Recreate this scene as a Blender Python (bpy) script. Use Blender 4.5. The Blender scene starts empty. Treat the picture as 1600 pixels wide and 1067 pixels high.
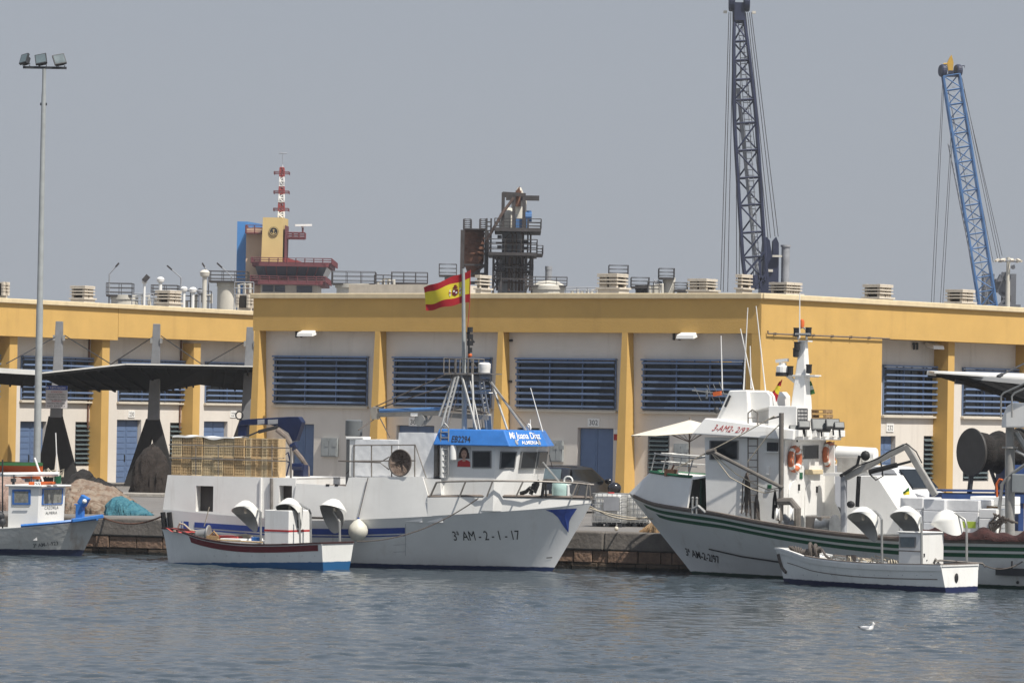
import bpy, bmesh, math, random
import numpy as np
from mathutils import Vector, Matrix
random.seed(7); rng = np.random.default_rng(7)
R = math.radians; PI = math.pi
scene = bpy.context.scene
COL = scene.collection
V = Vector
# ------------------------------------------------------------------ camera
FPX = 6600.0; CAMZ = 5.2; ROLL = 0.017
cp = math.atan((635 - 533.5) / FPX)
Rl = V((1, 0, 0)); Ul = V((0, -math.sin(cp), math.cos(cp))); Fw = V((0, math.cos(cp), math.sin(cp)))
CX = Rl * math.cos(ROLL) + Ul * math.sin(ROLL)
CY = Ul * math.cos(ROLL) - Rl * math.sin(ROLL)
CO = V((0, 0, CAMZ))
cam = bpy.data.cameras.new('camera'); camo = bpy.data.objects.new('camera', cam); COL.objects.link(camo)
m3 = Matrix((CX, CY, -Fw)).transposed()
camo.matrix_world = Matrix.Translation(CO) @ m3.to_4x4()
cam.sensor_width = 36; cam.lens = FPX * 36 / 1600; cam.clip_start = 1; cam.clip_end = 20000
scene.camera = camo

def ray(px, py):
    return (CX * ((px - 800) / FPX) + CY * ((533.5 - py) / FPX) + Fw)
def P(px, py, Y):
    d = ray(px, py); t = Y / d.y
    return CO + d * t
class Frame:
    """x runs to the right in the picture, y away from the camera, z up; angle is the clockwise turn of x."""
    def __init__(s, o, ang):
        s.o = V(o); s.a = R(ang)
        s.M = Matrix.Translation(s.o) @ Matrix.Rotation(-s.a, 4, 'Z')
        s.Mi = s.M.inverted()
    def w(s, x, y, z): return s.M @ V((x, y, z))
    def loc(s, p): return s.Mi @ V(p)
    def on(s, px, py, lat=0.0):
        o = s.Mi @ CO; d = s.Mi.to_3x3() @ ray(px, py)
        return o + d * ((lat - o.y) / d.y)
    def onx(s, px, py, x):
        o = s.Mi @ CO; d = s.Mi.to_3x3() @ ray(px, py)
        return o + d * ((x - o.x) / d.x)
    def X(s, px, py, lat=0.0): return s.on(px, py, lat).x
    def Z(s, px, py, lat=0.0): return s.on(px, py, lat).z
WORLD = Frame((0, 0, 0), 0)

# ------------------------------------------------------------------ tags
def tag(o, label=None, cat=None, group=None, kind=None):
    if label: o['label'] = label
    if cat: o['category'] = cat
    if group: o['group'] = group
    if kind: o['kind'] = kind
    return o
def thing(name, label, cat, frame=None, group=None):
    o = bpy.data.objects.new(name, None); COL.objects.link(o)
    o.empty_display_size = .2
    if frame is not None: o.matrix_world = frame.M.copy()
    return tag(o, label, cat, group)
def root_of(o):
    while o.parent: o = o.parent
    return o
def copy_tree(o, parent=None):
    c = o.copy(); COL.objects.link(c)
    if parent is not None: c.parent = parent
    for ch in list(o.children): copy_tree(ch, c)
    return c

# ------------------------------------------------------------------ mesh builder
class MB:
    def __init__(s, frame=None):
        s.v = []; s.f = []; s.mi = []; s.cur = 0
        s.M = frame.M if frame is not None else Matrix.Identity(4)
    def mat(s, i): s.cur = i; return s
    def add(s, vs, fs):
        b = len(s.v); s.v.extend([V(p) for p in vs])
        for f in fs: s.f.append(tuple(b + i for i in f)); s.mi.append(s.cur)
        return s
    def hexa(s, q):   # 8 points: bottom 4 ccw, top 4
        return s.add(q, [(3, 2, 1, 0), (4, 5, 6, 7), (0, 1, 5, 4), (1, 2, 6, 5), (2, 3, 7, 6), (3, 0, 4, 7)])
    def box(s, x0, x1, y0, y1, z0, z1):
        return s.hexa([(x0, y0, z0), (x1, y0, z0), (x1, y1, z0), (x0, y1, z0), (x0, y0, z1), (x1, y0, z1), (x1, y1, z1), (x0, y1, z1)])
    def cbox(s, c, sx, sy, sz, rot=None):
        pts = []
        for z in (-.5, .5):
            for x, y in ((-.5, -.5), (.5, -.5), (.5, .5), (-.5, .5)):
                p = V((x * sx, y * sy, z * sz))
                if rot is not None: p = rot @ p
                pts.append(V(c) + p)
        return s.hexa(pts)
    def basis(s, d, up=None):
        d = d.normalized()
        u = V(up) if up is not None else (V((0, 0, 1)) if abs(d.z) < .95 else V((1, 0, 0)))
        a = d.cross(u).normalized(); b = a.cross(d).normalized()
        return a, b
    def beam(s, p0, p1, w, h=None, up=None):
        h = h if h is not None else w
        p0 = V(p0); p1 = V(p1); a, b = s.basis(p1 - p0, up)
        q = []
        for p in (p0, p1):
            q += [p - a * w / 2 - b * h / 2, p + a * w / 2 - b * h / 2, p + a * w / 2 + b * h / 2, p - a * w / 2 + b * h / 2]
        return s.add(q, [(0, 1, 2, 3), (7, 6, 5, 4), (4, 5, 1, 0), (5, 6, 2, 1), (6, 7, 3, 2), (7, 4, 0, 3)])
    def tube(s, p0, p1, r, n=6, r2=None):
        r2 = r if r2 is None else r2
        p0 = V(p0); p1 = V(p1); a, b = s.basis(p1 - p0)
        vs = []
        for p, rr in ((p0, r), (p1, r2)):
            for i in range(n):
                t = 2 * PI * i / n
                vs.append(p + (a * math.cos(t) + b * math.sin(t)) * rr)
        fs = [(i, n + i, n + (i + 1) % n, (i + 1) % n) for i in range(n)]
        fs += [tuple(range(n)), tuple(range(2 * n - 1, n - 1, -1))]
        return s.add(vs, fs)
    def path(s, pts, r, n=6, closed=False):
        pts = [V(p) for p in pts]; m = len(pts); vs = []; a = None
        for i, p in enumerate(pts):
            if closed: d = pts[(i + 1) % m] - pts[i - 1]
            else: d = pts[min(i + 1, m - 1)] - pts[max(i - 1, 0)]
            d.normalize()
            if a is None: a, b = s.basis(d)
            else:
                a = (a - d * a.dot(d))
                if a.length < 1e-6: a, b = s.basis(d)
                a.normalize()
            b = a.cross(d)
            rr = r[i] if isinstance(r, (list, tuple)) else r
            for k in range(n):
                t = 2 * PI * k / n; vs.append(p + (a * math.cos(t) + b * math.sin(t)) * rr)
        fs = []
        for i in range(m if closed else m - 1):
            j = (i + 1) % m
            for k in range(n):
                k2 = (k + 1) % n; fs.append((i * n + k, j * n + k, j * n + k2, i * n + k2))
        if not closed: fs += [tuple(range(n)), tuple(range(m * n - 1, (m - 1) * n - 1, -1))]
        return s.add(vs, fs)
    def lathe(s, prof, c=(0, 0, 0), axis=(0, 0, 1), n=20, cap=True):
        c = V(c); ax = V(axis).normalized(); a, b = s.basis(ax); vs = []
        for r, z in prof:
            for i in range(n):
                t = 2 * PI * i / n; vs.append(c + ax * z + (a * math.cos(t) + b * math.sin(t)) * max(r, 1e-4))
        fs = []
        for j in range(len(prof) - 1):
            for i in range(n):
                k = (i + 1) % n; fs.append((j * n + i, (j + 1) * n + i, (j + 1) * n + k, j * n + k))
        if cap: fs += [tuple(range(n)), tuple(range(len(prof) * n - 1, (len(prof) - 1) * n - 1, -1))]
        return s.add(vs, fs)
    def prism(s, poly, ext):
        n = len(poly); e = V(ext); poly = [V(p) for p in poly]
        vs = poly + [p + e for p in poly]
        fs = [tuple(range(n)), tuple(range(2 * n - 1, n - 1, -1))] + [(i, n + i, n + (i + 1) % n, (i + 1) % n) for i in range(n)]
        return s.add(vs, fs)
    def grid(s, fn, nu, nv, flip=False):
        vs = [fn(i / nu, j / nv) for i in range(nu + 1) for j in range(nv + 1)]
        w = nv + 1
        fs = [(i * w + j, (i + 1) * w + j, (i + 1) * w + j + 1, i * w + j + 1) for i in range(nu) for j in range(nv)]
        if flip: fs = [f[::-1] for f in fs]
        return s.add(vs, fs)
    def ball(s, c, r, n=12, sc=(1, 1, 1)):
        c = V(c)
        prof = [(math.sin(PI * j / (n // 2)), -math.cos(PI * j / (n // 2))) for j in range(n // 2 + 1)]
        vs = []
        for rr, z in prof:
            for i in range(n):
                t = 2 * PI * i / n
                vs.append(c + V((math.cos(t) * max(rr, 1e-3) * r * sc[0], math.sin(t) * max(rr, 1e-3) * r * sc[1], z * r * sc[2])))
        fs = [(j * n + i, j * n + (i + 1) % n, (j + 1) * n + (i + 1) % n, (j + 1) * n + i) for j in range(n // 2) for i in range(n)]
        return s.add(vs, fs)
    def torus(s, c, axis, R0, r, n=24, m=8):
        c = V(c); a, b = s.basis(V(axis))
        return s.path([c + (a * math.cos(2 * PI * i / n) + b * math.sin(2 * PI * i / n)) * R0 for i in range(n)], r, m, True)
    def build(s, name, mats, parent=None, smooth=False, bevel=0, label=None, normals=True):
        me = bpy.data.meshes.new(name)
        M = s.M
        if parent is not None: M = root_of(parent).matrix_world.inverted() @ M
        me.from_pydata([M @ p for p in s.v], [], s.f)
        if not isinstance(mats, (list, tuple)): mats = [mats]
        for m in mats: me.materials.append(m)
        me.polygons.foreach_set('material_index', s.mi)
        if normals or bevel:
            bm = bmesh.new(); bm.from_mesh(me)
            if bevel:
                bmesh.ops.remove_doubles(bm, verts=bm.verts, dist=1e-5)
            bmesh.ops.recalc_face_normals(bm, faces=bm.faces)
            if bevel:
                es = [e for e in bm.edges if len(e.link_faces) == 2 and e.calc_face_angle(0) > .6]
                bmesh.ops.bevel(bm, geom=es, offset=bevel, segments=2, affect='EDGES', clamp_overlap=True, profile=.5)
            bm.to_mesh(me); bm.free()
        if smooth:
            me.polygons.foreach_set('use_smooth', [True] * len(me.polygons))
            try: me.set_sharp_from_angle(angle=R(smooth if smooth is not True else 40))
            except Exception: pass
        o = bpy.data.objects.new(name, me); COL.objects.link(o)
        if parent is not None: o.parent = parent
        if label: o['label'] = label
        return o

_tc = {}
def text_pts(s, shear=0.0, bold=0.0):
    """flat triangles of a string, height of a capital = 1, centred on 0,0"""
    k = (s, shear, bold)
    if k in _tc: return _tc[k]
    cu = bpy.data.curves.new('t', 'FONT'); cu.body = s; cu.align_x = 'CENTER'; cu.shear = shear; cu.offset = bold; cu.resolution_u = 3
    o = bpy.data.objects.new('t', cu); COL.objects.link(o)
    dg = bpy.context.evaluated_depsgraph_get()
    me = bpy.data.meshes.new_from_object(o.evaluated_get(dg))
    vs = [v.co.copy() for v in me.vertices]; fs = [tuple(p.vertices) for p in me.polygons]
    bpy.data.objects.remove(o); bpy.data.curves.remove(cu); bpy.data.meshes.remove(me)
    x0 = min(v.x for v in vs); x1 = max(v.x for v in vs)
    pts = [((v.x - (x0 + x1) / 2) / .69, (v.y) / .69 - .5) for v in vs]
    _tc[k] = (pts, fs, (x1 - x0) / .69)
    return _tc[k]
def text_on(mb, s, width, height, fn, shear=0.0, bold=0.0):
    """map text into (u, v) metres and through fn(u, v) -> point"""
    pts, fs, w = text_pts(s, shear, bold)
    k = width / w if width else height
    return mb.add([fn(x * k, y * height) for x, y in pts], fs)

# ------------------------------------------------------------------ materials
def lin(c):
    c = c / 255.0
    return c / 12.92 if c <= .04045 else ((c + .055) / 1.055) ** 2.4
def rgb(r, g, b): return (lin(r), lin(g), lin(b))
_mats = {}
def mat(name, col, rough=.6, var=.12, scale=2.5, metal=0, bump=0.0, bscale=40, streak=0.0, scol=(.12, .07, .04), sscale=3.0, spec=.4, zgrime=None, coat=0):
    if name in _mats: return _mats[name]
    m = bpy.data.materials.new(name); m.use_nodes = True; nt = m.node_tree; N = nt.nodes; L = nt.links
    b = N['Principled BSDF']
    b.inputs['Roughness'].default_value = rough; b.inputs['Metallic'].default_value = metal
    b.inputs['Specular IOR Level'].default_value = spec
    if coat: b.inputs['Coat Weight'].default_value = coat; b.inputs['Coat Roughness'].default_value = .1
    tc = N.new('ShaderNodeTexCoord')
    nz = N.new('ShaderNodeTexNoise'); nz.inputs['Scale'].default_value = scale; nz.inputs['Detail'].default_value = 6; nz.inputs['Roughness'].default_value = .65
    L.new(tc.outputs['Object'], nz.inputs['Vector'])
    mr = N.new('ShaderNodeMapRange'); mr.inputs['From Min'].default_value = .3; mr.inputs['From Max'].default_value = .7
    L.new(nz.outputs['Fac'], mr.inputs['Value'])
    mx = N.new('ShaderNodeMix'); mx.data_type = 'RGBA'
    mx.inputs['A'].default_value = (*[c * (1 - var) for c in col], 1); mx.inputs['B'].default_value = (*[min(1, c * (1 + var)) for c in col], 1)
    L.new(mr.outputs['Result'], mx.inputs['Factor']); out = mx.outputs['Result']
    if streak:
        mp = N.new('ShaderNodeMapping'); mp.inputs['Scale'].default_value = (sscale, sscale, sscale * .08)
        L.new(tc.outputs['Object'], mp.inputs['Vector'])
        n2 = N.new('ShaderNodeTexNoise'); n2.inputs['Scale'].default_value = 1.0; n2.inputs['Detail'].default_value = 7; n2.inputs['Roughness'].default_value = .7
        L.new(mp.outputs['Vector'], n2.inputs['Vector'])
        r2 = N.new('ShaderNodeMapRange'); r2.inputs['From Min'].default_value = .55; r2.inputs['From Max'].default_value = .8; r2.inputs['To Max'].default_value = streak
        L.new(n2.outputs['Fac'], r2.inputs['Value'])
        m2 = N.new('ShaderNodeMix'); m2.data_type = 'RGBA'; m2.inputs['B'].default_value = (*scol, 1)
        L.new(out, m2.inputs['A']); L.new(r2.outputs['Result'], m2.inputs['Factor']); out = m2.outputs['Result']
    L.new(out, b.inputs['Base Color'])
    rr = N.new('ShaderNodeMapRange'); rr.inputs['To Min'].default_value = max(.02, rough - .1); rr.inputs['To Max'].default_value = min(1, rough + .1)
    L.new(nz.outputs['Fac'], rr.inputs['Value']); L.new(rr.outputs['Result'], b.inputs['Roughness'])
    if bump:
        n3 = N.new('ShaderNodeTexNoise'); n3.inputs['Scale'].default_value = bscale; n3.inputs['Detail'].default_value = 4
        L.new(tc.outputs['Object'], n3.inputs['Vector'])
        bp = N.new('ShaderNodeBump'); bp.inputs['Strength'].default_value = bump; bp.inputs['Distance'].default_value = .05
        L.new(n3.outputs['Fac'], bp.inputs['Height']); L.new(bp.outputs['Normal'], b.inputs['Normal'])
    _mats[name] = m
    return m
def zmix(m, bands, noise=.02, slope=0.0):
    """paint bands by object height: bands = [(z, colour below z)] lowest first"""
    nt = m.node_tree; N = nt.nodes; L = nt.links; b = N['Principled BSDF']
    tc = N.new('ShaderNodeTexCoord'); sp = N.new('ShaderNodeSeparateXYZ'); L.new(tc.outputs['Object'], sp.inputs[0])
    nz = N.new('ShaderNodeTexNoise'); nz.inputs['Scale'].default_value = 6; L.new(tc.outputs['Object'], nz.inputs['Vector'])
    ma = N.new('ShaderNodeMath'); ma.operation = 'MULTIPLY_ADD'; ma.inputs[1].default_value = noise * 2
    L.new(nz.outputs['Fac'], ma.inputs[0])
    sl_ = N.new('ShaderNodeMath'); sl_.operation = 'MULTIPLY_ADD'; sl_.inputs[1].default_value = -slope
    L.new(sp.outputs['X'], sl_.inputs[0]); L.new(sp.outputs['Z'], sl_.inputs[2]); L.new(sl_.outputs[0], ma.inputs[2])
    src = b.inputs['Base Color'].links[0].from_socket
    for z, c in reversed(bands):
        lt = N.new('ShaderNodeMapRange'); lt.inputs['From Min'].default_value = z + noise - .012; lt.inputs['From Max'].default_value = z + noise + .012
        lt.inputs['To Min'].default_value = 1; lt.inputs['To Max'].default_value = 0
        L.new(ma.outputs[0], lt.inputs['Value'])
        mx = N.new('ShaderNodeMix'); mx.data_type = 'RGBA'; mx.inputs['B'].default_value = (*c, 1)
        L.new(src, mx.inputs['A']); L.new(lt.outputs['Result'], mx.inputs['Factor']); src = mx.outputs['Result']
    L.new(src, b.inputs['Base Color'])
    return m

M = {}
M['yellow'] = mat('yellow render', (.59, .37, .115), .85, .07, .7, bump=.2, bscale=25, streak=.45, scol=(.40, .235, .075), sscale=1.3)
M['wall'] = mat('white render', (.70, .65, .585), .9, .05, .8, bump=.2, bscale=30, streak=.5, scol=(.40, .35, .29), sscale=1.3)
M['cream'] = mat('cream coping', (.68, .56, .36), .8, .1, 2, streak=.25, scol=(.3, .24, .15), sscale=2)
M['louvre'] = mat('blue louvre', (.155, .22, .36), .45, .16, 1.2, streak=.35, scol=(.07, .10, .18), sscale=3)
M['bluedoor'] = mat('blue door', (.12, .18, .31), .5, .08, 2, streak=.2, scol=(.05, .08, .16))
M['glass'] = mat('dark glass', (.012, .016, .02), .06, .3, 2, spec=.35)
M['concrete'] = mat('concrete', (.30, .28, .25), .9, .2, 2, bump=.4, bscale=12, streak=.3, scol=(.1, .09, .08), sscale=2)
M['ventcream'] = mat('vent cream', (.62, .56, .47), .85, .12, 3, streak=.3, scol=(.25, .2, .15), sscale=4)
M['ventdark'] = mat('vent dark', (.04, .035, .03), .9)
M['dark'] = mat('dark metal', (.03, .032, .036), .55, .2, 3)
M['black'] = mat('black rubber', (.015, .015, .016), .6, .2, 3)
M['steel'] = mat('galvanised steel', (.33, .33, .32), .5, .15, 5, metal=.5)
M['greypaint'] = mat('grey paint', (.32, .34, .34), .5, .12, 3, streak=.2, scol=(.15, .14, .13))
M['rail'] = mat('dull rail', (.22, .20, .18), .55, .25, 6, metal=.4)
M['white'] = mat('white boat paint', (.80, .79, .76), .4, .05, 1.2, streak=.3, scol=(.34, .26, .18), sscale=2.2, bump=.05, bscale=3)
M['whiteclean'] = mat('white lacquer', (.82, .81, .78), .35, .04, 2)
M['woodrail'] = mat('weathered cap rail', (.16, .13, .11), .7, .25, 5, bump=.2)
M['rust'] = mat('rust', (.16, .075, .045), .85, .4, 3, bump=.3, bscale=15)
M['orange'] = mat('orange', (.62, .13, .03), .6, .1, 3)
M['red'] = mat('red paint', (.42, .03, .03), .6, .15, 3)
M['darkred'] = mat('dark red paint', (.15, .014, .02), .6, .15, 3)
M['blue'] = mat('bright blue paint', (.035, .17, .50), .4, .12, 3)
M['navy'] = mat('navy paint', (.018, .035, .13), .5, .15, 3)
M['stripeblue'] = mat('stripe blue', (.035, .075, .32), .5, .12, 3)
M['green'] = mat('green paint', (.012, .10, .045), .5, .15, 3)
M['letter'] = mat('black lettering', (.02, .02, .022), .6, .1, 8)
M['lettergrey'] = mat('faded lettering', (.09, .10, .11), .6, .2, 8)
M['rope'] = mat('rope', (.42, .37, .29), .9, .2, 20)
M['ropedark'] = mat('dark rope', (.10, .085, .075), .9, .2, 20)
# ------------------------------------------------------------------ world and sun
SUN = V((0.3578, -0.3705, 0.8572)).normalized()
w = bpy.data.worlds.new("World"); scene.world = w; w.use_nodes = True
nt = w.node_tree; N = nt.nodes; L = nt.links
bg = N['Background']
sky = N.new('ShaderNodeTexSky'); sky.sky_type = 'NISHITA'; sky.sun_disc = False
sky.sun_elevation = math.asin(SUN.z); sky.sun_rotation = math.atan2(SUN.x, SUN.y)
sky.air_density = 1.2; sky.dust_density = 3.0; sky.ozone_density = 1.5
tc = N.new('ShaderNodeTexCoord'); sp = N.new('ShaderNodeSeparateXYZ'); L.new(tc.outputs['Generated'], sp.inputs[0])
cr = N.new('ShaderNodeValToRGB'); L.new(sp.outputs['Z'], cr.inputs[0])
SK = 1 / .10
e = cr.color_ramp.elements
e[0].position = 0.0; e[0].color = (.305 * SK, .328 * SK, .366 * SK, 1)
e[1].position = 1.0; e[1].color = (.16 * SK, .22 * SK, .34 * SK, 1)
for pos, c in ((.05, (.292, .316, .358)), (.09, (.285, .31, .356)), (.22, (.29, .32, .375)), (.5, (.25, .29, .36))):
    q = e.new(pos); q.color = (c[0] * SK, c[1] * SK, c[2] * SK, 1)
mx = N.new('ShaderNodeMix'); mx.data_type = 'RGBA'; mx.inputs['Factor'].default_value = .93
L.new(sky.outputs[0], mx.inputs['A']); L.new(cr.outputs[0], mx.inputs['B']); 
# hazy glow of the sky round the sun
dt = N.new('ShaderNodeVectorMath'); dt.operation = 'DOT_PRODUCT'; dt.inputs[1].default_value = SUN; nrm = N.new('ShaderNodeVectorMath'); nrm.operation = 'NORMALIZE'
L.new(tc.outputs['Generated'], nrm.inputs[0]); L.new(nrm.outputs['Vector'], dt.inputs[0])
pw = N.new('ShaderNodeMath'); pw.operation = 'MAXIMUM'; pw.inputs[1].default_value = 0; L.new(dt.outputs['Value'], pw.inputs[0])
p2 = N.new('ShaderNodeMath'); p2.operation = 'POWER'; p2.inputs[1].default_value = 4.0; L.new(pw.outputs[0], p2.inputs[0])
ad = N.new('ShaderNodeMix'); ad.data_type = 'RGBA'; ad.blend_type = 'ADD'; ad.inputs['B'].default_value = (.36 * SK, .34 * SK, .31 * SK, 1)
L.new(p2.outputs[0], ad.inputs['Factor']); L.new(mx.outputs['Result'], ad.inputs['A'])
L.new(ad.outputs['Result'], bg.inputs['Color'])
bg.inputs['Strength'].default_value = .10
sl = bpy.data.lights.new('sun', 'SUN'); sl.energy = 4.5; sl.angle = R(.6); sl.color = (1, .95, .87)
so = bpy.data.objects.new('sun', sl); COL.objects.link(so)
so.rotation_euler = SUN.to_track_quat('Z', 'Y').to_euler()
scene.view_settings.view_transform = 'Standard'; scene.view_settings.look = 'None'; scene.view_settings.exposure = 0.32
scene.cycles.max_bounces = 6; scene.cycles.diffuse_bounces = 3; scene.cycles.glossy_bounces = 3
scene.cycles.use_denoising = True

# ------------------------------------------------------------------ water
def quay_y(x): return 142.3 - .385 * (x + 12.9)
xs = np.concatenate([np.linspace(-3000, -60, 12), np.linspace(-54, -40, 20), np.arange(-39.5, -15.9, .14), np.arange(-15.8, 18.01, .055), np.arange(18.2, 42, .14), np.linspace(43, 60, 20), np.linspace(80, 3000, 12)])
ys = np.concatenate([np.linspace(-600, 40, 8), np.linspace(46, 76, 40), np.arange(76.3, 143, .085), np.linspace(143.5, 170, 10)])
GX, GY = np.meshgrid(xs, ys, indexing='ij')
Zw = np.zeros_like(GX)
for i in range(80):
    lam = .19 * (1.7 / .19) ** rng.random(); k = 2 * PI / lam
    th = rng.normal(R(68), R(30))
    amp = .0036 * lam ** .97 * (1.25 if lam < .6 else 1.0)
    ph = rng.random() * 2 * PI
    Zw += amp * np.sin(k * (math.cos(th) * GX + math.sin(th) * GY) + ph + .6 * np.sin(.11 * GX * (1 + i % 3) + .07 * GY + i))
gust = .74 + .36 * np.sin(GX * .35 + 1.5 * np.sin(GY * .09)) * np.sin(GY * .16 + .8 * np.sin(GX * .2))
mask = np.clip((38 - np.abs(GX - 1)) / 4 + 1, 0, 1) * np.clip((GY - 60) / 16, 0, 1)
Zw = Zw * mask * gust
nX, nY = GX.shape
me = bpy.data.meshes.new('water')
vert = np.stack([GX, GY, Zw], -1).reshape(-1, 3)
ii, jj = np.meshgrid(np.arange(nX - 1), np.arange(nY - 1), indexing='ij')
a = (ii * nY + jj).ravel(); quads = np.stack([a, a + nY, a + nY + 1, a + 1], -1)
me.vertices.add(len(vert)); me.vertices.foreach_set('co', vert.ravel())
me.loops.add(quads.size); me.loops.foreach_set('vertex_index', quads.ravel().astype(np.int32))
me.polygons.add(len(quads)); me.polygons.foreach_set('loop_start', np.arange(0, quads.size, 4, dtype=np.int32))
me.update(calc_edges=True); me.validate()
me.polygons.foreach_set('use_smooth', [True] * len(quads))
wm = bpy.data.materials.new('harbour water'); wm.use_nodes = True
nt = wm.node_tree; b = nt.nodes['Principled BSDF']
b.inputs['Base Color'].default_value = (.038, .052, .063, 1); b.inputs['Roughness'].default_value = .07; b.inputs['IOR'].default_value = 1.33
n1 = nt.nodes.new('ShaderNodeTexNoise'); n1.inputs['Scale'].default_value = 11; n1.inputs['Detail'].default_value = 3
t1 = nt.nodes.new('ShaderNodeTexCoord'); mp = nt.nodes.new('ShaderNodeMapping'); mp.inputs['Scale'].default_value = (.7, 1.3, 1)
nt.links.new(t1.outputs['Object'], mp.inputs[0]); nt.links.new(mp.outputs[0], n1.inputs['Vector'])
bp = nt.nodes.new('ShaderNodeBump'); bp.inputs['Strength'].default_value = .35; bp.inputs['Distance'].default_value = .02
nt.links.new(n1.outputs['Fac'], bp.inputs['Height']); nt.links.new(bp.outputs['Normal'], b.inputs['Normal'])
me.materials.append(wm)
wo = bpy.data.objects.new('water', me); COL.objects.link(wo); tag(wo, kind='structure')

# ------------------------------------------------------------------ quay
QZ = 1.2
QF = Frame((-12.9, 142.3, 0), math.degrees(math.atan(.385)))   # x along the edge, y inland
M['apron'] = mat('quay asphalt', (.17, .16, .15), .95, .18, .6, bump=.2, bscale=20, streak=.0)
mb = MB(QF); mb.add([(-3000, .55, QZ), (3000, .55, QZ), (9000, 9000, QZ), (-9000, 9000, QZ)], [(0, 1, 2, 3)])
tag(mb.build('ground', M['apron']), kind='structure')
M['stone'] = mat('quay stone', (.20, .13, .09), .9, .4, 2.2, bump=.8, bscale=9)
zmix(M['stone'], [(.10, (.018, .016, .013)), (.22, (.09, .065, .045))], .05)
M['coping'] = mat('quay coping', (.145, .13, .115), .9, .3, 1.5, bump=.5, bscale=8, streak=.4, scol=(.05, .045, .04), sscale=2)
qw = thing('quay_wall', 'quay wall of brown stone blocks under a grey concrete coping behind the boats', 'wall', QF)
mb = MB(QF); x = -60
while x < 60:
    L0 = random.uniform(2.6, 3.4); j = random.uniform(-.02, .02)
    mb.hexa([(x + .01, j, .62), (x + L0 - .01, j, .62), (x + L0 - .01, 1.2, .62), (x + .01, 1.2, .62),
             (x + .01, j + .03, QZ + .015), (x + L0 - .01, j + .03, QZ + .015), (x + L0 - .01, 1.2, QZ + .015), (x + .01, 1.2, QZ + .015)])
    x += L0
mb.build('coping', M['coping'], qw, bevel=.05)
mb = MB(QF)
for z0, z1 in ((-.6, -.12), (-.1, .2), (.22, .60)):
    x = -60 + random.random()
    while x < 60:
        L0 = random.uniform(.35, 1.1); j = random.uniform(-.05, .05) + .06
        mb.box(x + .012, x + L0 - .012, j, .5, z0, z1); x += L0
mb.build('stone_facing', M['stone'], qw, bevel=.025)
mb = MB(QF); mb.box(-60, 60, .2, 1.0, -.6, .61); mb.build('core', M['coping'], qw)

# ------------------------------------------------------------------ warehouses
def wall_open(mb, x0, x1, z0, z1, y, ops, depth):
    xsn = sorted({x0, x1, *[o[0] for o in ops], *[o[1] for o in ops]}); zsn = sorted({z0, z1, *[o[2] for o in ops], *[o[3] for o in ops]})
    for i in range(len(xsn) - 1):
        for j in range(len(zsn) - 1):
            cx = (xsn[i] + xsn[i + 1]) / 2; cz = (zsn[j] + zsn[j + 1]) / 2
            if any(o[0] < cx < o[1] and o[2] < cz < o[3] for o in ops): continue
            mb.add([(xsn[i], y, zsn[j]), (xsn[i + 1], y, zsn[j]), (xsn[i + 1], y, zsn[j + 1]), (xsn[i], y, zsn[j + 1])], [(0, 1, 2, 3)])
    for a0, a1, c0, c1 in ops:
        mb.add([(a0, y, c0), (a0, y + depth, c0), (a0, y + depth, c1), (a0, y, c1)], [(0, 1, 2, 3)])
        mb.add([(a1, y, c0), (a1, y + depth, c0), (a1, y + depth, c1), (a1, y, c1)], [(3, 2, 1, 0)])
        mb.add([(a0, y, c1), (a1, y, c1), (a1, y + depth, c1), (a0, y + depth, c1)], [(0, 1, 2, 3)])
        mb.add([(a0, y, c0), (a1, y, c0), (a1, y + depth, c0), (a0, y + depth, c0)], [(3, 2, 1, 0)])
def window(F, x0, x1, z0, z1, y, root, n=8, wname='window'):
    mb = MB(F)
    for i in range(n):
        zc = z1 - .09 - (z1 - z0 - .2) * i / (n - 1)
        a = [(-.085, -.035), (.05, -.065), (.06, -.045), (-.065, .038), (-.085, .034)]
        mb.prism([(x0, y - .13 + p[0] * .9, zc + p[1]) for p in a], (x1 - x0, 0, 0))
    for xx in (x0, x1, (2 * x0 + x1) / 3, (x0 + 2 * x1) / 3):
        mb.box(xx - .022, xx + .022, y - .07, y - .01, z0, z1)
    mb.box(x0 - .05, x1 + .05, y - .21, y - .012, z1 - .0, z1 + .07)
    wo = mb.build(wname, M['louvre'], root)
    mb = MB(F); nn = 4
    mb.box(x0 + .04, x1 - .04, y + .06, y + .1, z0 + .0, z1 - .02)
    for k in range(1, nn): mb.box(x0 + (x1 - x0) * k / nn - .03, x0 + (x1 - x0) * k / nn + .03, y + .03, y + .058, z0, z1)
    mb.build('pane', M['glass'], wo)
    mb = MB(F); mb.box(x0 - .08, x1 + .08, y - .16, y + .05, z0 - .13, z0 - .05); mb.build('sill', M['cream2'], wo)
    return wo
M['cream2'] = mat('pale sill', (.62, .56, .46), .85, .1, 2)
M['slat'] = mat('jalousie glass', (.10, .13, .14), .2, .2, 3, spec=.7)
M['jframe'] = mat('jalousie frame', (.22, .22, .22), .5)
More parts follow.
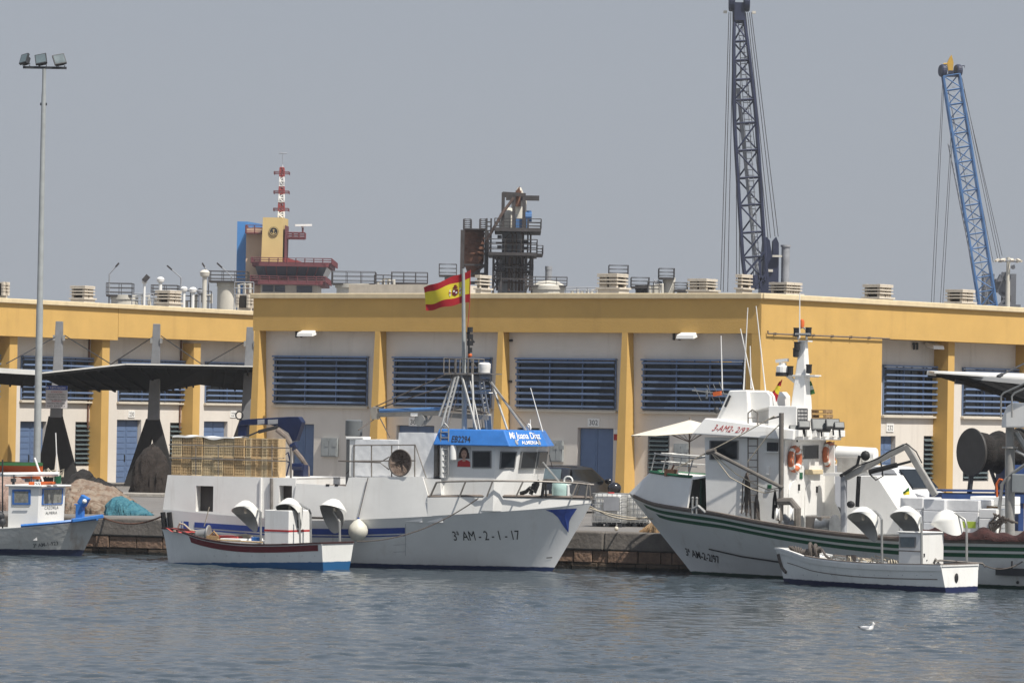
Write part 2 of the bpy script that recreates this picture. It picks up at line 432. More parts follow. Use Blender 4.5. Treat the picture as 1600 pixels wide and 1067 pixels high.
def jalousie(F, x0, x1, z0, z1, y, root):
    mb = MB(F)
    for xx in (x0 + .03, x1 - .03): mb.box(xx - .03, xx + .03, y + .02, y + .12, z0, z1)
    mb.box(x0, x1, y + .02, y + .12, z0, z0 + .05)
    o = mb.build('jalousie_window', M['jframe'], root)
    mb = MB(F); n = 9
    for i in range(n):
        z = z0 + .12 + (z1 - z0 - .15) * i / n
        mb.hexa([(x0 + .06, y - .05, z), (x1 - .06, y - .05, z), (x1 - .06, y + .10, z + .1), (x0 + .06, y + .10, z + .1),
                 (x0 + .06, y - .05, z + .02), (x1 - .06, y - .05, z + .02), (x1 - .06, y + .10, z + .12), (x0 + .06, y + .10, z + .12)])
    mb.build('pane', M['slat'], o)
    mb = MB(F); mb.box(x0, x1, y + .2, y + .22, z0, z1); mb.build('backing', M['dark'], o)
def door(F, x0, x1, z0, z1, y, root):
    xm = (x0 + x1) / 2
    mb = MB(F)
    for a0, a1 in ((x0 + .03, xm - .01), (xm + .01, x1 - .03)):
        mb.box(a0, a1, y + .2, y + .25, z0, z1 - .02)
        k = a0 + .12
        n = 0
        while z0 + .25 + n * .28 < z1 - .2:
            zz = z0 + .25 + n * .28; mb.box(a0 + .08, a1 - .08, y + .185, y + .2, zz, zz + .2); n += 1
    o = mb.build('door', M['bluedoor'], root)
    mb = MB(F); mb.tube((xm - .09, y + .15, z0 + 1.05), (xm - .09, y + .15, z0 + 1.3), .025); mb.box(xm - .12, xm - .05, y + .17, y + .184, z0 + 1.0, z0 + 1.35)
    mb.build('handle', M['dark'], o)
def numplate(F, xc, zc, y, s, root):
    mb = MB(F); mb.box(xc - .28, xc + .28, y - .03, y - .003, zc - .17, zc + .17)
    o = mb.build('number_plate', M['whiteclean'], root)
    mb = MB(F); text_on(mb, s, .40, .2, lambda u, v: (xc + u, y - .034, zc + v)); mb.build('lettering', M['letter'], o)
def pillar(F, x, w0, w1, y0, y1, yb, z0, z1, root):
    # left edge plumb, front leans out towards the foot
    mb = MB(F)
    mb.hexa([(x, y1, z0), (x + w1, y1, z0), (x + w1, yb, z0), (x, yb, z0), (x, y0, z1), (x + w0, y0, z1), (x + w0, yb, z1), (x, yb, z1)])
    mb.build('pillar', M['yellow'], root)
def floodlight(F, xc, zc, y, root):
    mb = MB(F)
    mb.hexa([(xc - .42, y - .75, zc - .22), (xc + .42, y - .75, zc - .22), (xc + .38, y - .25, zc - .10), (xc - .38, y - .25, zc - .10),
             (xc - .40, y - .72, zc - .06), (xc + .40, y - .72, zc - .06), (xc + .3, y - .25, zc + .12), (xc - .3, y - .25, zc + .12)])
    mb.tube((xc, y - .3, zc), (xc, y, zc), .04)
    o = mb.build('wall_lamp', M['whiteclean'], root, bevel=.02)
    mb = MB(F); mb.add([(xc - .36, y - .70, zc - .222), (xc + .36, y - .70, zc - .222), (xc + .33, y - .3, zc - .127), (xc - .33, y - .3, zc - .127)], [(0, 1, 2, 3)])
    mb.build('lens', M['slat'], o)
    mb = MB(F)
    for d in (-.9, -.65): mb.tube((xc + d, y - .08, zc - .25), (xc + d, y - .08, zc + .05), .05); mb.tube((xc + d, y - .08, zc), (xc + d, y, zc), .03)
    mb.build('wall_bracket', M['dark'], o)
def roof_vent(F, x0, x1, y0, z, h, root, n=4, cells=2):
    # louvered masonry vent: plinth and a stack of slabs on little piers
    mb = MB(F); d = .8
    ph = h * .42
    mb.box(x0, x1, y0, y0 + d, z - .3, z + ph)
    o = mb.build('vent_plinth', M['ventcream'], root, bevel=.02)
    mb = MB(F); g = (x1 - x0 - .1) / cells; lv = (h - ph) / n
    mb.box(x0 - .06, x1 + .06, y0 - .06, y0 + d + .06, z + ph, z + ph + .07)
    for c in range(cells):
        a0 = x0 + .05 + c * g; a1 = a0 + g - (.0 if cells == 1 else .06)
        for i in range(n):
            zz = z + ph + .07 + i * lv
            if i: mb.box(a0 - .05, a1 + .03, y0 - .05, y0 + d + .05, zz, zz + lv * .42)
            for xx in (a0 + .02, (a0 + a1) / 2 - .06, a1 - .14):
                for yy in (y0 + .02, y0 + d - .14): mb.box(xx, xx + .12, yy, yy + .12, zz - lv * .5, zz + lv)
        mb.box(a0 - .05, a1 + .03, y0 - .05, y0 + d + .05, z + h, z + h + .06)
    mb.mat(1).box(x0 + .2, x1 - .2, y0 + .2, y0 + d - .2, z + ph, z + h)
    mb.build('roof_vent', [M['ventcream'], M['ventdark']], o)
def meterbox(F, x0, x1, z0, z1, y, root):
    mb = MB(F); mb.box(x0, x1, y - .12, y - .003, z0, z1); xm = (x0 + x1) / 2
    for a0, a1 in ((x0 + .04, xm - .02), (xm + .02, x1 - .04)): mb.box(a0, a1, y - .14, y - .122, z0 + .05, z1 - .05)
    for a0 in (x0 + .2, xm + .2): mb.box(a0, a0 + .2, y - .15, y - .141, z1 - .35, z1 - .2)
    mb.build('meter_box', M['greypaint'], root)

ZB, ZT, ZC = 8.22, 9.58, 9.80            # bottom of the yellow band, its top, top of the coping
WT, WB = 7.12, 5.14                      # louvred windows
FA = Frame((-10.98, 178.9, 0), 33); FRONT_L = 24.72
FR = Frame(FA.w(FRONT_L, 0, 0), -52)
wh = thing('warehouse', 'yellow and white corner warehouse standing behind the blue and white trawler', 'warehouse', Frame((-10.98, 178.9, QZ), 0))
YW = .45                                  # recess of the front wall
ops = []; todo = []
def fx(px, py=700, lat=YW): return FA.X(px, py, lat)
wins = [(430, 575), (617, 768), (809, 963), (1006, 1163)]
for a0, a1 in wins:
    x0, x1 = fx(a0, 600), fx(a1, 600); ops.append((x0, x1, WB, WT)); todo.append(('w', x0, x1))
for a0, a1, zt in ((455, 490, 662), (619, 678, 664), (902, 958, 668)):
    x0, x1 = fx(a0), fx(a1); z1 = FA.Z(a0, zt, YW); ops.append((x0, x1, QZ, z1)); todo.append(('d', x0, x1, z1))
for a0, a1, zt, zb in ((730, 765, 668, 735), (808, 843, 668, 735), (1012, 1046, 675, 742)):
    x0, x1 = fx(a0), fx(a1); z1 = FA.Z(a0, zt, YW); z0 = FA.Z(a0, zb, YW); ops.append((x0, x1, z0, z1)); todo.append(('j', x0, x1, z0, z1))
mb = MB(FA); wall_open(mb, .3, FRONT_L - .05, QZ, ZB + .25, YW, ops, .26); mb.build('wall', M['wall'], wh)
for t in todo:
    if t[0] == 'w': window(FA, t[1], t[2], WB, WT, YW, wh)
    elif t[0] == 'd': door(FA, t[1], t[2], QZ, t[3], YW, wh)
    else: jalousie(FA, t[1], t[2], t[3], t[4], YW, wh)
for px in (398, 586, 778, 972): pillar(FA, FA.X(px, 520, 0), .26, .46, .0, -.42, YW + .1, QZ, ZB - .002, wh)
mb = MB(FA); mb.box(FRONT_L - .42, FRONT_L - .003, .003, YW + .2, QZ, ZB - .002); mb.build('pillar', M['yellow'], wh)
mb = MB(FA); mb.box(0, FRONT_L, 0, .6, ZB, ZT)
RL = 34.0
mb.M = FA.M; mb.build('fascia_band', M['yellow'], wh)
mb = MB(FR); mb.box(.003, RL, 0, 1.4, ZB, ZT); xq = FR.X(1378, 560, 0)
mb.box(.003, xq, .0, .7, QZ, ZB - .002); mb.build('corner_wall', M['yellow'], wh)
mb = MB(FA); mb.box(-.11, FRONT_L + .05, -.11, .5, ZT, ZC); mb.build('coping', M['cream'], wh, bevel=.03)
mb = MB(FR); mb.box(-.02, RL, -.14, .5, ZT + .003, ZC + .003); mb.build('coping', M['cream'], wh, bevel=.03)
for px, zpx in ((648, 659), (928, 660)):
    numplate(FA, fx(px, zpx), FA.Z(px, zpx, YW), YW, {648: '301', 928: '302'}[px], wh)
for a0, a1, b0, b1 in ((504, 529, 684, 713), (861, 881, 688, 721), (1055, 1077, 693, 724)):
    meterbox(FA, fx(a0), fx(a1), FA.Z(a0, b1, YW), FA.Z(a0, b0, YW), YW, wh)
for px in (492, 1085): floodlight(FA, fx(px, 520), ZB - .02, YW, wh)
for px, py in ((793, 532), (800, 532), (792, 596), (799, 596)):
    mb = MB(FA); p = FA.on(px, py, YW); mb.tube((p.x, YW, p.z), (p.x, YW - .16, p.z), .055); mb.build('pipe_stub', M['dark'], wh)
p = FA.on(964, 679, YW); mb = MB(FA); mb.box(p.x - .13, p.x + .13, YW - .03, YW - .003, p.z - .22, p.z + .02); mb.build('safety_sign', M['red'], wh)
mb = MB(FA); mb.box(p.x - .13, p.x + .13, YW - .03, YW - .003, p.z + .03, p.z + .2); mb.build('safety_sign', M['whiteclean'], wh)
# right-hand wing
YR = 1.05
rops = []; rt = []
def rx(px, py=600): return FR.X(px, py, YR)
for a0, a1 in ((1379, 1472), (1503, 1602), (1632, 1720)):
    x0, x1 = rx(a0), rx(a1); rops.append((x0, x1, WB, WT)); rt.append(('w', x0, x1))
for a0, a1 in ((1374, 1399),): x0, x1 = max(rx(a0, 700), xq + .05), rx(a1, 700); rops.append((x0, x1, QZ, FR.Z(1390, 681, YR))); rt.append(('d', x0, x1, FR.Z(1390, 681, YR)))
for a0, a1 in ((1443, 1470), (1505, 1545)):
    x0, x1 = rx(a0, 700), rx(a1, 700); rops.append((x0, x1, FR.Z(1455, 752, YR), FR.Z(1455, 681, YR))); rt.append(('j', x0, x1, FR.Z(1455, 752, YR), FR.Z(1455, 681, YR)))
mb = MB(FR); wall_open(mb, xq - .1, RL, QZ, ZB + .25, YR, rops, .26); mb.build('wall', M['wall'], wh)
for t in rt:
    if t[0] == 'w': window(FR, t[1], t[2], WB, WT, YR, wh)
    elif t[0] == 'd': door(FR, t[1], t[2], QZ, t[3], YR, wh)
    else: jalousie(FR, t[1], t[2], t[3], t[4], YR, wh)
for px in (1481, 1608): x0 = FR.X(px, 600, .35); mb = MB(FR); mb.box(x0, x0 + .5, .35, YR + .1, QZ, ZB - .002); mb.build('pillar', M['yellow'], wh)
floodlight(FR, rx(1440, 536) + .2, ZB - .12, YR, wh)
numplate(FR, rx(1388, 668) + .1, FR.Z(1384, 668, YR), YR, '232', wh)
mb = MB(FR); zp = FR.Z(1240, 523, 0); xa = FR.X(1197, 521, 0)
mb.tube((xa, -.09, zp), (xq + .4, -.09, zp), .032); mb.tube((xa, -.09, zp), (xa, -.09, zp + .12), .032)
x = xa + .5
while x < xq: mb.box(x, x + .05, -.13, -.003, zp - .05, zp + .05); x += 1.35
mb.build('wall_pipe', M['woodrail'], wh)
# roof slab, end walls
mb = MB(); c0 = FA.w(.3, .55, ZT - .3); c1 = FA.w(FRONT_L - .1, .55, ZT - .3); c2 = FR.w(RL, .6, ZT - .3); c3 = FR.w(RL, 40, ZT - .3); c4 = FA.w(.3, 40, ZT - .3)
mb.prism([c0, c1, c2, c3, c4], (0, 0, .2)); mb.build('roof', M['concrete'], wh)
mb = MB(FA); mb.box(0, .3, .61, 40, QZ, ZT); mb.build('end_wall', M['yellow'], wh)
mb = MB(FA); mb.box(FA.X(545, 450, 6), FA.X(700, 450, 6), 6, 9, ZT, FA.Z(600, 444.5, 6)); mb.build('roof_block', M['ventcream'], wh)
def vent_px(F, p0, p1, ytop, yb, root, lat=3.0, cells=2):
    sh = math.sin(F.a) * .8 * FPX / P(p0, ytop, 175).y
    if sh > 0: p1 -= sh
    else: p0 -= sh
    x0, x1 = F.X(p0, ytop, lat), F.X(p1, ytop, lat); z1 = F.Z((p0 + p1) / 2, ytop, lat); z0 = ZC - .15
    roof_vent(F, x0, x1, lat, z0, z1 - z0, root, cells=cells)
for a in ((743, 768, 432, 458, 1), (934, 984, 430, 457, 2), (1075, 1124, 438, 457, 2), (1150, 1177, 431, 457, 1)): vent_px(FA, a[0], a[1], a[2], a[3], wh, cells=a[4])
for a in ((1204, 1254, 444, 458, 2), (1350, 1396, 447, 466, 2), (1479, 1524, 455, 474, 2)): vent_px(FR, a[0], a[1], a[2], a[3], wh, lat=4.0)

# left warehouse
FL = Frame((-23.6, 194.7, 0), -61); LL = 30
lw = thing('warehouse', 'long yellow and white warehouse running back behind the steel canopies', 'warehouse', Frame((-23.6, 194.7, QZ), 0))
YL = .9; x0 = -26.0
def lx(px, py=600, lat=YL): return FL.X(px, py, lat)
xj = FL.X(185, 500, 0)
lops = []; lt = []
for a0, a1 in ((32, 147), (184, 293), (320, 381), (-90, 3)):
    q0, q1 = lx(a0), lx(a1)
    if a0 == 320: q1 = q0 + 6
    lops.append((q0, q1, WB, WT)); lt.append(('w', q0, q1))
for a0, a1, py in ((31, 72, 658), (182, 220, 655.5), (318, 355, 658)):
    q0, q1 = lx(a0, 700), lx(a1, 700); z1 = FL.Z(a0, py, YL); lops.append((q0, q1, QZ, z1)); lt.append(('d', q0, q1, z1))
for a0, a1 in ((117, 145), (265, 292), (-20, 1)):
    q0, q1 = lx(a0, 700), lx(a1, 700); z0, z1 = FL.Z(130, 728, YL), FL.Z(130, 659, YL); lops.append((q0, q1, z0, z1)); lt.append(('j', q0, q1, z0, z1))
mb = MB(FL); wall_open(mb, x0, LL + 10, QZ, ZB + .3, YL, lops, .26); mb.build('wall', M['wall'], lw)
for t in lt:
    if t[0] == 'w': window(FL, t[1], t[2], WB, WT, YL, lw, n=8)
    elif t[0] == 'd': door(FL, t[1], t[2], QZ, t[3], YL, lw)
    else: jalousie(FL, t[1], t[2], t[3], t[4], YL, lw)
for px in (14, 159, 302, -120):
    q = FL.X(px, 600, .22); mb = MB(FL); mb.box(q, q + .62, .22, YL + .1, QZ, ZB - .16); mb.build('pillar', M['yellow'], lw)
    mb = MB(FL); mb.tube((q - .2, YL - .06, QZ + 2.6), (q - .2, YL - .06, ZB), .045); mb.build('downpipe', M['rust'], lw)
mb = MB(FL); mb.box(x0, xj - .02, 0, 1.2, ZB - .16, ZT); mb.box(xj + .02, LL + 10, .006, 1.2, ZB, ZT); mb.build('fascia_band', M['yellow'], lw)
mb = MB(FL); mb.box(x0, LL + 10, -.14, .5, ZT, ZC); mb.build('coping', M['cream'], lw, bevel=.03)
mb = MB(FL); mb.box(x0, LL + 10, .5, 30, ZT - .3, ZT - .1); mb.build('roof', M['concrete'], lw)
for q0 in (x0, LL + 9.7): mb = MB(FL); mb.box(q0, q0 + .3, 1.2, 30, QZ, ZT - .3); mb.build('end_wall', M['wall'], lw)
for px, py, s in ((205, 647, '230'), (364, 647, '229')): numplate(FL, lx(px, py), FL.Z(px, py, YL), YL, s, lw)
for a in ((-14, 11, 443, 0), (105, 149, 449, 0), (238, 284, 456, 0), (368, 393, 462, 0)): vent_px(FL, a[0], a[1], a[2], 0, lw, lat=3.5)
# ------------------------------------------------------------------ far things
def fr(px, Y, py=700):
    p = P(px, py, Y); return Frame((p.x, Y, QZ), 0)
def ring_rail(mb, F, x0, x1, y0, y1, z0, z1, step, r=.03, mids=2):
    for k in range(mids + 1):
        z = z1 - (z1 - z0) * k / (mids + .6)
        mb.path([(x0, y0, z), (x1, y0, z), (x1, y1, z), (x0, y1, z)], r, 4, True)
    nx = max(1, round((x1 - x0) / step)); ny = max(1, round((y1 - y0) / step))
    for i in range(nx + 1):
        for y in (y0, y1): mb.tube((x0 + (x1 - x0) * i / nx, y, z0), (x0 + (x1 - x0) * i / nx, y, z1), r, 4)
    for j in range(1, ny):
        for x in (x0, x1): mb.tube((x, y0 + (y1 - y0) * j / ny, z0), (x, y0 + (y1 - y0) * j / ny, z1), r, 4)
def lattice(mb, b0, t0, sections, r, rb, tri=False):
    """sections: list of (t along the boom, half width, half depth)"""
    b0 = V(b0); t0 = V(t0); d = (t0 - b0).normalized(); a = V((1, 0, 0)); a = (a - d * a.dot(d)).normalized(); b = d.cross(a)
    rings = []
    for t, hw, hd in sections:
        c = b0.lerp(t0, t); rings.append([c - a * hw - b * hd, c + a * hw - b * hd, c + a * hw + b * hd, c - a * hw + b * hd])
    for i, rg in enumerate(rings):
        for k in range(4): mb.tube(rg[k], rg[(k + 1) % 4], rb, 4)
        if i + 1 < len(rings):
            nx = rings[i + 1]
            for k in range(4):
                mb.tube(rg[k], nx[k], r, 5)
                if (i + k) % 2: mb.tube(rg[k], nx[(k + 1) % 4], rb, 4)
                else: mb.tube(rg[(k + 1) % 4], nx[k], rb, 4)
M['fdark'] = mat('weathered dark steel', (.055, .05, .05), .7, .3, 1, streak=.4, scol=(.12, .06, .035), sscale=1)
M['fgrey'] = mat('weathered grey steel', (.29, .30, .32), .7, .25, .8, streak=.5, scol=(.13, .08, .06), sscale=1)
M['fcream'] = mat('dirty cream tank', (.58, .55, .48), .8, .15, .8, streak=.5, scol=(.25, .2, .16), sscale=1.2)
M['cranenavy'] = mat('crane navy', (.020, .026, .06), .55, .3, .5)
M['craneblue'] = mat('crane blue', (.06, .15, .33), .55, .2, .5)
M['tslab'] = mat('tower blue', (.06, .22, .52), .6, .1, .3)
M['ttan'] = mat('tower tan', (.55, .40, .28), .85, .1, .3)
M['tyel'] = mat('tower yellow', (.62, .46, .20), .85, .08, .3)
M['tmar'] = mat('tower maroon', (.14, .038, .045), .7, .15, .5)
M['tred'] = mat('tower red roof', (.30, .05, .045), .7, .1, .5)
M['tglass'] = mat('tower glass', (.05, .06, .085), .15, .2, .3)

# control tower ------------------------------------------------------
YT = 480.0
F = fr(430, YT); tw = thing('control_tower', 'harbour control tower with yellow shaft, blue slab and red and white mast', 'tower', F)
X = lambda px, y=0: F.X(px, 400, y); Z = lambda py, y=0, px=430: F.Z(px, py, y)
def pbox(mb, F, p0, p1, ya, yb, y0, y1):
    pm = (p0 + p1) / 2
    return mb.box(F.X(p0, ya, y0), F.X(p1, ya, y0), y0, y1, F.Z(pm, yb, y0), F.Z(pm, ya, y0))
mb = MB(F); mb.prism([(X(368), 2, 0), (X(384.5), 2, 0), (X(401), 8, 0), (X(401), 12, 0), (X(368), 12, 0)], (0, 0, Z(345, 0, 375))); mb.build('blue_slab', M['tslab'], tw)
mb = MB(F); mb.box(X(385), X(412), -1, 4, 0, Z(357)); mb.build('stair_wall', M['ttan'], tw)
mb = MB(F); zb, zt = Z(412), Z(342.5)
mb.hexa([(X(405), -4, 0), (X(444), -4, 0), (X(449), 0, 0), (X(408), 0, 0), (X(413), -4, zt), (X(444.5), -4, zt), (X(449.5), 0, zt), (X(418), 0, zt)])
sh = mb.build('shaft', M['tyel'], tw)
mb = MB(F); mb.hexa([(X(444.2, -4), -4.1, zb), (X(444.6, -4), -4.1, zb), (X(450, 0), .1, zb), (X(449.5, 0), .1, zb), (X(444.6, -4), -4.1, Z(354)), (X(445, -4), -4.1, Z(354)), (X(450.5, 0), .1, Z(354)), (X(450, 0), .1, Z(354))])
mb.build('side_panel', M['tmar'], sh)
mb = MB(F); ze = Z(362, -4); xe = X(427, -4)
mb.lathe([(.54, 0), (.54, .1)], (xe, -4.02, ze), (0, -1, 0), 24)
em = mb.build('emblem', M['letter'], sh)
mb = MB(F); mb.torus((xe, -4.13, ze), (0, 1, 0), .46, .03, 24, 4)
mb.tube((xe, -4.15, ze - .3), (xe, -4.15, ze + .25), .04, 6); mb.tube((xe - .14, -4.15, ze + .15), (xe + .14, -4.15, ze + .15), .03, 6)
mb.path([(xe - .25, -4.15, ze - .1), (xe - .15, -4.15, ze - .26), (xe, -4.15, ze - .3), (xe + .15, -4.15, ze - .26), (xe + .25, -4.15, ze - .1)], .035, 5)
mb.build('anchor_mark', M['tyel'], em)
mb = MB(F)
zr0, zr1 = Z(419), Z(437)
def ngon(px0, px1, y0, y1, z, ch=.8):
    a, b = X(px0), X(px1)
    return [(a, y0 + ch, z), (a + ch, y0, z), (b - ch, y0, z), (b, y0 + ch, z), (b, y1 - ch, z), (b - ch, y1, z), (a + ch, y1, z), (a, y1 - ch, z)]
A = ngon(409, 506, -6, 6, zr1); B = ngon(404, 515, -7, 7, zr0)
mb.add(A + B, [tuple(range(7, -1, -1)), tuple(range(8, 16))] + [(i, (i + 1) % 8, 8 + (i + 1) % 8, 8 + i) for i in range(8)])
cr_ = mb.build('control_room', M['tglass'], tw)
for t in (.15, .3, .45, .6, .75, .88):
    xa = X(409) + (X(506) - X(409)) * t; xb = X(404) + (X(515) - X(404)) * t
    mb = MB(F); mb.beam((xa, -6.05, zr1), (xb, -7.05, zr0), .12); mb.build('mullion', M['tmar'], cr_)
mb = MB(F); mb.prism(ngon(400, 520, -7.6, 7.6, Z(419.3)), (0, 0, .5)); ring_rail(mb, F, X(399), X(523), -7.6, 7.6, Z(415), Z(406.5), 1.0, .06)
mb.build('roof_deck', M['tmar'], tw)
mb = MB(F); mb.hexa([(X(444), -3.9, Z(416)), (X(495), -3.9, Z(416)), (X(495), 3, Z(416)), (X(444), 3, Z(416)), (X(444), -3.9, Z(404.5)), (X(452), -3.9, Z(404.5)), (X(452), 3, Z(404.5)), (X(444), 3, Z(404.5))]); mb.build('sloping_roof', M['tred'], tw)
mb = MB(F); mb.prism(ngon(399, 512, -7.4, 7.4, Z(447)), (0, 0, .5)); ring_rail(mb, F, X(398), X(514), -7.4, 7.4, Z(443), Z(434.5), 1.0, .06); mb.build('lower_balcony', M['tmar'], tw)
mb = MB(F); mb.box(X(412), X(500), -5, 5, 0, Z(445.5)); mb.build('base', M['fcream'], tw)
for a0, a1 in ((415, 432), (434, 450), (468, 492)):
    mb = MB(F); mb.box(X(a0), X(a1), -5.1, -5.003, Z(458), Z(448)); mb.build('window', M['tglass'], tw)
mb = MB(F); ring_rail(mb, F, X(385), X(413), -2.2, 4, Z(366), Z(354), 1.0, .06); mb.box(X(385), X(413), -2.2, -.9, Z(367), Z(365)); mb.build('walkway', M['tmar'], tw)
mb = MB(F); ring_rail(mb, F, X(448), X(477), -2, 0, Z(373), Z(364), .8, .06); mb.box(X(448), X(477), -2, 0, Z(374), Z(372.5)); mb.tube((X(473), -1, Z(364)), (X(473), -1, Z(356)), .12); mb.build('radar_arm', M['tmar'], tw)
mb = MB(F); mb.beam((X(461), -1.2, Z(352.5)), (X(487), -.9, Z(351.5)), .45, .22); mb.tube((X(473), -1, Z(356)), (X(473), -1, Z(352)), .2); mb.build('radar_scanner', M['whiteclean'], tw)
ys_ = [342, 331, 317, 304, 292, 277, 263]
for i in range(len(ys_) - 1):
    za, zb2 = Z(ys_[i], 0, 438), Z(ys_[i + 1], 0, 438)
    hw = .33 - .02 * i; mb = MB(F)
    lattice(mb, (X(439), -1, za), (X(439), -1, zb2), [(0, hw, hw), (.5, hw, hw), (1, hw - .03, hw - .03)], .085, .06)
    mb.tube((X(439), -1, za), (X(439), -1, zb2), .09, 5)
    mb.build('mast_section', M['tred'] if i % 2 else M['whiteclean'], tw)
for y_ in (331, 304, 274):
    mb = MB(F); z_ = Z(y_, 0, 438); ring_rail(mb, F, X(439) - .85, X(439) + .85, -1.85, -.15, z_, z_ + .32, .8, .035, 1); mb.build('mast_platform', M['tmar'], tw)
mb = MB(F); mb.tube((X(439.5), -1, Z(264, 0, 439)), (X(440), -1, Z(240, 0, 440)), .03, 4); mb.tube((X(433.5), -1, Z(240.5, 0, 440)), (X(446.5), -1, Z(240.5, 0, 440)), .05, 4); mb.lathe([(.25, 0), (.02, .45)], (X(439.5), -1, Z(264, 0, 439)), n=8); mb.build('antenna', M['fgrey'], tw)

# bulk plant -----------------------------------------------------------
YP = 320.0
F = fr(800, YP); M['chute'] = mat('old rust', (.085, .058, .048), .9, .35, 1); pl = thing('processing_tower', 'grey and rusty steel processing tower with railed platforms beyond the roof', 'plant tower', F)
cx = lambda u: 580 + u / 4.444; cy = lambda v: 280 + v / 4.444
X = lambda u, y=0: F.X(cx(u), 400, y); Z = lambda v, y=0: F.Z(800, cy(v), y)
mb = MB(F); xc = X(983); mb.lathe([(1.15, 0), (1.1, Z(640)), (1.0, Z(525)), (.84, Z(520)), (.84, Z(385)), (1.0, Z(375)), (1.0, Z(372))], (xc, 0, 0), n=20)
mb.build('column', M['fgrey'], pl, smooth=True)
mb = MB(F)
for u in (850, 905, 1075, 1120):
    for y in (-2.6, 2.6): mb.beam((X(u), y, 0), (X(u), y, Z(530)), .15)
for i, (va, vb) in enumerate(((780, 700), (700, 620), (620, 540))):
    for y in (-2.6,):
        mb.beam((X(850), y, Z(va)), (X(905), y, Z(vb)), .12); mb.beam((X(905), y, Z(va)), (X(850), y, Z(vb)), .12)
        mb.beam((X(1075), y, Z(va)), (X(1120), y, Z(vb)), .12); mb.beam((X(850), y, Z(vb)), (X(1120), y, Z(vb)), .14)
for u in (800, 830, 1085): mb.beam((X(u), -2.4, Z(530)), (X(u), -2.4, Z(285)), .13)
for i in range(8): mb.tube((X(800), -2.4, Z(520 - i * 30)), (X(830), -2.4, Z(520 - i * 30)), .05, 4)
for v in (480, 410): mb.box(X(875), X(905), -2.5, -1.8, Z(v + 10), Z(v - 10))
for v in (480, 435): mb.box(X(1045), X(1085), -2.4, -1.2, Z(v + 14), Z(v - 4))
mb.build('frame', M['fdark'], pl)
mb = MB(F); r_ = random.Random(31)
for k in range(11):
    u = 862 + k * 24 + r_.uniform(-8, 8); va, vb = r_.choice(((780, 545), (780, 380), (520, 380), (700, 400))); y = r_.uniform(-2.3, -1.4)
    mb.path([(X(u), y, Z(va)), (X(u), y, Z(vb + 12)), (X(u + 14 * (1 if u < 970 else -1)), y, Z(vb))], r_.uniform(.05, .12), 6)
for v in (600, 655, 720, 450): mb.tube((X(865), -2.0, Z(v)), (X(1100), -2.0, Z(v + r_.uniform(-6, 6))), .07, 6)
mb.build('pipework', M['chute'], pl, smooth=True)
mb = MB(F)
for v in (640, 700): mb.box(X(850), X(905), -2.9, -.8, Z(v + 4), Z(v)); ring_rail(mb, F, X(850), X(905), -2.9, -.8, Z(v), Z(v - 40), .7, .03)
for v in (640,): mb.box(X(1060), X(1125), -2.9, -.8, Z(v + 4), Z(v)); ring_rail(mb, F, X(1060), X(1125), -2.9, -.8, Z(v), Z(v - 40), .7, .03)
mb.build('service_landing', M['fdark'], pl)
for u0, u1, v0, v1, vr in ((855, 1175, 375, 350, 288), (815, 1150, 540, 520, 430), (1150, 1190, 530, 524, 470)):
    mb = MB(F); mb.box(X(u0), X(u1), -3.4, 3.4, Z(v0), Z(v1)); ring_rail(mb, F, X(u0), X(u1), -3.4, 3.4, Z(v1), Z(vr), 1.1, .036); mb.build('platform', M['fdark'] if u0 != 855 else M['rust2'] if 'rust2' in M else M['fdark'], pl)
mb = MB(F)
for u in (910, 985, 1055):
    for y in (-1.6, 1.6): mb.beam((X(u), y, Z(350)), (X(u), y, Z(108)), .24)
for y in (-1.6, 1.6): mb.beam((X(905), y, Z(108)), (X(1062), y, Z(116)), .26)
mb.beam((X(930), 0, Z(130)), (X(1160), 0, Z(130)), .3, .38); mb.beam((X(910), -1.6, Z(112)), (X(910), 1.6, Z(112)), .24); mb.beam((X(1055), -1.6, Z(115)), (X(1055), 1.6, Z(115)), .24)
mb.build('hoist_frame', M['fdark'], pl)
mb = MB(F); mb.prism([(X(985), -.5, Z(108)), (X(1030), -.5, Z(108)), (X(1022), -.5, Z(50))], (0, 1, 0)); mb.tube((X(1012), 0, Z(190)), (X(1016), 0, Z(80)), .22, 8); mb.build('gin_pole', M['rust'], pl); mb = MB(F)
mb.tube((X(982), -1.8, Z(140)), (X(905), -2.2, Z(250)), .12, 8); mb.tube((X(905), -2.2, Z(250)), (X(795), -2.6, Z(450)), .12, 8); mb.build('chute', M['chute'], pl)
mb = MB(F); mb.lathe([(.65, 0), (.68, .1), (.68, Z(250) - Z(348)), (.3, Z(205) - Z(348)), (.1, Z(200) - Z(348))], (X(945), -.5, Z(348)), n=14); mb.lathe([(.6, 0), (.6, 2.2), (.15, 3.2)], (X(1020), .6, Z(348)), n=14); mb.build('vessel', M['fcream'], pl, smooth=True)
mb = MB(F); mb.tube((X(1045), -1, Z(265)), (X(1110), -1, Z(265)), .38, 10); mb.tube((X(1090), -1, Z(265)), (X(1090), -1, Z(222)), .2, 8); mb.box(X(1000), X(1080), -1.5, -.4, Z(345), Z(282)); mb.build('motor', M['craneblue'], pl)
F2 = fr(740, YP); si = thing('rusty_silo', 'rust brown cylindrical silo with conical foot and railed top', 'silo', F2)
X2 = lambda u, y=0: F2.X(cx(u), 400, y); Z2 = lambda v, y=0: F2.Z(740, cy(v), y)
mb = MB(F2); xc = X2(712); rr = (X2(785) - X2(642)) / 2
mb.lathe([(.35, Z2(680)), (rr * .98, Z2(578)), (rr, Z2(570)), (rr, Z2(385)), (rr * .97, Z2(362)), (rr * .97, Z2(352))], (xc, 0, 0), n=24); mb.build('shell', M['rust'], si, smooth=True)
mb = MB(F2)
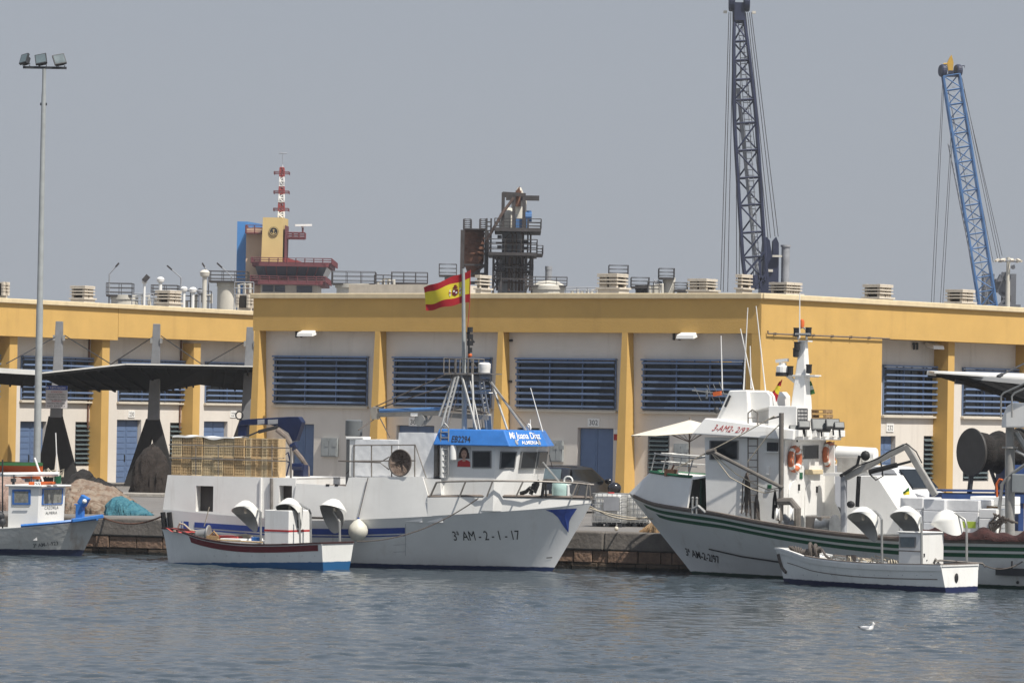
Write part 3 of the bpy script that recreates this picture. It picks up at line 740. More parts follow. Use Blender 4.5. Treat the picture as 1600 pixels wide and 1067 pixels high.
for v in (385, 418, 455, 490, 525): mb.lathe([(rr + .02, 0), (rr + .1, .02), (rr + .1, .14), (rr + .02, .16)], (xc, 0, Z2(v)), n=24, cap=False)
mb.build('hoop', M['rust'], si)
mb = MB(F2)
for u in (634, 800):
    for y in (-1.6, 1.6): mb.beam((X2(u), y, 0), (X2(u), y, Z2(360)), .3)
for v in (600, 660, 720):
    mb.beam((X2(634), -1.6, Z2(v)), (X2(800), -1.6, Z2(v)), .14); mb.beam((X2(634), 1.6, Z2(v)), (X2(800), 1.6, Z2(v)), .14)
mb.beam((X2(634), -1.6, Z2(720)), (X2(800), -1.6, Z2(600)), .12); mb.build('support_frame', M['fdark'], si)
mb = MB(F2); ring_rail(mb, F2, X2(640), X2(690), -1.5, 1.5, Z2(352), Z2(286), .8, .05); ring_rail(mb, F2, X2(752), X2(795), -1.5, 1.5, Z2(352), Z2(284), .8, .05); mb.box(X2(638), X2(800), -1.6, 1.6, Z2(356), Z2(349)); mb.build('railing', M['fdark'], si)

def tank(px0, px1, yt, yr, label, Y=268., m='fcream', rail=None, step=.9, dome=False, name='storage_tank'):
    pc = (px0 + px1) / 2; F = fr(pc, Y); r = (px1 - px0) / 2 / FPX * Y
    t = thing(name, label, 'tank', F); z = F.Z(pc, yt, 0)
    mb = MB(F); pr = [(r * .93, 0), (r * .93, z - .3), (r, z - .28), (r, z)]
    if dome: pr += [(r * .6, z + r * .25), (.05, z + r * .32)]
    mb.lathe(pr, n=20); mb.build('shell', M[m], t, smooth=True)
    if rail:
        r0, r1, zr0, zr1 = rail; mb = MB(F); za, zb = F.Z(pc, zr0, 0), F.Z(pc, zr1, 0); ya = max(r * .8, .8)
        xa, xb = F.X(r0, 440, 0), F.X(r1, 440, 0)
        mb.box(xa, xb, -ya, ya, za - .12, za); ring_rail(mb, F, xa, xb, -ya, ya, za, zb, step, .02)
        mb.build('railing', M['fdark'], t)
    return t, F
def bent_lamp(px, y0, y1, px2, y2, label, Y=268.):
    F = fr(px, Y); t = thing('deck_lamp', label, 'lamp post', F); mb = MB(F)
    mb.path([(0, 0, 0), (0, 0, F.Z(px, y1, 0)), (F.X(px2, y2, 0), 0, F.Z(px2, y2, 0))], .05, 6); mb.build('pole', M['fgrey'], t)
    a = V((F.X(px2, y2, 0), 0, F.Z(px2, y2, 0))); b = V((0, 0, F.Z(px, y1, 0))); mb = MB(F); mb.beam(a.lerp(b, .35), a, .14, .1); mb.build('lamp_head', M['fdark'], t)
tank(168, 211, 461, 0, 'low white tank with thin grey railing behind the far warehouse roof', rail=(168, 208, 461, 443))
bent_lamp(166, 474, 428, 186, 411, 'thin bent lamp post beside the low white tank on the far roof')
tank(237, 279, 466, 0, 'white tank behind the vent stack, carrying a mushroom vent', rail=(238, 279, 459, 446))
bent_lamp(278, 470, 434, 261, 415, 'bent lamp post leaning over the mushroom vent tank')
t, F = tank(334, 366, 441, 0, 'cream tank carrying a dark railed platform beside the control tower', rail=(328, 388, 439, 424))
bent_lamp(321, 470, 428, 316, 411, 'bent lamp post between the dish housing and the dark railed platform')
bent_lamp(357, 452, 432, 339, 411, 'short lamp arm slanting over the dark railed platform')
def mush(px, yt, w, label, m='whiteclean', Y=266.):
    F = fr(px, Y); t = thing('vent_pipe', label, 'vent pipe', F); z = F.Z(px, yt, 0); r = w / 2 / FPX * Y
    mb = MB(F); mb.lathe([(r * .5, 0), (r * .5, z - r * 1.6), (r * 1.0, z - r * 1.3), (r * 1.15, z - r * .5), (r * .6, z), (.02, z + .02)], n=12); mb.build('pipe', M[m], t, smooth=True)
    return t, F
mush(246, 433, 11, 'white mushroom headed vent pipe over the far roof'); mush(315, 422, 14, 'tall pale rounded vent beside the bent lamp posts', 'fcream')
t, F = mush(221, 437, 8, 'white pipe with black tilted cap on the far roof'); mb = MB(F); z = F.Z(221, 437, 0); mb.beam((-.05, -.1, z - .1), (.25, -.1, z + .25), .26, .3); mb.build('cap', M['fdark'], t)
t, F = mush(308, 452, 9, 'black topped blue grey valve housing on the far roof', 'fgrey'); mb = MB(F); mb.ball((0, 0, F.Z(308, 454, 0)), .16, 10); mb.build('cap', M['letter'], t)
mush(297, 449, 11, 'short rounded white vent near the valve housing'); mush(283, 448, 10, 'squat white vent behind the cream vent stack')
tank(519, 587, 444, 0, 'wide pale tank with grey railing beside the control tower', rail=(519, 587, 443, 425), Y=300.)
tank(612, 668, 446, 0, 'pale tank topped by a railed platform behind the Spanish flag', rail=(612, 668, 442, 426), Y=300.)
tank(690, 707, 432, 0, 'small tank with tall railing rising behind the flag', m='fgrey', rail=(686, 713, 430, 413), Y=300.)
tank(847, 858, 416, 0, 'slim grey standing cylinder beside the processing tower', m='fgrey', Y=318.)
tank(826, 880, 447, 0, 'low cream domed tank at the foot of the processing tower', dome=True, Y=316., rail=(820, 886, 446, 433))
tank(955, 978, 428, 0, 'tank with caged top behind the double roof vent', rail=(951, 981, 430, 415), m='fgrey')
tank(988, 1012, 446, 0, 'dark tank with tall railing between the roof vents', rail=(986, 1014, 448, 434), m='fdark')
t, F = tank(1031, 1051, 434, 0, 'pale hopper with rusty railed cap and a side duct', rail=(1029, 1053, 434, 420))
mb = MB(F); mb.tube((F.X(1034, 447, 0), -.2, F.Z(1034, 447, 0)), (F.X(1021, 446, 0), -.2, F.Z(1021, 446, 0)), .28, 10, .42); mb.build('side_duct', M['fgrey'], t)
tank(1054, 1073, 452, 0, 'low tank with thin railing left of the long double vent', rail=(1053, 1074, 453, 442), m='fgrey')

for k_, (a0, a1, y0, y1, lab) in enumerate(((206, 240, 474, 459, 'thin grey railing between the low white tank and the mushroom vent'), (281, 330, 478, 455, 'railing with upright pipes left of the dark railed platform'), (366, 396, 470, 441, 'brown railing at the foot of the blue tower slab'), (585, 612, 446, 430, 'thin railing left of the platform behind the flag'), (884, 935, 457, 449, 'low railing running right from the cream domed tank'), (1012, 1030, 457, 441, 'short railing between the dark tank and the rusty cap'))):
    F = fr((a0 + a1) / 2, 266.); rt_ = thing('railing', lab, 'railing', F); mb = MB(F); xa, xb = F.X(a0, y0, 0), F.X(a1, y0, 0); za, zb = F.Z((a0 + a1) / 2, y0, 0), F.Z((a0 + a1) / 2, y1, 0)
    for k in range(3): mb.tube((xa, 0, zb - (zb - za) * k / 3), (xb, 0, zb - (zb - za) * k / 3), .03, 4)
    n = max(2, int((xb - xa) / .55))
    for k in range(n + 1): mb.tube((xa + (xb - xa) * k / n, 0, 0), (xa + (xb - xa) * k / n, 0, zb), .03, 4)
    mb.build('rail', M['fdark'] if k_ % 2 else M['fgrey'], rt_)
    mb = MB(F); r_ = random.Random(k_)
    for k in range(3): x = xa + (xb - xa) * (.2 + .3 * k); h = za + (zb - za) * r_.uniform(.2, .9); mb.path([(x, .4, 0), (x, .4, h), (x + .35, .4, h + .05), (x + .35, .4, h - .5)], .1, 7)
    mb.build('pipe', M['fcream'], rt_, smooth=True)
# cranes ---------------------------------------------------------------
YC = 430.0; F = fr(1185, YC); cr = thing('harbour_crane', 'tall dark navy lattice boom harbour crane with grey exhaust stack', 'crane', F)
on = lambda px, py, y=0: F.on(px, py, y)
s = FPX / YC
mb = MB(F); b0 = on(1180, 440, -4); t0 = on(1154, 14, -4)
secs = [(0, 15, 15)] + [(t, 17.3, 14) for t in (.09, .18, .28, .38, .48)] + [(.58, 17, 14), (.665, 16, 13), (.74, 14, 12), (.81, 12.3, 11), (.88, 10.5, 9), (.95, 8, 6), (1, 7, 5)]
lattice(mb, b0, t0, [(t, a / s, b / s) for t, a, b in secs], .16, .085); mb.build('boom', M['cranenavy'], cr)
mb = MB(F)
for i in range(46):
    p = b0.lerp(t0, .02 + i * .0205)
    mb.torus(p + V((.25, .1, 0)), (0, 0, 1), .34, .03, 8, 3)
for dx in (-.1, .55): mb.tube(b0 + V((dx, .1, 0)), t0 + V((dx * .6, .1, -.6)), .04, 4)
mb.tube(b0 + V((.3, .5, 0)), t0 + V((.1, .5, -8)), .22, 6); mb.build('boom_ladder', M['fgrey'], cr)
mb = MB(F); h = on(1155, 8, -4)
for dx in (-.75, .75): mb.lathe([(.9, -.3), (1.0, -.2), (1.0, .2), (.9, .3)], h + V((dx, 0, .3)), (1, 0, .0), 18)
mb.box(h.x - .5, h.x + .5, h.y - .6, h.y + .6, h.z - 1.6, h.z + .2); mb.build('boom_head', M['cranenavy'], cr)
for dx in (-1.4, 1.5): mb = MB(F); mb.cbox(h + V((dx, 0, -.75)), .35, .4, .25); mb.build('head_lamp', M['fcream'], cr)
mb = MB(F)
for a, b in (((1139, 20), (1126, 456)), ((1142, 20), (1130, 456)), ((1146, 22), (1137, 456)), ((1150, 100), (1151, 440)), ((1157, 60), (1155, 440)), ((1165, 20), (1200, 372)), ((1168, 20), (1204, 372)), ((1171, 20), (1211, 370)), ((1174, 20), (1216, 370)), ((1167, 120), (1196, 375))):
    mb.tube(on(*a, -4.5), on(*b, -4.5), .035, 4)
mb.build('hoist_rope', M['fdark'], cr)
mb = MB(F); mb.hexa([(F.X(1180, 450, -3), -3, 0), (F.X(1217, 450, -3), -3, 0), (F.X(1217, 450, -3), 2, 0), (F.X(1180, 450, -3), 2, 0), (F.X(1192, 400, -3), -3, F.Z(1200, 398, -3)), (F.X(1217, 400, -3), -3, F.Z(1200, 398, -3)), (F.X(1217, 400, -3), 2, F.Z(1200, 398, -3)), (F.X(1192, 400, -3), 2, F.Z(1200, 398, -3))])
mb.prism([(F.X(a, b, -2), -2, F.Z(a, b, -2)) for a, b in ((1190, 398), (1206, 398), (1203, 376), (1198, 370), (1193, 374))], (0, 2, 0))
mb.prism([(F.X(a, b, -2), -2, F.Z(a, b, -2)) for a, b in ((1207, 398), (1217, 398), (1217, 380), (1213, 370), (1208, 376))], (0, 2, 0))
mb.build('tower', M['cranenavy'], cr)
mb = MB(F)
mb.box(F.X(1207, 400, -3.5), F.X(1222, 400, -3.5), -3.5, -3.1, F.Z(1214, 402, -3), F.Z(1214, 399, -3)); mb.box(F.X(1198, 420, -3.5), F.X(1208, 420, -3.5), -3.2, -3.05, F.Z(1203, 425, -3), F.Z(1203, 421, -3)); mb.build('catwalk', M['fcream'], cr)
mb = MB(F)
for a, b in (((1163, 430), (1196, 392)), ((1190, 455), (1186, 400)), ((1170, 455), (1195, 430)), ((1202, 452), (1196, 400))): mb.beam(on(*a, -5), on(*b, -5), .22)
mb.tube(on(1182, 452, -4.6), on(1178, 430, -4.6), .5, 10); mb.build('boom_foot', M['cranenavy'], cr)
mb = MB(F); c = on(1226.5, 455, 0); mb.lathe([(.43, -20), (.43, F.Z(1226, 386, 0) - c.z), (.52, F.Z(1226, 386, 0) - c.z), (.52, F.Z(1226, 383, 0) - c.z)], c, n=14); mb.build('exhaust_stack', M['fgrey'], cr, smooth=True)

YC = 560.0; F = fr(1545, YC); cr = thing('harbour_crane', 'lighter blue leaning lattice boom crane with a yellow head piece', 'crane', F)
on = lambda px, py, y=0: F.on(px, py, y); s = FPX / YC
mb = MB(F); b0 = on(1547, 500, -4); t0 = on(1486, 118, -4)
n = 17; lattice(mb, b0, t0, [(i / n, (13.2 - .8 * abs(i / n - .4)) / s, 9 / s) for i in range(n + 1)], .17, .075); mb.build('boom', M['craneblue'], cr)
mb = MB(F); mb.tube(b0 + V((-.9, .3, 0)), t0 + V((-.2, .3, -9)), .09, 4); mb.tube(b0 + V((.3, .3, 0)), t0 + V((-.3, .3, -2)), .05, 4)
for i in range(60): p = b0.lerp(t0, i / 62); mb.tube(p + V((-.1, .3, 0)), p + V((.3, .3, 0)), .035, 4)
mb.build('boom_ladder', M['fgrey'], cr)
mb = MB(F)
for a in (1473, 1497): c = on(a, 111, -4); mb.lathe([(.75, -.35), (.85, -.2), (.85, .2), (.75, .35)], c, (.9, .3, 0), 16)
c = on(1486, 118, -4); mb.box(c.x - 1.1, c.x + 1.1, c.y - .4, c.y + .4, c.z - .2, c.z + .15); mb.box(c.x - .35, c.x + .35, c.y - .4, c.y + .4, c.z, c.z + .6)
mb.path([on(1497, 104, -4), on(1507, 103, -4), on(1507, 106, -4)], .06, 4); mb.build('boom_head', M['cranenavy'], cr)
mb = MB(F); mb.prism([on(a, b, -4.3) for a, b in ((1482, 112), (1489, 111), (1490, 98), (1487, 86), (1484, 90), (1480, 99))], (0, .7, 0)); mb.tube(on(1474, 100.5, -4), on(1482, 100, -4), .14, 6); mb.build('head_piece', mat('crane yellow', (.55, .33, .04), .6, .15, 1), cr)
mb = MB(F)
for a, b in (((1473, 126), (1455, 476)), ((1475, 126), (1459, 476)), ((1488, 180), (1469, 476)), ((1490, 180), (1473, 476)), ((1500, 122), (1560, 410)), ((1503, 122), (1564, 410)), ((1506, 140), (1566, 400)), ((1501, 150), (1552, 410))): mb.tube(on(*a, -4.5), on(*b, -4.5), .035, 4)
mb.build('hoist_rope', M['fdark'], cr)
mb = MB(F)
pbox(mb, F, 1539, 1554, 428, 480, 0, 4); pbox(mb, F, 1556, 1583, 436, 456, -1, 3); pbox(mb, F, 1580, 1588, 428, 480, 1, 3); pbox(mb, F, 1566, 1572, 425, 500, 0, 1)
mb.prism([on(a, b, -2) for a, b in ((1558, 440), (1566, 440), (1564, 428))], (0, 2, 0)); mb.prism([on(a, b, -2) for a, b in ((1571, 438), (1580, 440), (1574, 424))], (0, 2, 0))
for a, b in (((1560, 456), (1580, 476)), ((1582, 456), (1562, 476))): mb.beam(on(*a, -1), on(*b, -1), .3)
mb.box(F.X(1530, 480, 0), F.X(1592, 480, 0), -2, 4, 0, F.Z(1560, 476, 0)); mb.build('tower', mat('crane grey', (.13, .135, .15), .7, .2, .5), cr)

YH = 330.0; F = fr(1571, YH); hm = thing('light_mast', 'tall pale mast with a ring of floodlights beside the blue crane', 'light mast', F)
z = F.Z(1571, 408, 0); mb = MB(F); mb.tube((0, 0, 0), (0, 0, z + .3), .34, 10, .14); mb.build('pole', M['fcream'], hm, smooth=True)
mb = MB(F); mb.torus((0, 0, z), (0, 0, 1), .7, .06, 20, 5); mb.ball((.35, -.2, z - .45), .2, 8)
for i in range(6): a = i * PI / 3; mb.tube((0, 0, z), (.9 * math.cos(a), .9 * math.sin(a), z), .05, 4)
mb.build('lamp_ring', M['fgrey'], hm)
for i in range(9):
    a = i * 2 * PI / 9; mb = MB(F); mb.cbox((.95 * math.cos(a), .95 * math.sin(a), z + .05), .3, .26, .16, Matrix.Rotation(a, 3, 'Z') @ Matrix.Rotation(.5, 3, 'Y')); mb.build('floodlight', M['ventcream'], hm)
# ------------------------------------------------------------------ things on the quay
def qframe(px, py, dy=0, ang=0):
    """frame on the quay floor where the ray of the pixel meets it"""
    d = ray(px, py); t = (QZ - CAMZ) / d.z; p = CO + d * t
    return Frame((p.x, p.y + dy, QZ), ang)
# lamp post
F = fr(58, 160.); lp = thing('lamp_post', 'tall grey lamp post with three floodlights on a crossbar', 'lamp post', F)
zt = F.Z(68, 108, 0); mb = MB(F); mb.lathe([(.14, 0), (.13, zt * .45), (.115, zt * .46), (.085, zt * .94), (.07, zt * .95), (.07, zt)], n=12); mb.box(-.22, .22, -.22, .22, 0, .03); mb.build('pole', M['greypaint'], lp, smooth=True)
mb = MB(F); xa, xb = F.X(36, 109, 0), F.X(104, 109, 0); mb.box(xa, xb, -.05, .05, zt, zt + .09); mb.build('crossbar', M['dark'], lp)
for xc, wd, yaw in ((xa + .12, .34, -.7), (F.X(67, 109, 0), .44, -.15), (xb - .2, .46, .15)):
    q = Matrix.Rotation(yaw, 3, 'Z') @ Matrix.Rotation(-.55, 3, 'X') @ Matrix.Rotation(-.25, 3, 'Y')
    mb = MB(F); c = V((xc - .08, 0, zt + .36)); mb.cbox(c, wd, .1, .44, q); mb.cbox(c + q @ V((0, .12, 0)), wd * .7, .16, .3, q); mb.path([(xc - .12, 0, zt + .09), (xc - .14, 0, zt + .2), (xc + .14, 0, zt + .2), (xc + .12, 0, zt + .09)], .02, 5)
    o = mb.build('floodlight', M['dark'], lp); mb = MB(F); mb.cbox(c + q @ V((0, -.053, 0)), wd * .86, .006, .37, q); mb.build('lens', M['slat'], o)
mb = MB(F); mb.box(.02, .1, -.17, -.1, .9, 1.25); mb.box(-.13, .13, -.02, .02, zt * .94 - .4, zt * .94 - .3); mb.build('inspection_hatch', M['dark'], lp)

# canopies ------------------------------------------------------------
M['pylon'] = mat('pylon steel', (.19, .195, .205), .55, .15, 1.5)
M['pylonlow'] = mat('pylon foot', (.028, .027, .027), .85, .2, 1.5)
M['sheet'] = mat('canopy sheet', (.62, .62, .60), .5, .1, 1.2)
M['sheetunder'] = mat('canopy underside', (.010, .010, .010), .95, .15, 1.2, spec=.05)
CF = Frame((P(243, 700, 196.5).x, 196.5, QZ), -50)
def canopy(cols, label, wing, folds):
    t = thing('canopy', label, 'canopy', CF)
    for px, ytop, yk, yl, xl, xr, ybl, ybr in cols:
        # pylon upright plane at the pixel
        Y = 196.5 + (px - 243) * .021; G = Frame((P(px, 700, Y).x, Y, QZ), 0)
        X = lambda a, b: G.X(a, b, 0); Z = lambda a, b: G.Z(a, b, 0)
        mb = MB(G); d = .30
        zt, zk, zb = Z(px, ytop), Z(px, yk), Z(px, yl)
        cxt, w0, w1 = X(px + 5, ytop), .16, .27
        mb.hexa([(X(px, yl) - w1, -d, zb), (X(px, yl) + w1, -d, zb), (X(px, yl) + w1, d, zb), (X(px, yl) - w1, d, zb), (cxt - w0, -.15, zt), (cxt + w0, -.15, zt), (cxt + w0, .15, zt), (cxt - w0, .15, zt)])
        col = mb.build('pylon', M['pylon'], t, bevel=.02)
        mb = MB(G); mb.cbox((X(px + 12, ytop + 28), -.1, Z(px, ytop + 26)), .1, .3, .25); mb.cbox((X(px - 3, ytop + 28), -.1, Z(px, ytop + 26)), .1, .3, .25); mb.build('tie_lug', M['steel'], col)
        for xf, yb in ((xl, ybl), (xr, ybr)):
            mb = MB(G); xo = X(px - 1, yl); xe = X(xf, yb); ww = .40
            side = -1 if xe < xo else 1
            zc = zb + .05
            mb.hexa([(xe - ww, -d, 0), (xe + ww, -d, 0), (xe + ww, d, 0), (xe - ww, d, 0), (xo + side * .0 - (.3 if side < 0 else .16), -d * .95, zc), (xo + (.16 if side < 0 else .3), -d * (.95 if side < 0 else .94), zc), (xo + (.16 if side < 0 else .3), d * (.95 if side < 0 else .94), zc), (xo - (.3 if side < 0 else .16), d * .95, zc)])
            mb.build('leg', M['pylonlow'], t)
    for k_, poly in enumerate(wing):
        pts = [P(a, b, y) for a, b, y in poly]
        mb = MB(); n = (pts[1] - pts[0]).cross(pts[2] - pts[0]).normalized()
        if n.z < 0: n = -n
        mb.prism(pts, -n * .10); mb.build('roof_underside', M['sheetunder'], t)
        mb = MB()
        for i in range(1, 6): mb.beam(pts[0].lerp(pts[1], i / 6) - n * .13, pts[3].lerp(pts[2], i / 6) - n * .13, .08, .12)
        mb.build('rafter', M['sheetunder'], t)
        mb = MB(); dn = V((0, -.03, -.0)); mb.beam(pts[0] + dn + n * .05, pts[1] + dn + n * .05, .05, (.22 if k_ == 1 else .06)); mb.build('edge_flashing', M['sheet'], t)
        mb = MB(); q = [p + n * .012 for p in pts]
        # corrugated top sheet
        m = 46; a0, a1, b0, b1 = q[0], q[1], q[3], q[2]
        def fn(u, v): return a0.lerp(a1, u).lerp(b0.lerp(b1, u), v) + n * (.035 * abs(math.sin(u * m * PI / 2)) + .003)
        mb.grid(fn, m * 2, 1); mb.build('roof_sheet', M['sheet'], t, normals=False)
    mb = MB()
    for a, b in folds: mb.tube(P(*a), P(*b), .025, 5)
    mb.build('tie_rod', M['dark'], t)
    return t
canopy([(88, 502, 590, 652, 68, 112, 752, 749), (240, 506, 590, 656, 207, 264, 761, 761), (386, 511, 590, 656, 352, 420, 762, 762)],
       'dark undersided butterfly steel canopy on A-leg pylons before the far warehouse',
       [[(60, 585, 187.5), (196, 570.5, 192.0), (250, 608, 199.5), (106, 606, 195.5)],
        [(-60, 577, 184), (60, 584, 188), (52, 601, 192.5), (-60, 592, 188)],
        [(196, 570.5, 192.0), (318, 572.5, 195.5), (312, 598, 203), (250, 608, 199.5)],
        [(318, 572.5, 195.5), (420, 574.5, 199), (420, 612, 206), (312, 598, 203)]],
       [((86, 527, 192.5), (10, 568, 190)), ((101, 524, 193.2), (172, 568, 197)), ((238, 527, 196.2), (172, 570, 197.5)), ((252, 525, 196.6), (318, 571, 201.5)), ((381, 535, 199.4), (318, 571, 201.5))])
# right canopy
t = thing('canopy', 'pale edged canopy wing held by a tie rod at the net drum', 'canopy', fr(1640, 168))
pts = [P(1450, 584, 166), P(1680, 603, 168), P(1680, 655, 163), P(1512, 589, 163.5)]
mb = MB(); n = (pts[1] - pts[0]).cross(pts[2] - pts[0]).normalized(); n = n if n.z > 0 else -n
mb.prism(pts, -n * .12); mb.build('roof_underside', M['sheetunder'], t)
mb = MB()
e0, e1 = P(1449, 582.5, 165.7), P(1680, 605, 163.2)
mb.beam(e0, e1, .12, .17); mb.build('edge_beam', M['sheet'], t)
mb = MB()
q = [P(1449, 581.5, 166), P(1690, 588, 174), P(1690, 600, 166), P(1460, 583, 164)]
mb.prism(q, (0, 0, .06)); mb.build('roof_sheet', M['sheet'], t)
mb = MB(); mb.tube(P(1561, 587.5, 164.9), P(1680, 528, 168), .035, 6); mb.tube(P(1559, 588.5, 164.8), P(1566, 585, 165), .07, 6); mb.build('tie_rod', M['dark'], t)
mb = MB(); G = fr(1680, 168); mb.hexa([(-.3, -.3, 0), (.3, -.3, 0), (.3, .3, 0), (-.3, .3, 0), (-.15, -.15, 7.4), (.15, -.15, 7.4), (.15, .15, 7.4), (-.15, .15, 7.4)]); mb.M = G.M; mb.build('pylon', M['pylon'], t)
mb = MB(); mb.beam(P(1492, 596, 164.5), P(1506, 598, 164.5), .3, .15); mb.build('light_box', M['dark'], t)

# notice board on the pylon
F = fr(87, 190.); nb = thing('notice_board', 'blue and white harbour notice board in front of the first pylon', 'sign', Frame((F.o.x, F.o.y, F.Z(87, 620, 0) + QZ), 0))
F = Frame((F.o.x, F.o.y, F.Z(87, 620, 0) + QZ), 0); hw = 17 / FPX * 190; hh = 17.5 / FPX * 190
mb = MB(F); mb.box(-hw, hw, -.02, .02, -hh, hh); mb.box(-.1, .1, .02, 3.2, -.08, .08); mb.build('panel', mat('sign white', (.60, .57, .57), .5, .05), nb)
mb = MB(F); mb.box(-hw, hw, -.026, -.021, hh * .62, hh); mb.build('header', M['stripeblue'], nb)
mb = MB(F); text_on(mb, 'ATENCIÓN', .5, .07, lambda u, v: (u, -.03, hh * .44 + v)); text_on(mb, 'WARNING', .45, .07, lambda u, v: (u, -.03, -hh * .38 + v)); mb.build('lettering', M['red'], nb)
mb = MB(F)
for k, s_ in enumerate(('ZONA DE USO RESTRINGIDO', 'PROHIBIDO EL PASO', 'A TODA PERSONA AJENA')): text_on(mb, s_, .8, .07, lambda u, v: (u, -.03, hh * .22 - k * .115 + v))
for k, s_ in enumerate(('RESTRICTED AREA', 'NO ENTRY')): text_on(mb, s_, .8, .07, lambda u, v: (u, -.03, -hh * .58 - k * .12 + v))
mb.build('lettering', M['letter'], nb)
mb = MB(F); text_on(mb, 'PUERTO PESQUERO', .7, .08, lambda u, v: (u + .05, -.03, hh * .8 + v)); mb.torus((-.42, -.03, hh * .82), (0, 1, 0), .04, .012, 12, 4); mb.build('lettering', M['whiteclean'], nb)

# nets ------------------------------------------------------------------
def mound(name, label, cat, prof, Y, depth, m, seed, rough=.10, fold=1.0, group=None):
    """heap whose skyline runs through the pixels of prof at distance Y"""
    r_ = random.Random(seed); ph = [r_.random() * 6.28 for _ in range(8)]
    F = fr((prof[0][0] + prof[-1][0]) / 2, Y); t = None
    pts = [F.on(a, b, 0) for a, b in prof]; x0, x1 = pts[0].x, pts[-1].x
    xs_ = [p.x for p in pts]; zs_ = [max(p.z, .02) for p in pts]
    from mathutils import noise as NZ
    def fn(u, v):
        x = x0 + (x1 - x0) * u; h = float(np.interp(x, xs_, zs_)); a = PI * v
        c = math.cos(a); s_ = max(0, math.sin(a)) ** .75
        dd = depth * (.35 + .65 * min(1, h / max(zs_)))
        q = V((x * 1.1 * fold + seed + .5 * c, -c * dd * .45, h * s_ * .55))
        n1 = NZ.fractal(q, .9, 2.1, 5); n2 = NZ.noise(V((x * 4.2 + 3 * n1 + 1.3 * c, c * 1.2 + seed, h * s_ * 1.3)))
        rr = 1 + rough * (1.0 * n1 + .55 * n2)
        return V((x + .10 * n2 * s_, -c * dd * (1 + rough * 1.2 * n1) + .1 * n2, max(-.01, h * s_ * (rr if .05 < v < .95 else 1))))
    mb = MB(F); mb.grid(fn, 110, 56); o = mb.build(name, m, None, smooth=60)
    # put the origin at the base
    o.data.transform(F.Mi); o.matrix_world = F.M.copy()
    return tag(o, label, cat, group)
def netmat(name, c1, c2, scale=5):
    m = mat(name, c1, .95, .35, 3, bump=.9, bscale=28)
    nt = m.node_tree; N = nt.nodes; L = nt.links; b = N['Principled BSDF']
    tc = N.new('ShaderNodeTexCoord'); mp = N.new('ShaderNodeMapping'); mp.inputs['Scale'].default_value = (1, 1, 2.2); mp.inputs['Rotation'].default_value = (.3, .5, .2)
    wv = N.new('ShaderNodeTexNoise'); wv.inputs['Scale'].default_value = scale * .3; wv.inputs['Detail'].default_value = 8; wv.inputs['Distortion'].default_value = 2.5
    L.new(tc.outputs['Object'], mp.inputs[0]); L.new(mp.outputs[0], wv.inputs['Vector'])
    r = N.new('ShaderNodeMapRange'); r.inputs['From Min'].default_value = .42; r.inputs['From Max'].default_value = .58; L.new(wv.outputs['Fac'], r.inputs['Value'])
    mx = N.new('ShaderNodeMix'); mx.data_type = 'RGBA'; mx.inputs['B'].default_value = (*c2, 1); src = b.inputs['Base Color'].links[0].from_socket
    L.new(src, mx.inputs['A']); L.new(r.outputs['Result'], mx.inputs['Factor']); L.new(mx.outputs['Result'], b.inputs['Base Color'])
    return m
nbrown = netmat('brown netting', (.19, .125, .085), (.27, .22, .17)); nblack = netmat('black netting', (.012, .011, .010), (.024, .02, .018)); nblue = netmat('blue netting', (.03, .125, .17), (.06, .18, .22), 9)
npink = netmat('pink netting', (.33, .23, .19), (.28, .2, .16))
mound('fishing_net', 'big heap of brown and grey fishing netting beside the small boat with blue windows', 'fishing net', [(84, 800), (92, 772), (104, 758), (122, 753), (150, 754), (178, 762), (200, 775), (214, 788), (226, 800), (236, 809)], 150.5, 3.2, nbrown, 3, .14)
mound('fishing_net', 'bright blue piece of netting lying on the brown net heap', 'fishing net', [(164, 800), (168, 786), (176, 776), (186, 774), (200, 781), (214, 788), (228, 795), (240, 804)], 147.2, .9, nblue, 5, .25, 2)
mound('fishing_net', 'pinkish brown net heap behind the cabin of the small grey boat', 'fishing net', [(-30, 800), (-20, 752), (0, 742), (30, 745), (60, 755), (80, 770), (96, 800)], 152.5, 2.5, npink, 8, .12)
mound('fishing_net', 'black net heap on the quay near the first pylon', 'fishing net', [(98, 765), (112, 742), (126, 735), (138, 737), (146, 748), (160, 752), (175, 757), (190, 768)], 172., 2.0, nblack, 11, .15)
mound('fishing_net', 'dark brown net bundle piled against the legs of the middle pylon', 'fishing net', [(202, 766), (207, 740), (214, 716), (224, 700), (238, 694), (250, 699), (260, 716), (265, 740), (267, 766)], 178., 1.2, netmat('dark brown netting', (.022, .017, .014), (.035, .027, .023)), 15, .08)
F = fr(215, 176.); mb = MB(F); mb.box(F.X(190, 768, 0), F.X(258, 768, 0), -1, 1, 0, .14); o = mb.build('kerb_stone', M['concrete'], None, bevel=.02); o.data.transform(F.Mi); o.matrix_world = F.M; tag(o, 'low pale kerb at the foot of the middle pylon', 'kerb')

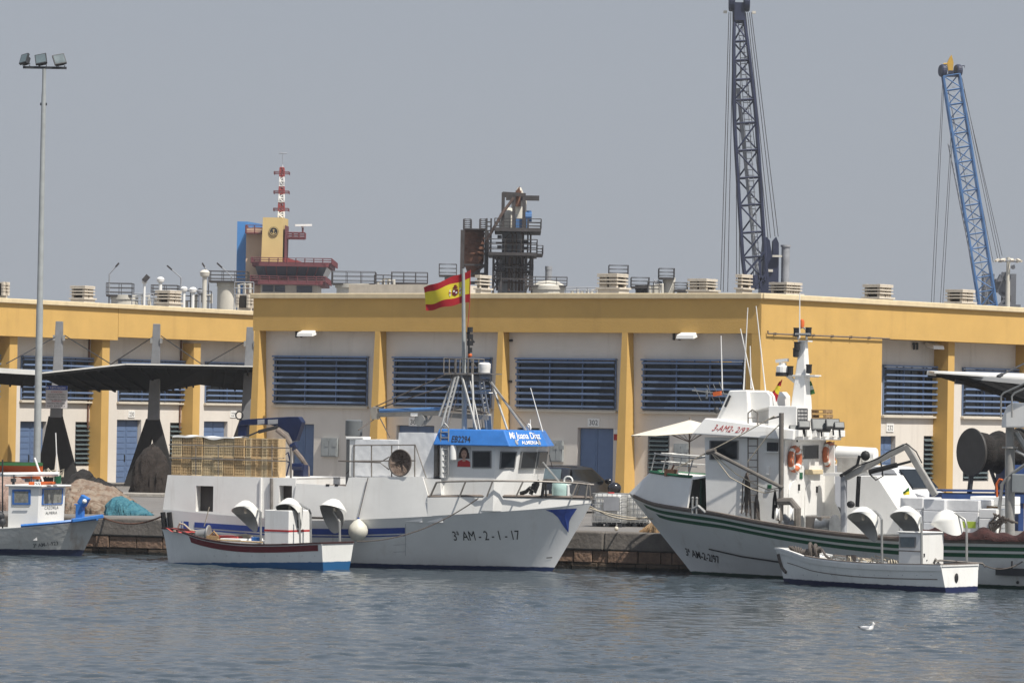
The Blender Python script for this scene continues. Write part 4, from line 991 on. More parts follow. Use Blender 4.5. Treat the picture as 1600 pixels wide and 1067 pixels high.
# upturned boat behind the small boat
F = fr(20, 156.); ob = thing('rowing_boat', 'orange rowing boat with a green rim laid up on the quay', 'rowing boat', F)
xa, xb = F.X(-60, 730, 0), F.X(67, 730, 0); zt = F.Z(30, 722, 0); zm = F.Z(30, 727, 0); zbm = F.Z(30, 748, 0)
def hb(u): return .85 * (1 - max(0, (u - .55) / .45) ** 2.2)
mb = MB(F); mb.grid(lambda u, v: V((xa + (xb - xa) * u, (2 * v - 1) * hb(u), zbm + (zm - zbm) * abs(2 * v - 1) ** .6 - .0)), 24, 16); mb.build('hull', M['orange'], ob, smooth=True)
mb = MB(F)
for s_ in (-1, 1): mb.grid(lambda u, v: V((xa + (xb - xa) * u, s_ * (hb(u) + .03), zm + (zt - zm) * v)), 24, 1); mb.grid(lambda u, v: V((xa + (xb - xa) * u, s_ * (hb(u) + .03 - .12 * v), zt)), 24, 1)
mb.build('rim', mat('boat rim green', (.03, .12, .04), .5), ob)
for q0 in (xa + .4, xb - 1.4): mb = MB(F); mb.box(q0, q0 + .2, -.6, .6, 0, zbm + .1); mb.build('cradle', M['woodrail'], ob)

# black hatchback --------------------------------------------------------
M['carblack'] = mat('car black', (.012, .012, .014), .18, .1, 2, spec=.6, coat=.6)
M['carwhite'] = mat('van white', (.72, .72, .72), .25, .03, 2, coat=.4)
M['tyre'] = mat('tyre', (.02, .02, .02), .8); M['rim'] = mat('wheel rim', (.3, .3, .31), .35, .1, 3, metal=.6)
M['taillight'] = mat('tail light', (.30, .01, .012), .15, .1, 4, spec=.7)
def car_body(F, t, prof, hw, m, tumble):
    """prof: closed side outline (x, z); widened to +-hw and narrowed above z0 by tumble"""
    z0, zt, ins = tumble
    def sidey(z): return hw - ins * max(0, (z - z0) / (zt - z0)) ** 1.2
    n = len(prof); mb = MB(F); vs = []
    k = 9
    for j in range(k):
        s_ = -1 + 2 * j / (k - 1)
        for x, z in prof:
            e = 1 - .05 * abs(s_) ** 4
            vs.append((x * e, s_ * sidey(z), .32 + (z - .32) * (1 - .03 * abs(s_) ** 4)))
    fs = [(j * n + i, j * n + (i + 1) % n, (j + 1) * n + (i + 1) % n, (j + 1) * n + i) for j in range(k - 1) for i in range(n)]
    fs += [tuple(range(n)), tuple(range(k * n - 1, (k - 1) * n - 1, -1))]
    mb.add(vs, fs); return mb.build('body', m, t, smooth=35), sidey
def wheels(F, t, xs2, hw, r=.31):
    for x in xs2:
        for s_ in (-1, 1):
            mb = MB(F); mb.lathe([(r * .7, -.1), (r * .95, -.1), (r, -.06), (r, .06), (r * .95, .1), (r * .7, .1)], (x, s_ * (hw - .08), r), (0, 1, 0), 22); w_ = mb.build('wheel', M['tyre'], t, smooth=True)
            mb = MB(F); mb.lathe([(r * .68, -.105), (r * .15, -.085)], (x, s_ * (hw - .08), r), (0, s_, 0), 16); mb.lathe([(r * .68, .09), (r * .5, .085), (r * .15, .1), (.01, .1)], (x, s_ * (hw - .08), r), (0, s_, 0), 16); mb.build('rim', M['rim'], w_)
# car frame: x forward; facing away to the right
p = fr(892, 161.).o
HF = Frame((p.x, 161., QZ), -62)     # x axis away from the camera and right
hc = thing('parked_car', 'black hatchback seen from behind, parked on the quay behind the bow rail', 'car', HF)
prof = [(-1.95, .35), (-2.0, .55), (-1.98, .85), (-1.88, .98), (-1.55, 1.42), (-1.35, 1.49), (-.4, 1.53), (.2, 1.48), (.95, 1.02), (1.75, .88), (1.98, .7), (2.0, .4), (1.9, .3), (-1.85, .3)]
body, sy = car_body(HF, hc, prof, .86, M['carblack'], (.95, 1.5, .20))
mb = MB(HF); mb.prism([(-1.90, -.62, 1.0), (-1.90, .62, 1.0), (-1.60, .5, 1.40), (-1.60, -.5, 1.40)], (-.02, 0, .012)); mb.build('rear_window', M['slat'], hc)
for s_ in (-1, 1):
    mb = MB(HF); mb.prism([(-1.5, s_ * (sy(1.02) + .004), 1.0), (.7, s_ * (sy(1.02) + .004), 1.0), (.15, s_ * (sy(1.4) + .004), 1.40), (-1.3, s_ * (sy(1.4) + .004), 1.40)], (0, s_ * .012, .0)); mb.build('side_window', M['glass'], hc)
    mb = MB(HF); mb.cbox((-1.93, s_ * .66, .86), .1, .26, .22); mb.build('tail_light', M['taillight'], hc, bevel=.03)
    mb = MB(HF); mb.ball((.75, s_ * .98, 1.02), .12, 10, (.6, 1, .8)); mb.build('wing_mirror', M['carblack'], hc, smooth=True)
wheels(HF, hc, (-1.28, 1.25), .84)
mb = MB(HF); mb.box(-2.03, -2.0, -.26, .26, .62, .74); mb.build('number_plate', M['whiteclean'], hc)
mb = MB(HF); mb.tube((-1.3, 0, 1.5), (-1.5, 0, 1.85), .012, 5); mb.build('aerial', M['dark'], hc)
hc.scale = (1.19, 1.19, 1.19)
# white van
p = fr(1392, 150.).o
VF = Frame((p.x, 150., QZ), 40)
vn = thing('parked_van', 'white delivery van parked behind the hydraulic arm of the green striped boat', 'van', VF)
prof = [(-2.7, .35), (-2.72, 1.0), (-2.65, 2.05), (-2.5, 2.15), (.3, 2.15), (.75, 2.05), (1.55, 1.3), (2.35, 1.1), (2.5, .85), (2.5, .4), (2.4, .3), (-2.6, .3)]
body, sy = car_body(VF, vn, prof, .95, M['carwhite'], (1.1, 2.15, .14))
for s_ in (-1, 1):
    mb = MB(VF); mb.prism([(.35, s_ * (sy(1.25) + .004), 1.25), (1.35, s_ * (sy(1.25) + .004), 1.25), (.85, s_ * (sy(1.85) + .006), 1.85), (.35, s_ * (sy(1.85) + .006), 1.85)], (0, s_ * .012, 0)); mb.build('side_window', M['glass'], vn)
    mb = MB(VF); mb.cbox((1.1, s_ * 1.1, 1.3), .14, .18, .28); mb.build('wing_mirror', M['dark'], vn, bevel=.03)
    mb = MB(VF); mb.cbox((2.42, s_ * .7, .92), .16, .32, .2); mb.build('headlight', M['slat'], vn, bevel=.03)
    mb = MB(VF); mb.box(.28, .32, s_ * (sy(1) + .001), s_ * (sy(1) + .006), .5, 1.9); mb.box(-.1, .08, s_ * (sy(1) + .001), s_ * (sy(1) + .03), 1.05, 1.12); mb.build('door_seam', M['dark'], vn)
mb = MB(VF); mb.prism([(1.50, -.78, 1.36), (1.50, .78, 1.36), (.84, .7, 2.0), (.84, -.7, 2.0)], (.03, 0, .03)); mb.build('windscreen', M['glass'], vn)
wheels(VF, vn, (-1.6, 1.6), .93, .33)

# scooter with a helmet-like top box
F = fr(987, 158.); sc_ = thing('scooter', 'dark scooter standing on the quay behind the water tanks', 'scooter', F)
s = FPX / F.o.y; r_ = .24
for x in (-.5, .62):
    mb = MB(F); mb.torus((x, 0, r_), (0, 1, 0), r_ - .06, .06, 18, 8); w_ = mb.build('wheel', M['tyre'], sc_, smooth=True); mb = MB(F); mb.lathe([(r_ - .1, -.04), (r_ - .1, .04)], (x, 0, r_), (0, 1, 0), 14); mb.build('rim', M['rim'], w_)
mb = MB(F); mb.prism([(x, -.16, z) for x, z in ((-.7, .5), (-.45, .28), (.1, .22), (.35, .3), (.62, .95), (.5, 1.0), (.2, .42), (-.02, .42), (-.1, .72), (-.72, .72))], (0, .32, 0)); mb.build('body', M['carblack'], sc_, bevel=.04)
mb = MB(F); mb.cbox((-.4, 0, .78), .75, .28, .12); mb.build('seat', M['black'], sc_, bevel=.04)
mb = MB(F); mb.path([(.5, -.35, 1.08), (.55, -.1, 1.02), (.55, .1, 1.02), (.5, .35, 1.08)], .025, 6); mb.tube((.62, 0, .3), (.54, 0, 1.02), .035); mb.build('handlebar', M['dark'], sc_)
mb = MB(F)
for sgn in (-1, 1): mb.tube((.5, sgn * .3, 1.08), (.46, sgn * .36, 1.25), .01, 4); mb.ball((.46, sgn * .36, 1.28), .07, 8, (1, .5, .8))
mb.build('mirror', M['dark'], sc_)
mb = MB(F); mb.ball((-.62, 0, 1.02), .26, 16, (1, .95, .85)); mb.box(-.74, -.5, -.1, .1, .78, .85); mb.build('top_box', M['carblack'], sc_, smooth=True)

# caged water tanks --------------------------------------------------------
M['ibc'] = mat('milky plastic', (.62, .62, .60), .35, .12, 2.5, bump=.1, bscale=6)
def ibc(px, py, ang, label, wd=1.05, hh=1.12):
    F = qframe(px, py, 0, ang); t = thing('water_tank', label, 'water tank', F); d = 1.0
    mb = MB(F); mb.box(-wd / 2 + .04, wd / 2 - .04, .04, d - .04, .16, hh - .02); mb.build('tank', M['ibc'], t, bevel=.08, smooth=True)
    mb = MB(F)
    for k in range(6):
        z = .17 + (hh - .17) * k / 5; mb.path([(-wd / 2, 0, z), (wd / 2, 0, z), (wd / 2, d, z), (-wd / 2, d, z)], .014, 4, True)
    for k in range(7):
        x = -wd / 2 + wd * k / 6
        for y in (0, d): mb.tube((x, y, .12), (x, y, hh), .011, 4)
        for x2 in (-wd / 2, wd / 2): mb.tube((x2, d * k / 6, .12), (x2, d * k / 6, hh), .011, 4)
    mb.build('cage', M['steel'], t)
    mb = MB(F)
    for y in (0, d / 2 - .05, d - .1): mb.box(-wd / 2, wd / 2, y, y + .1, .1, .13); [mb.box(x - .07, x + .07, y, y + .1, .0, .1) for x in (-wd / 2 + .07, 0, wd / 2 - .07)]
    mb.build('pallet', M['dark'], t)
    mb = MB(F); mb.lathe([(.11, 0), (.11, .06)], (0, d / 2, hh - .02), n=14); mb.build('lid', M['red'], t)
    return t, F
t, F = ibc(948, 823, 16, 'caged white water tank with a dark label panel, nearest the trawler bow', 1.02)
mb = MB(F); mb.box(-.12, .42, -.022, -.016, .55, 1.0); mb.build('label_panel', M['fgrey'], t)
t, F = ibc(992, 823, 16, 'caged white water tank half hidden by the green striped bow', .9, 1.1)
def buoy(px, py, r, m, label, Fy=0):
    F = qframe(px, py); o_ = thing('buoy', label, 'buoy', F); mb = MB(F); mb.ball((0, 0, r), r, 14, (1, 1, 1.1)); mb.build('float', m, o_, smooth=True); mb = MB(F); mb.torus((0, 0, 2.1 * r), (0, 1, 0), r * .25, r * .09, 10, 5); mb.build('eye', M['ropedark'], o_)
buoy(1011, 823, .20, mat('dirty white float', (.62, .58, .52), .5, .15), 'white float lying beside the caged tanks'); buoy(1023, 827, .15, M['orange'], 'small orange float on the quay under the green striped bow'); buoy(963, 829, .07, mat('pale float', (.6, .55, .45), .6), 'tiny pale float at the quay edge below the caged tanks')
o = mound('fishing_net', 'tangle of ochre net beside the white float under the bow', 'fishing net', [(1000, 829), (1012, 820), (1024, 813), (1036, 815), (1046, 826), (1050, 830)], 136.8, .5, netmat('ochre netting', (.25, .15, .07), (.32, .22, .12), 9), 21, .3, 2)

# parasol ------------------------------------------------------------------
F = fr(1077, 160.); ps = thing('parasol', 'open cream market parasol on the quay beyond the green striped boat', 'parasol', F)
on = lambda a, b, y=0: F.on(a, b, y)
ap = on(1077, 656); rr = 1.75; ze = F.Z(1077, 676, 0)
mb = MB(F); n = 8; vs = [V((0, 0, ap.z))] + [V((rr * 1.15 * math.cos(2 * PI * i / n + .2) - .25, rr * math.sin(2 * PI * i / n + .2), ze - (.06 if i % 2 else .02) + .12 * math.cos(2 * PI * i / n + .2))) for i in range(n)]
mb.add(vs + [v + V((0, 0, -.015)) for v in vs], [(0, 1 + i, 1 + (i + 1) % n) for i in range(n)] + [(n + 1, n + 2 + (i + 1) % n, n + 2 + i) for i in range(n)])
mb.build('cover', mat('cream canvas', (.66, .60, .50), .9, .06), ps)
mb = MB(F); mb.tube((0, 0, 0), (0, 0, ap.z + .1), .03, 8); mb.box(-.35, .35, -.35, .35, 0, .1); mb.build('pole', M['woodrail'], ps)
mb = MB(F)
for i in range(n): mb.tube((0, 0, ze - .35), vs[1 + i].lerp(vs[0], .45) + V((0, 0, -.04)), .014, 4); mb.tube(vs[1 + i] + V((0, 0, -.03)), vs[0] + V((0, 0, -.05)), .012, 4)
mb.build('rib', M['woodrail'], ps)

# net drum on a blue trailer --------------------------------------------------
p = fr(1530, 146.).o; F = Frame((p.x, 146., QZ), -20)
nd = thing('net_drum', 'large black net reel on a blue steel stand behind the white foam boxes', 'net reel', F)
on = lambda a, b, y=0: F.on(a, b, y)
c0 = on(1508, 706); c1 = on(1592, 704); ax = V((1, .2, 0)).normalized(); rad = 37 / FPX * 146
M['drum'] = mat('drum grey', (.05, .047, .044), .55, .25, 2)
for c in (c0 + V((.25, 0, 0)), c0 + ax * 2.35 + V((0, 0, .03))): mb = MB(F); mb.lathe([(.1, -.04), (rad, -.04), (rad + .02, 0), (rad, .04), (.1, .04)], c, ax, 36); mb.build('flange', M['drum'], nd, smooth=30)
mb = MB(F); prof = [(.55, .1)] + [(.5 + .17 * math.sin(k * .7) ** 2 + .16 * (k / 12), .1 + 1.85 * k / 12) for k in range(13)] + [(.5, 2.1)]
mb.lathe(prof, c0 + V((.25, 0, 0)), ax, 24); mb.build('wound_net', nblack, nd, smooth=60)
mb = MB(F); zb = on(1500, 770).z
for k in (.55, 1.75):
    q = c0 + V((.25, 0, 0)) + ax * k
    mb.beam(q + V((-.4, 0, 0)), V((q.x - .55, q.y, zb)), .13); mb.beam(q, V((q.x + .6, q.y, zb)), .1)
mb.ball(c0 + ax * 1.6 + V((0, -.5, -.95)), .16, 10); mb.build('stand', M['dark'], nd)
mb = MB(F); xa, xb = on(1462, 765).x, on(1600, 765).x; mb.box(xa, xb, -.5, .5, zb - .32, zb); mb.box(xa, xb, -.55, .55, zb + .06, zb + .12); mb.box(xb - .9, xb - .2, -.4, .4, zb, zb + 1.0)
for x in (xa + .3, xb - .3): mb.box(x - .1, x + .1, -.4, .4, 0, zb - .3)
mb.build('base_frame', M['navyst'] if 'navyst' in M else mat('trailer blue', (.02, .05, .16), .5, .2, 2), nd)
# ------------------------------------------------------------------ boats
class Hull:
    def __init__(s, F, xs, xb, sheer, B, z0=-.5, rake_b=1.0, rake_s=0.0, tr=.9, um=.5, n=2.2, w0=.92, w1=.25, q=.7, stempow=1.0, ke=1.6):
        s.F = F; s.xs = xs; s.xb = xb; s.sg = 1 if xb > xs else -1; s.B = B; s.z0 = z0; s.rb = rake_b; s.rs = rake_s; s.tr = tr; s.um = um; s.n = n; s.w0 = w0; s.w1 = w1; s.q = q; s.sp = stempow; s.ke = ke
        pts = sorted(sheer); s.sx = [p[0] for p in pts]; s.sz = [p[1] for p in pts]
    def zs(s, u):
        x = s.xs + (s.xb - s.xs) * u
        return sum(float(np.interp(x + d, s.sx, s.sz)) for d in (-.5, -.25, 0, .25, .5)) / 5
    def stern(s, v): return s.xs + s.sg * s.rs * (1 - v)
    def bow(s, v): return s.xb - s.sg * s.rb * max(0, 1 - v) ** s.sp
    def plan(s, u):
        if u < s.um:
            t = u / s.um; return s.tr + (1 - s.tr) * math.sin(t * PI / 2)
        t = min(1, (u - s.um) / (1 - s.um)); return max(0, 1 - t ** s.n)
    def hb(s, u, v):
        k = min(1, max(0, u)) ** s.ke; wl = s.w0 + (s.w1 - s.w0) * k
        return s.B * s.plan(min(1, max(0, u))) * (wl + (1 - wl) * max(0, v) ** s.q)
    def pt(s, u, v, side=-1, off=0):
        return V((s.stern(v) + (s.bow(v) - s.stern(v)) * u, side * (s.hb(u, v) + off), s.z0 + (s.zs(u) - s.z0) * v))
    def lat(s, x, z):
        u = (x - s.xs) / (s.xb - s.xs)
        for _ in range(7):
            u = min(1, max(0, u)); v = (z - s.z0) / (s.zs(u) - s.z0); v = min(1.3, max(0, v)); u = (x - s.stern(v)) / (s.bow(v) - s.stern(v))
        return s.hb(u, v)
    def px(s, a, b, off=0.012):
        l = s.B
        for _ in range(10):
            p = s.F.on(a, b, -l); l = .5 * l + .5 * s.lat(p.x, p.z)
        l = s.lat(p.x, p.z); return V((p.x, -(l + off), p.z))
    def drape(s, mb, x, z, off=.012): return V((x, -(s.lat(x, z) + off), z))
    def strip(s, mb, top, bot, off=.012, n=40, both=True, thick=0):
        """top, bot: offsets below the sheer as functions of u (metres), u range tuple first"""
        for side in ((-1, 1) if both else (-1,)):
            def fn(u, v):
                uu = top[0] + (top[1] - top[0]) * u; d = top[2] + (bot - top[2]) * v
                vv = 1 - d / (s.zs(uu) - s.z0); return s.pt(uu, vv, side, off)
            mb.grid(fn, n, 2)
    def shell(s, nu=64, nv=14, deck=None):
        mb = MB(s.F)
        for side in (-1, 1): mb.grid(lambda u, v: s.pt(u, v, side), nu, nv)
        st = [s.pt(0, j / nv, -1) for j in range(nv + 1)] + [s.pt(0, j / nv, 1) for j in range(nv, -1, -1)]
        n = len(st); mb.add(st, [tuple(range(n))])
        if deck is not None:
            def fd(u, v): z = s.zs(u) - deck; vv = (z - s.z0) / (s.zs(u) - s.z0); w = s.hb(u, vv); p = s.pt(u, vv, 1); return V((p.x, (2 * v - 1) * w, z))
            mb.grid(fd, nu, 2)
        return mb
    def caprail(s, w=.12, h=.06, u0=0, u1=1, inset=.03, n=70, close_stern=True, z=0):
        mb = MB(s.F)
        for side in (-1, 1):
            def ring(u):
                p = s.pt(u, 1, side); o = V((p.x, p.y + side * inset, p.z + z)); i = V((p.x, p.y - side * min(w, abs(p.y) + .02), p.z + z))
                return [o, i, i + V((0, 0, h)), o + V((0, 0, h))]
            vs = []; fs = []
            for k in range(n + 1): vs += ring(u0 + (u1 - u0) * k / n)
            for k in range(n):
                for j in range(4): fs.append((k * 4 + j, (k + 1) * 4 + j, (k + 1) * 4 + (j + 1) % 4, k * 4 + (j + 1) % 4))
            fs += [(0, 1, 2, 3), (n * 4 + 3, n * 4 + 2, n * 4 + 1, n * 4)]
            mb.add(vs, fs)
        if close_stern and u0 == 0:
            a, b = s.pt(0, 1, -1), s.pt(0, 1, 1); mb.box(min(a.x - s.sg * inset, a.x + s.sg * w), max(a.x - s.sg * inset, a.x + s.sg * w), a.y + .02, b.y - .02, a.z + z + .002, a.z + z + h - .002)
        return mb
def flip_tag(): pass
def glass_panel(F, root, quad, name='window', inset=.05, thick=.03, frame='greyframe', glass='glass', out=None):
    """quad: 4 corners (bl, br, tr, tl) on a wall; frame ring plus pane"""
    a, b, c, d = [V(p) for p in quad]; n = (b - a).cross(d - a).normalized()
    if out is not None and n.dot(V(out)) < 0: n = -n
    cen = (a + b + c + d) / 4; mb = MB(F); vs = []
    for p in (a, b, c, d): vs += [p + n * .002, p + n * thick]
    inn = [p + (cen - p).normalized() * inset for p in (a, b, c, d)]
    for p in inn: vs += [p + n * .004, p + n * thick]
    fs = []
    for i in range(4):
        j = (i + 1) % 4; o0, o1 = 2 * i, 2 * j; i0, i1 = 8 + 2 * i, 8 + 2 * j
        fs += [(o0 + 1, o1 + 1, i1 + 1, i0 + 1), (o0, o1, o1 + 1, o0 + 1), (i0, i1, i1 + 1, i0 + 1)]
    mb.add(vs, fs); o = mb.build(name, M[frame], root)
    mb = MB(F); mb.add([p + n * (thick - .008) for p in inn], [(0, 1, 2, 3)]); mb.build('pane', M[glass], o)
    return o
M['greyframe'] = mat('window rubber', (.18, .18, .18), .6); M['blueframe'] = mat('blue window frame', (.045, .14, .40), .5)
M['hullwhite'] = zmix(mat('hull white', (.74, .74, .73), .35, .05, .9, streak=.28, scol=(.36, .29, .21), sscale=1.6, bump=.06, bscale=1.6), [(.13, (.02, .035, .10))])
M['hullgreen'] = zmix(mat('hull white green', (.72, .72, .70), .4, .05, .9, streak=.5, scol=(.36, .3, .23), sscale=1.8, bump=.06, bscale=1.6), [(.10, (.016, .05, .035))])
M['hullgrey'] = zmix(mat('hull old white', (.50, .50, .48), .5, .12, 1.2, streak=.95, scol=(.22, .12, .055), sscale=1.6, bump=.25, bscale=5), [(.20, (.012, .02, .06))])
M['portrait_skin'] = mat('poster skin', (.50, .30, .22), .6, .05)
M['hair'] = mat('poster hair', (.04, .022, .02), .7)
M['posterred'] = mat('poster red', (.45, .03, .03), .6)
M['wrap'] = mat('plastic wrapped foam', (.74, .74, .74), .3, .08, 3, bump=.15, bscale=6)
M['foam'] = mat('white foam', (.78, .78, .76), .7, .04, 3)
M['netring'] = netmat('brown mesh', (.12, .085, .065), (.2, .15, .12), 9)
M['cranepaint'] = mat('deck crane blue', (.006, .013, .05), .35, .2, 2)

# ================================================================== blue and white trawler
F1 = Frame((-4.0, 136.2, 0), 21); on = F1.on
b1 = thing('fishing_boat', 'white fishing trawler with bright blue wheelhouse brow and blue hull stripe', 'fishing boat', F1)
NS = -2.2
def latg(px): return NS if px < 690 else NS * (1 - ((px - 690) / 235) ** 2.2)
kn = [(253, 795), (330, 803), (420, 810), (475, 813), (540, 812), (633, 808), (740, 802), (850, 794), (924, 785)]
sheer = []
for a, b in kn: p = on(a, b, latg(a)); sheer.append((p.x, p.z))
stem = on(862, 888, 0); tip = on(924, 784, 0); xst = on(255, 800, NS).x
sheer.append((tip.x + 1, tip.z + .05)); sheer.append((xst - 1, sheer[0][1]))
H1 = Hull(F1, xst, tip.x, sheer, 2.2, z0=-.6, rake_b=(tip.x - stem.x) * 1.27, rake_s=.25, tr=1.0, um=.55, n=2.3, w0=.93, w1=0, q=1.2, stempow=1.05, ke=1.5)
H1.shell(90, 18, deck=.15).build('hull', M['hullwhite'], b1, smooth=50)
# bulwark at the bow
xa = on(667, 777, NS).x; ua = (xa - H1.xs) / (H1.xb - H1.xs); mb = MB(F1)
def btop(u):
    k = (u - ua) / (1 - ua); za = on(667, 777, NS).z; zb = on(924, 778.5, 0).z
    return za + (zb - za) * k + .04 * math.sin(PI * k)
for side in (-1, 1):
    mb.grid(lambda u, v: (lambda uu: H1.pt(uu, 1, side, .006 + .05 * v * (1 - u)) + V((0, 0, (btop(uu) - H1.zs(uu)) * v)))(ua + (1 - ua) * u), 40, 3)
    mb.grid(lambda u, v: (lambda uu: H1.pt(uu, 1, side, -.07 + .05 * v * (1 - u)) + V((-.06, 0, (btop(uu) - H1.zs(uu)) * v)))(ua + (1 - ua) * u), 40, 3)
mb.build('bulwark', M['white'], b1, smooth=True)
mb = MB(F1); mb.path([H1.pt(u, 1, -1, .0) + V((0, 0, btop(u) - H1.zs(u) + .02)) for u in np.linspace(ua, 1, 36)], .055, 6); mb.path([H1.pt(u, 1, 1, .0) + V((0, 0, btop(u) - H1.zs(u) + .02)) for u in np.linspace(ua, 1, 36)], .055, 6); mb.build('cap_rail', M['woodrail'], b1, smooth=True)
# side plating amidships (raised coaming)
def plate(F, poly, lat, th, name, m, root, mirror=True):
    mb = MB(F); pts = [V((F.X(a, b, lat), lat, F.Z(a, b, lat))) for a, b in poly]
    mb.prism(pts, (0, th, 0))
    if mirror: mb.prism([V((p.x, -p.y, p.z)) for p in pts], (0, -th, 0))
    return mb.build(name, m, root, bevel=.008)
ptop = [(458, 790), (463, 755), (540.5, 759.5), (545, 745.5), (659, 744.5), (668, 777), (674, 778)]
pxs_ = [F1.X(a, b, NS) for a, b in ptop]; pzs_ = [F1.Z(a, b, NS) for a, b in ptop]
us_ = sorted([*np.linspace(pxs_[0], pxs_[-1], 30), *pxs_[1:-1]])
for sg in (1, -1):
    mb = MB(F1); vs = []
    for x in us_:
        u = (x - H1.xs) / (H1.xb - H1.xs); zb_ = H1.zs(u); yb_ = H1.hb(u, 1) + .006; zt2 = float(np.interp(x, pxs_, pzs_))
        for y in (yb_, yb_ - .06): vs += [V((x, -sg * y, zb_ - .01)), V((x, -sg * y, zt2))]
    n = len(us_)
    mb.add(vs, [f for k in range(n - 1) for o_ in (4 * k,) for f in ((o_, o_ + 4, o_ + 5, o_ + 1), (o_ + 2, o_ + 3, o_ + 7, o_ + 6), (o_ + 1, o_ + 5, o_ + 7, o_ + 3))] + [(0, 1, 3, 2), (4 * n - 4, 4 * n - 2, 4 * n - 1, 4 * n - 3)]); mb.build('side_plating', M['white'], b1)
# stern shelter deckhouse
z0 = on(330, 806, NS).z - .1; ztop = on(330, 743.5, NS).z; xL, xR = F1.X(262, 742, NS + .05), F1.X(462, 750, NS + .05)
op = [(F1.X(305, 780, NS), F1.X(332, 780, NS), F1.Z(318, 799, NS), F1.Z(318, 759, NS)), (F1.X(435, 780, NS), F1.X(455, 780, NS), F1.Z(445, 797, NS), F1.Z(445, 758.5, NS))]
mb = MB(F1)
for sg in (1, -1):
    m2 = MB(F1); wall_open(m2, xL, xR, z0, ztop, NS + .05, op, .35)
    m2.add([(xL, NS + .05, z0), (xL, NS + .05, ztop), (F1.X(253, 797, NS), NS + .05, F1.Z(253, 797, NS)), (F1.X(253, 797, NS), NS + .05, z0)], [(0, 1, 2, 3)])
    for p in m2.v:
        if abs(p.z - z0) < 1e-4: p.z = H1.zs((p.x - H1.xs) / (H1.xb - H1.xs)) - .015
    mb.add([V((p.x, p.y * sg, p.z)) for p in m2.v], m2.f)
mb.box(xL + .02, xR, NS + .1, -NS - .1, ztop - .06, ztop - .005)
mb.add([(xL, NS + .05, ztop), (xL, -NS - .05, ztop), (F1.X(253, 797, NS), -NS - .05, sheer[0][1] - .01), (F1.X(253, 797, NS), NS + .05, sheer[0][1] - .01)], [(0, 1, 2, 3)])
mb.add([(xR, NS + .05, ztop), (xR, -NS - .05, ztop), (xR, -NS - .05, z0), (xR, NS + .05, z0)], [(0, 1, 2, 3)])
sh_ = mb.build('stern_shelter', M['white'], b1)
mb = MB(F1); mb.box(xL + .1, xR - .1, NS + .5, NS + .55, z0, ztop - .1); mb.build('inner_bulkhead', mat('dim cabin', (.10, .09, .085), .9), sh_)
mb = MB(F1); xs_ = F1.X(406, 760, NS); mb.box(xs_, xs_ + .05, NS - .01, NS + .049, z0 + .1, ztop - .02); mb.build('edge_trim', M['whiteclean'], sh_)
# deckhouse under the cargo
xq0, xq1 = F1.X(548, 745, NS), F1.X(702, 745, -1.9)
mb = MB(F1); zt_ = on(600, 745.5, NS).z - .02; zq_ = on(600, 809, NS).z - .1; mb.box(xq0, F1.X(659, 745, NS), NS + .1, -NS - .1, zq_, zt_); mb.hexa([(xq0 + 1, -2.0, zq_), (F1.X(692, 777, -2), -2.0, zq_), (F1.X(692, 777, -2), 2, zq_), (xq0 + 1, 2, zq_), (xq0 + 1, -2.0, zt_ - .003), (F1.X(688, 745, -2), -2.0, zt_ - .003), (F1.X(688, 745, -2), 2, zt_ - .003), (xq0 + 1, 2, zt_ - .003)]); mb.build('deckhouse', M['white'], b1)
# wheelhouse
WL = -1.75
zw0 = on(740, 780, WL).z - .35; zw1 = on(740, 694, WL).z; xw0 = F1.X(690, 720, WL); xc_ = F1.X(771, 720, WL)
pl0 = [(xw0, WL), (xc_, WL), (xc_ + .55, -1.25), (xc_ + .68, 0), (xc_ + .55, 1.25), (xc_, -WL), (xw0, -WL)]
lean = .16
mb = MB(F1); n = len(pl0)
vs = [V((x - (lean * .8 if 1 < i < 5 else 0), y, zw0)) for i, (x, y) in enumerate(pl0)] + [V((x + (lean if 1 < i < 5 else (.07 if i in (1, 5) else 0)), y, zw1)) for i, (x, y) in enumerate(pl0)]
mb.add(vs, [tuple(range(n)), tuple(range(2 * n - 1, n - 1, -1))] + [(i, (i + 1) % n, n + (i + 1) % n, n + i) for i in range(n)])
wh1 = mb.build('wheelhouse', M['white'], b1)
zb0, zb1 = on(740, 696, WL).z, on(740, 671, WL).z
plB = [(xw0, WL), (xc_ + .22, WL), (xc_ + .74, 0), (xc_ + .22, -WL), (xw0, -WL)]
def brow_ring(out, z): return [V((x + (out * (1.25 if 0 < i < 4 else -.6)), y + (math.copysign(out, y) if y else 0) * .8, z)) for i, (x, y) in enumerate(plB)]
mb = MB(F1); A = brow_ring(.34, zb0); B_ = brow_ring(.12, zb1); nb_ = 5
mb.add(A + B_, [tuple(range(5)), tuple(range(9, 4, -1))] + [(i, (i + 1) % 5, 5 + (i + 1) % 5, 5 + i) for i in range(5)])
br = mb.build('brow', M['blue'], b1, bevel=.03)
def on_quad(a, b, c, d, off=.012):
    """bilinear patch; u, v in metres from the middle"""
    a, b, c, d = map(V, (a, b, c, d)); w_ = ((b - a).length + (c - d).length) / 2; h_ = (d - a).length; nrm = (b - a).cross(d - a).normalized()
    def fn(u, v):
        s_ = u / w_ + .5; t = v / h_ + .5; return a.lerp(b, s_).lerp(d.lerp(c, s_), t) + nrm * off
    return fn, w_, h_
mb = MB(F1); f, w_, h_ = on_quad(A[0], A[1], B_[1], B_[0]); text_on(mb, 'EB2294', .62, .21, lambda u, v: f(u - .33, v - .06), bold=.01); mb.build('lettering', M['letter'], br)
mb = MB(F1); f, w2, _ = on_quad(A[1], A[2], B_[2], B_[1], .016)
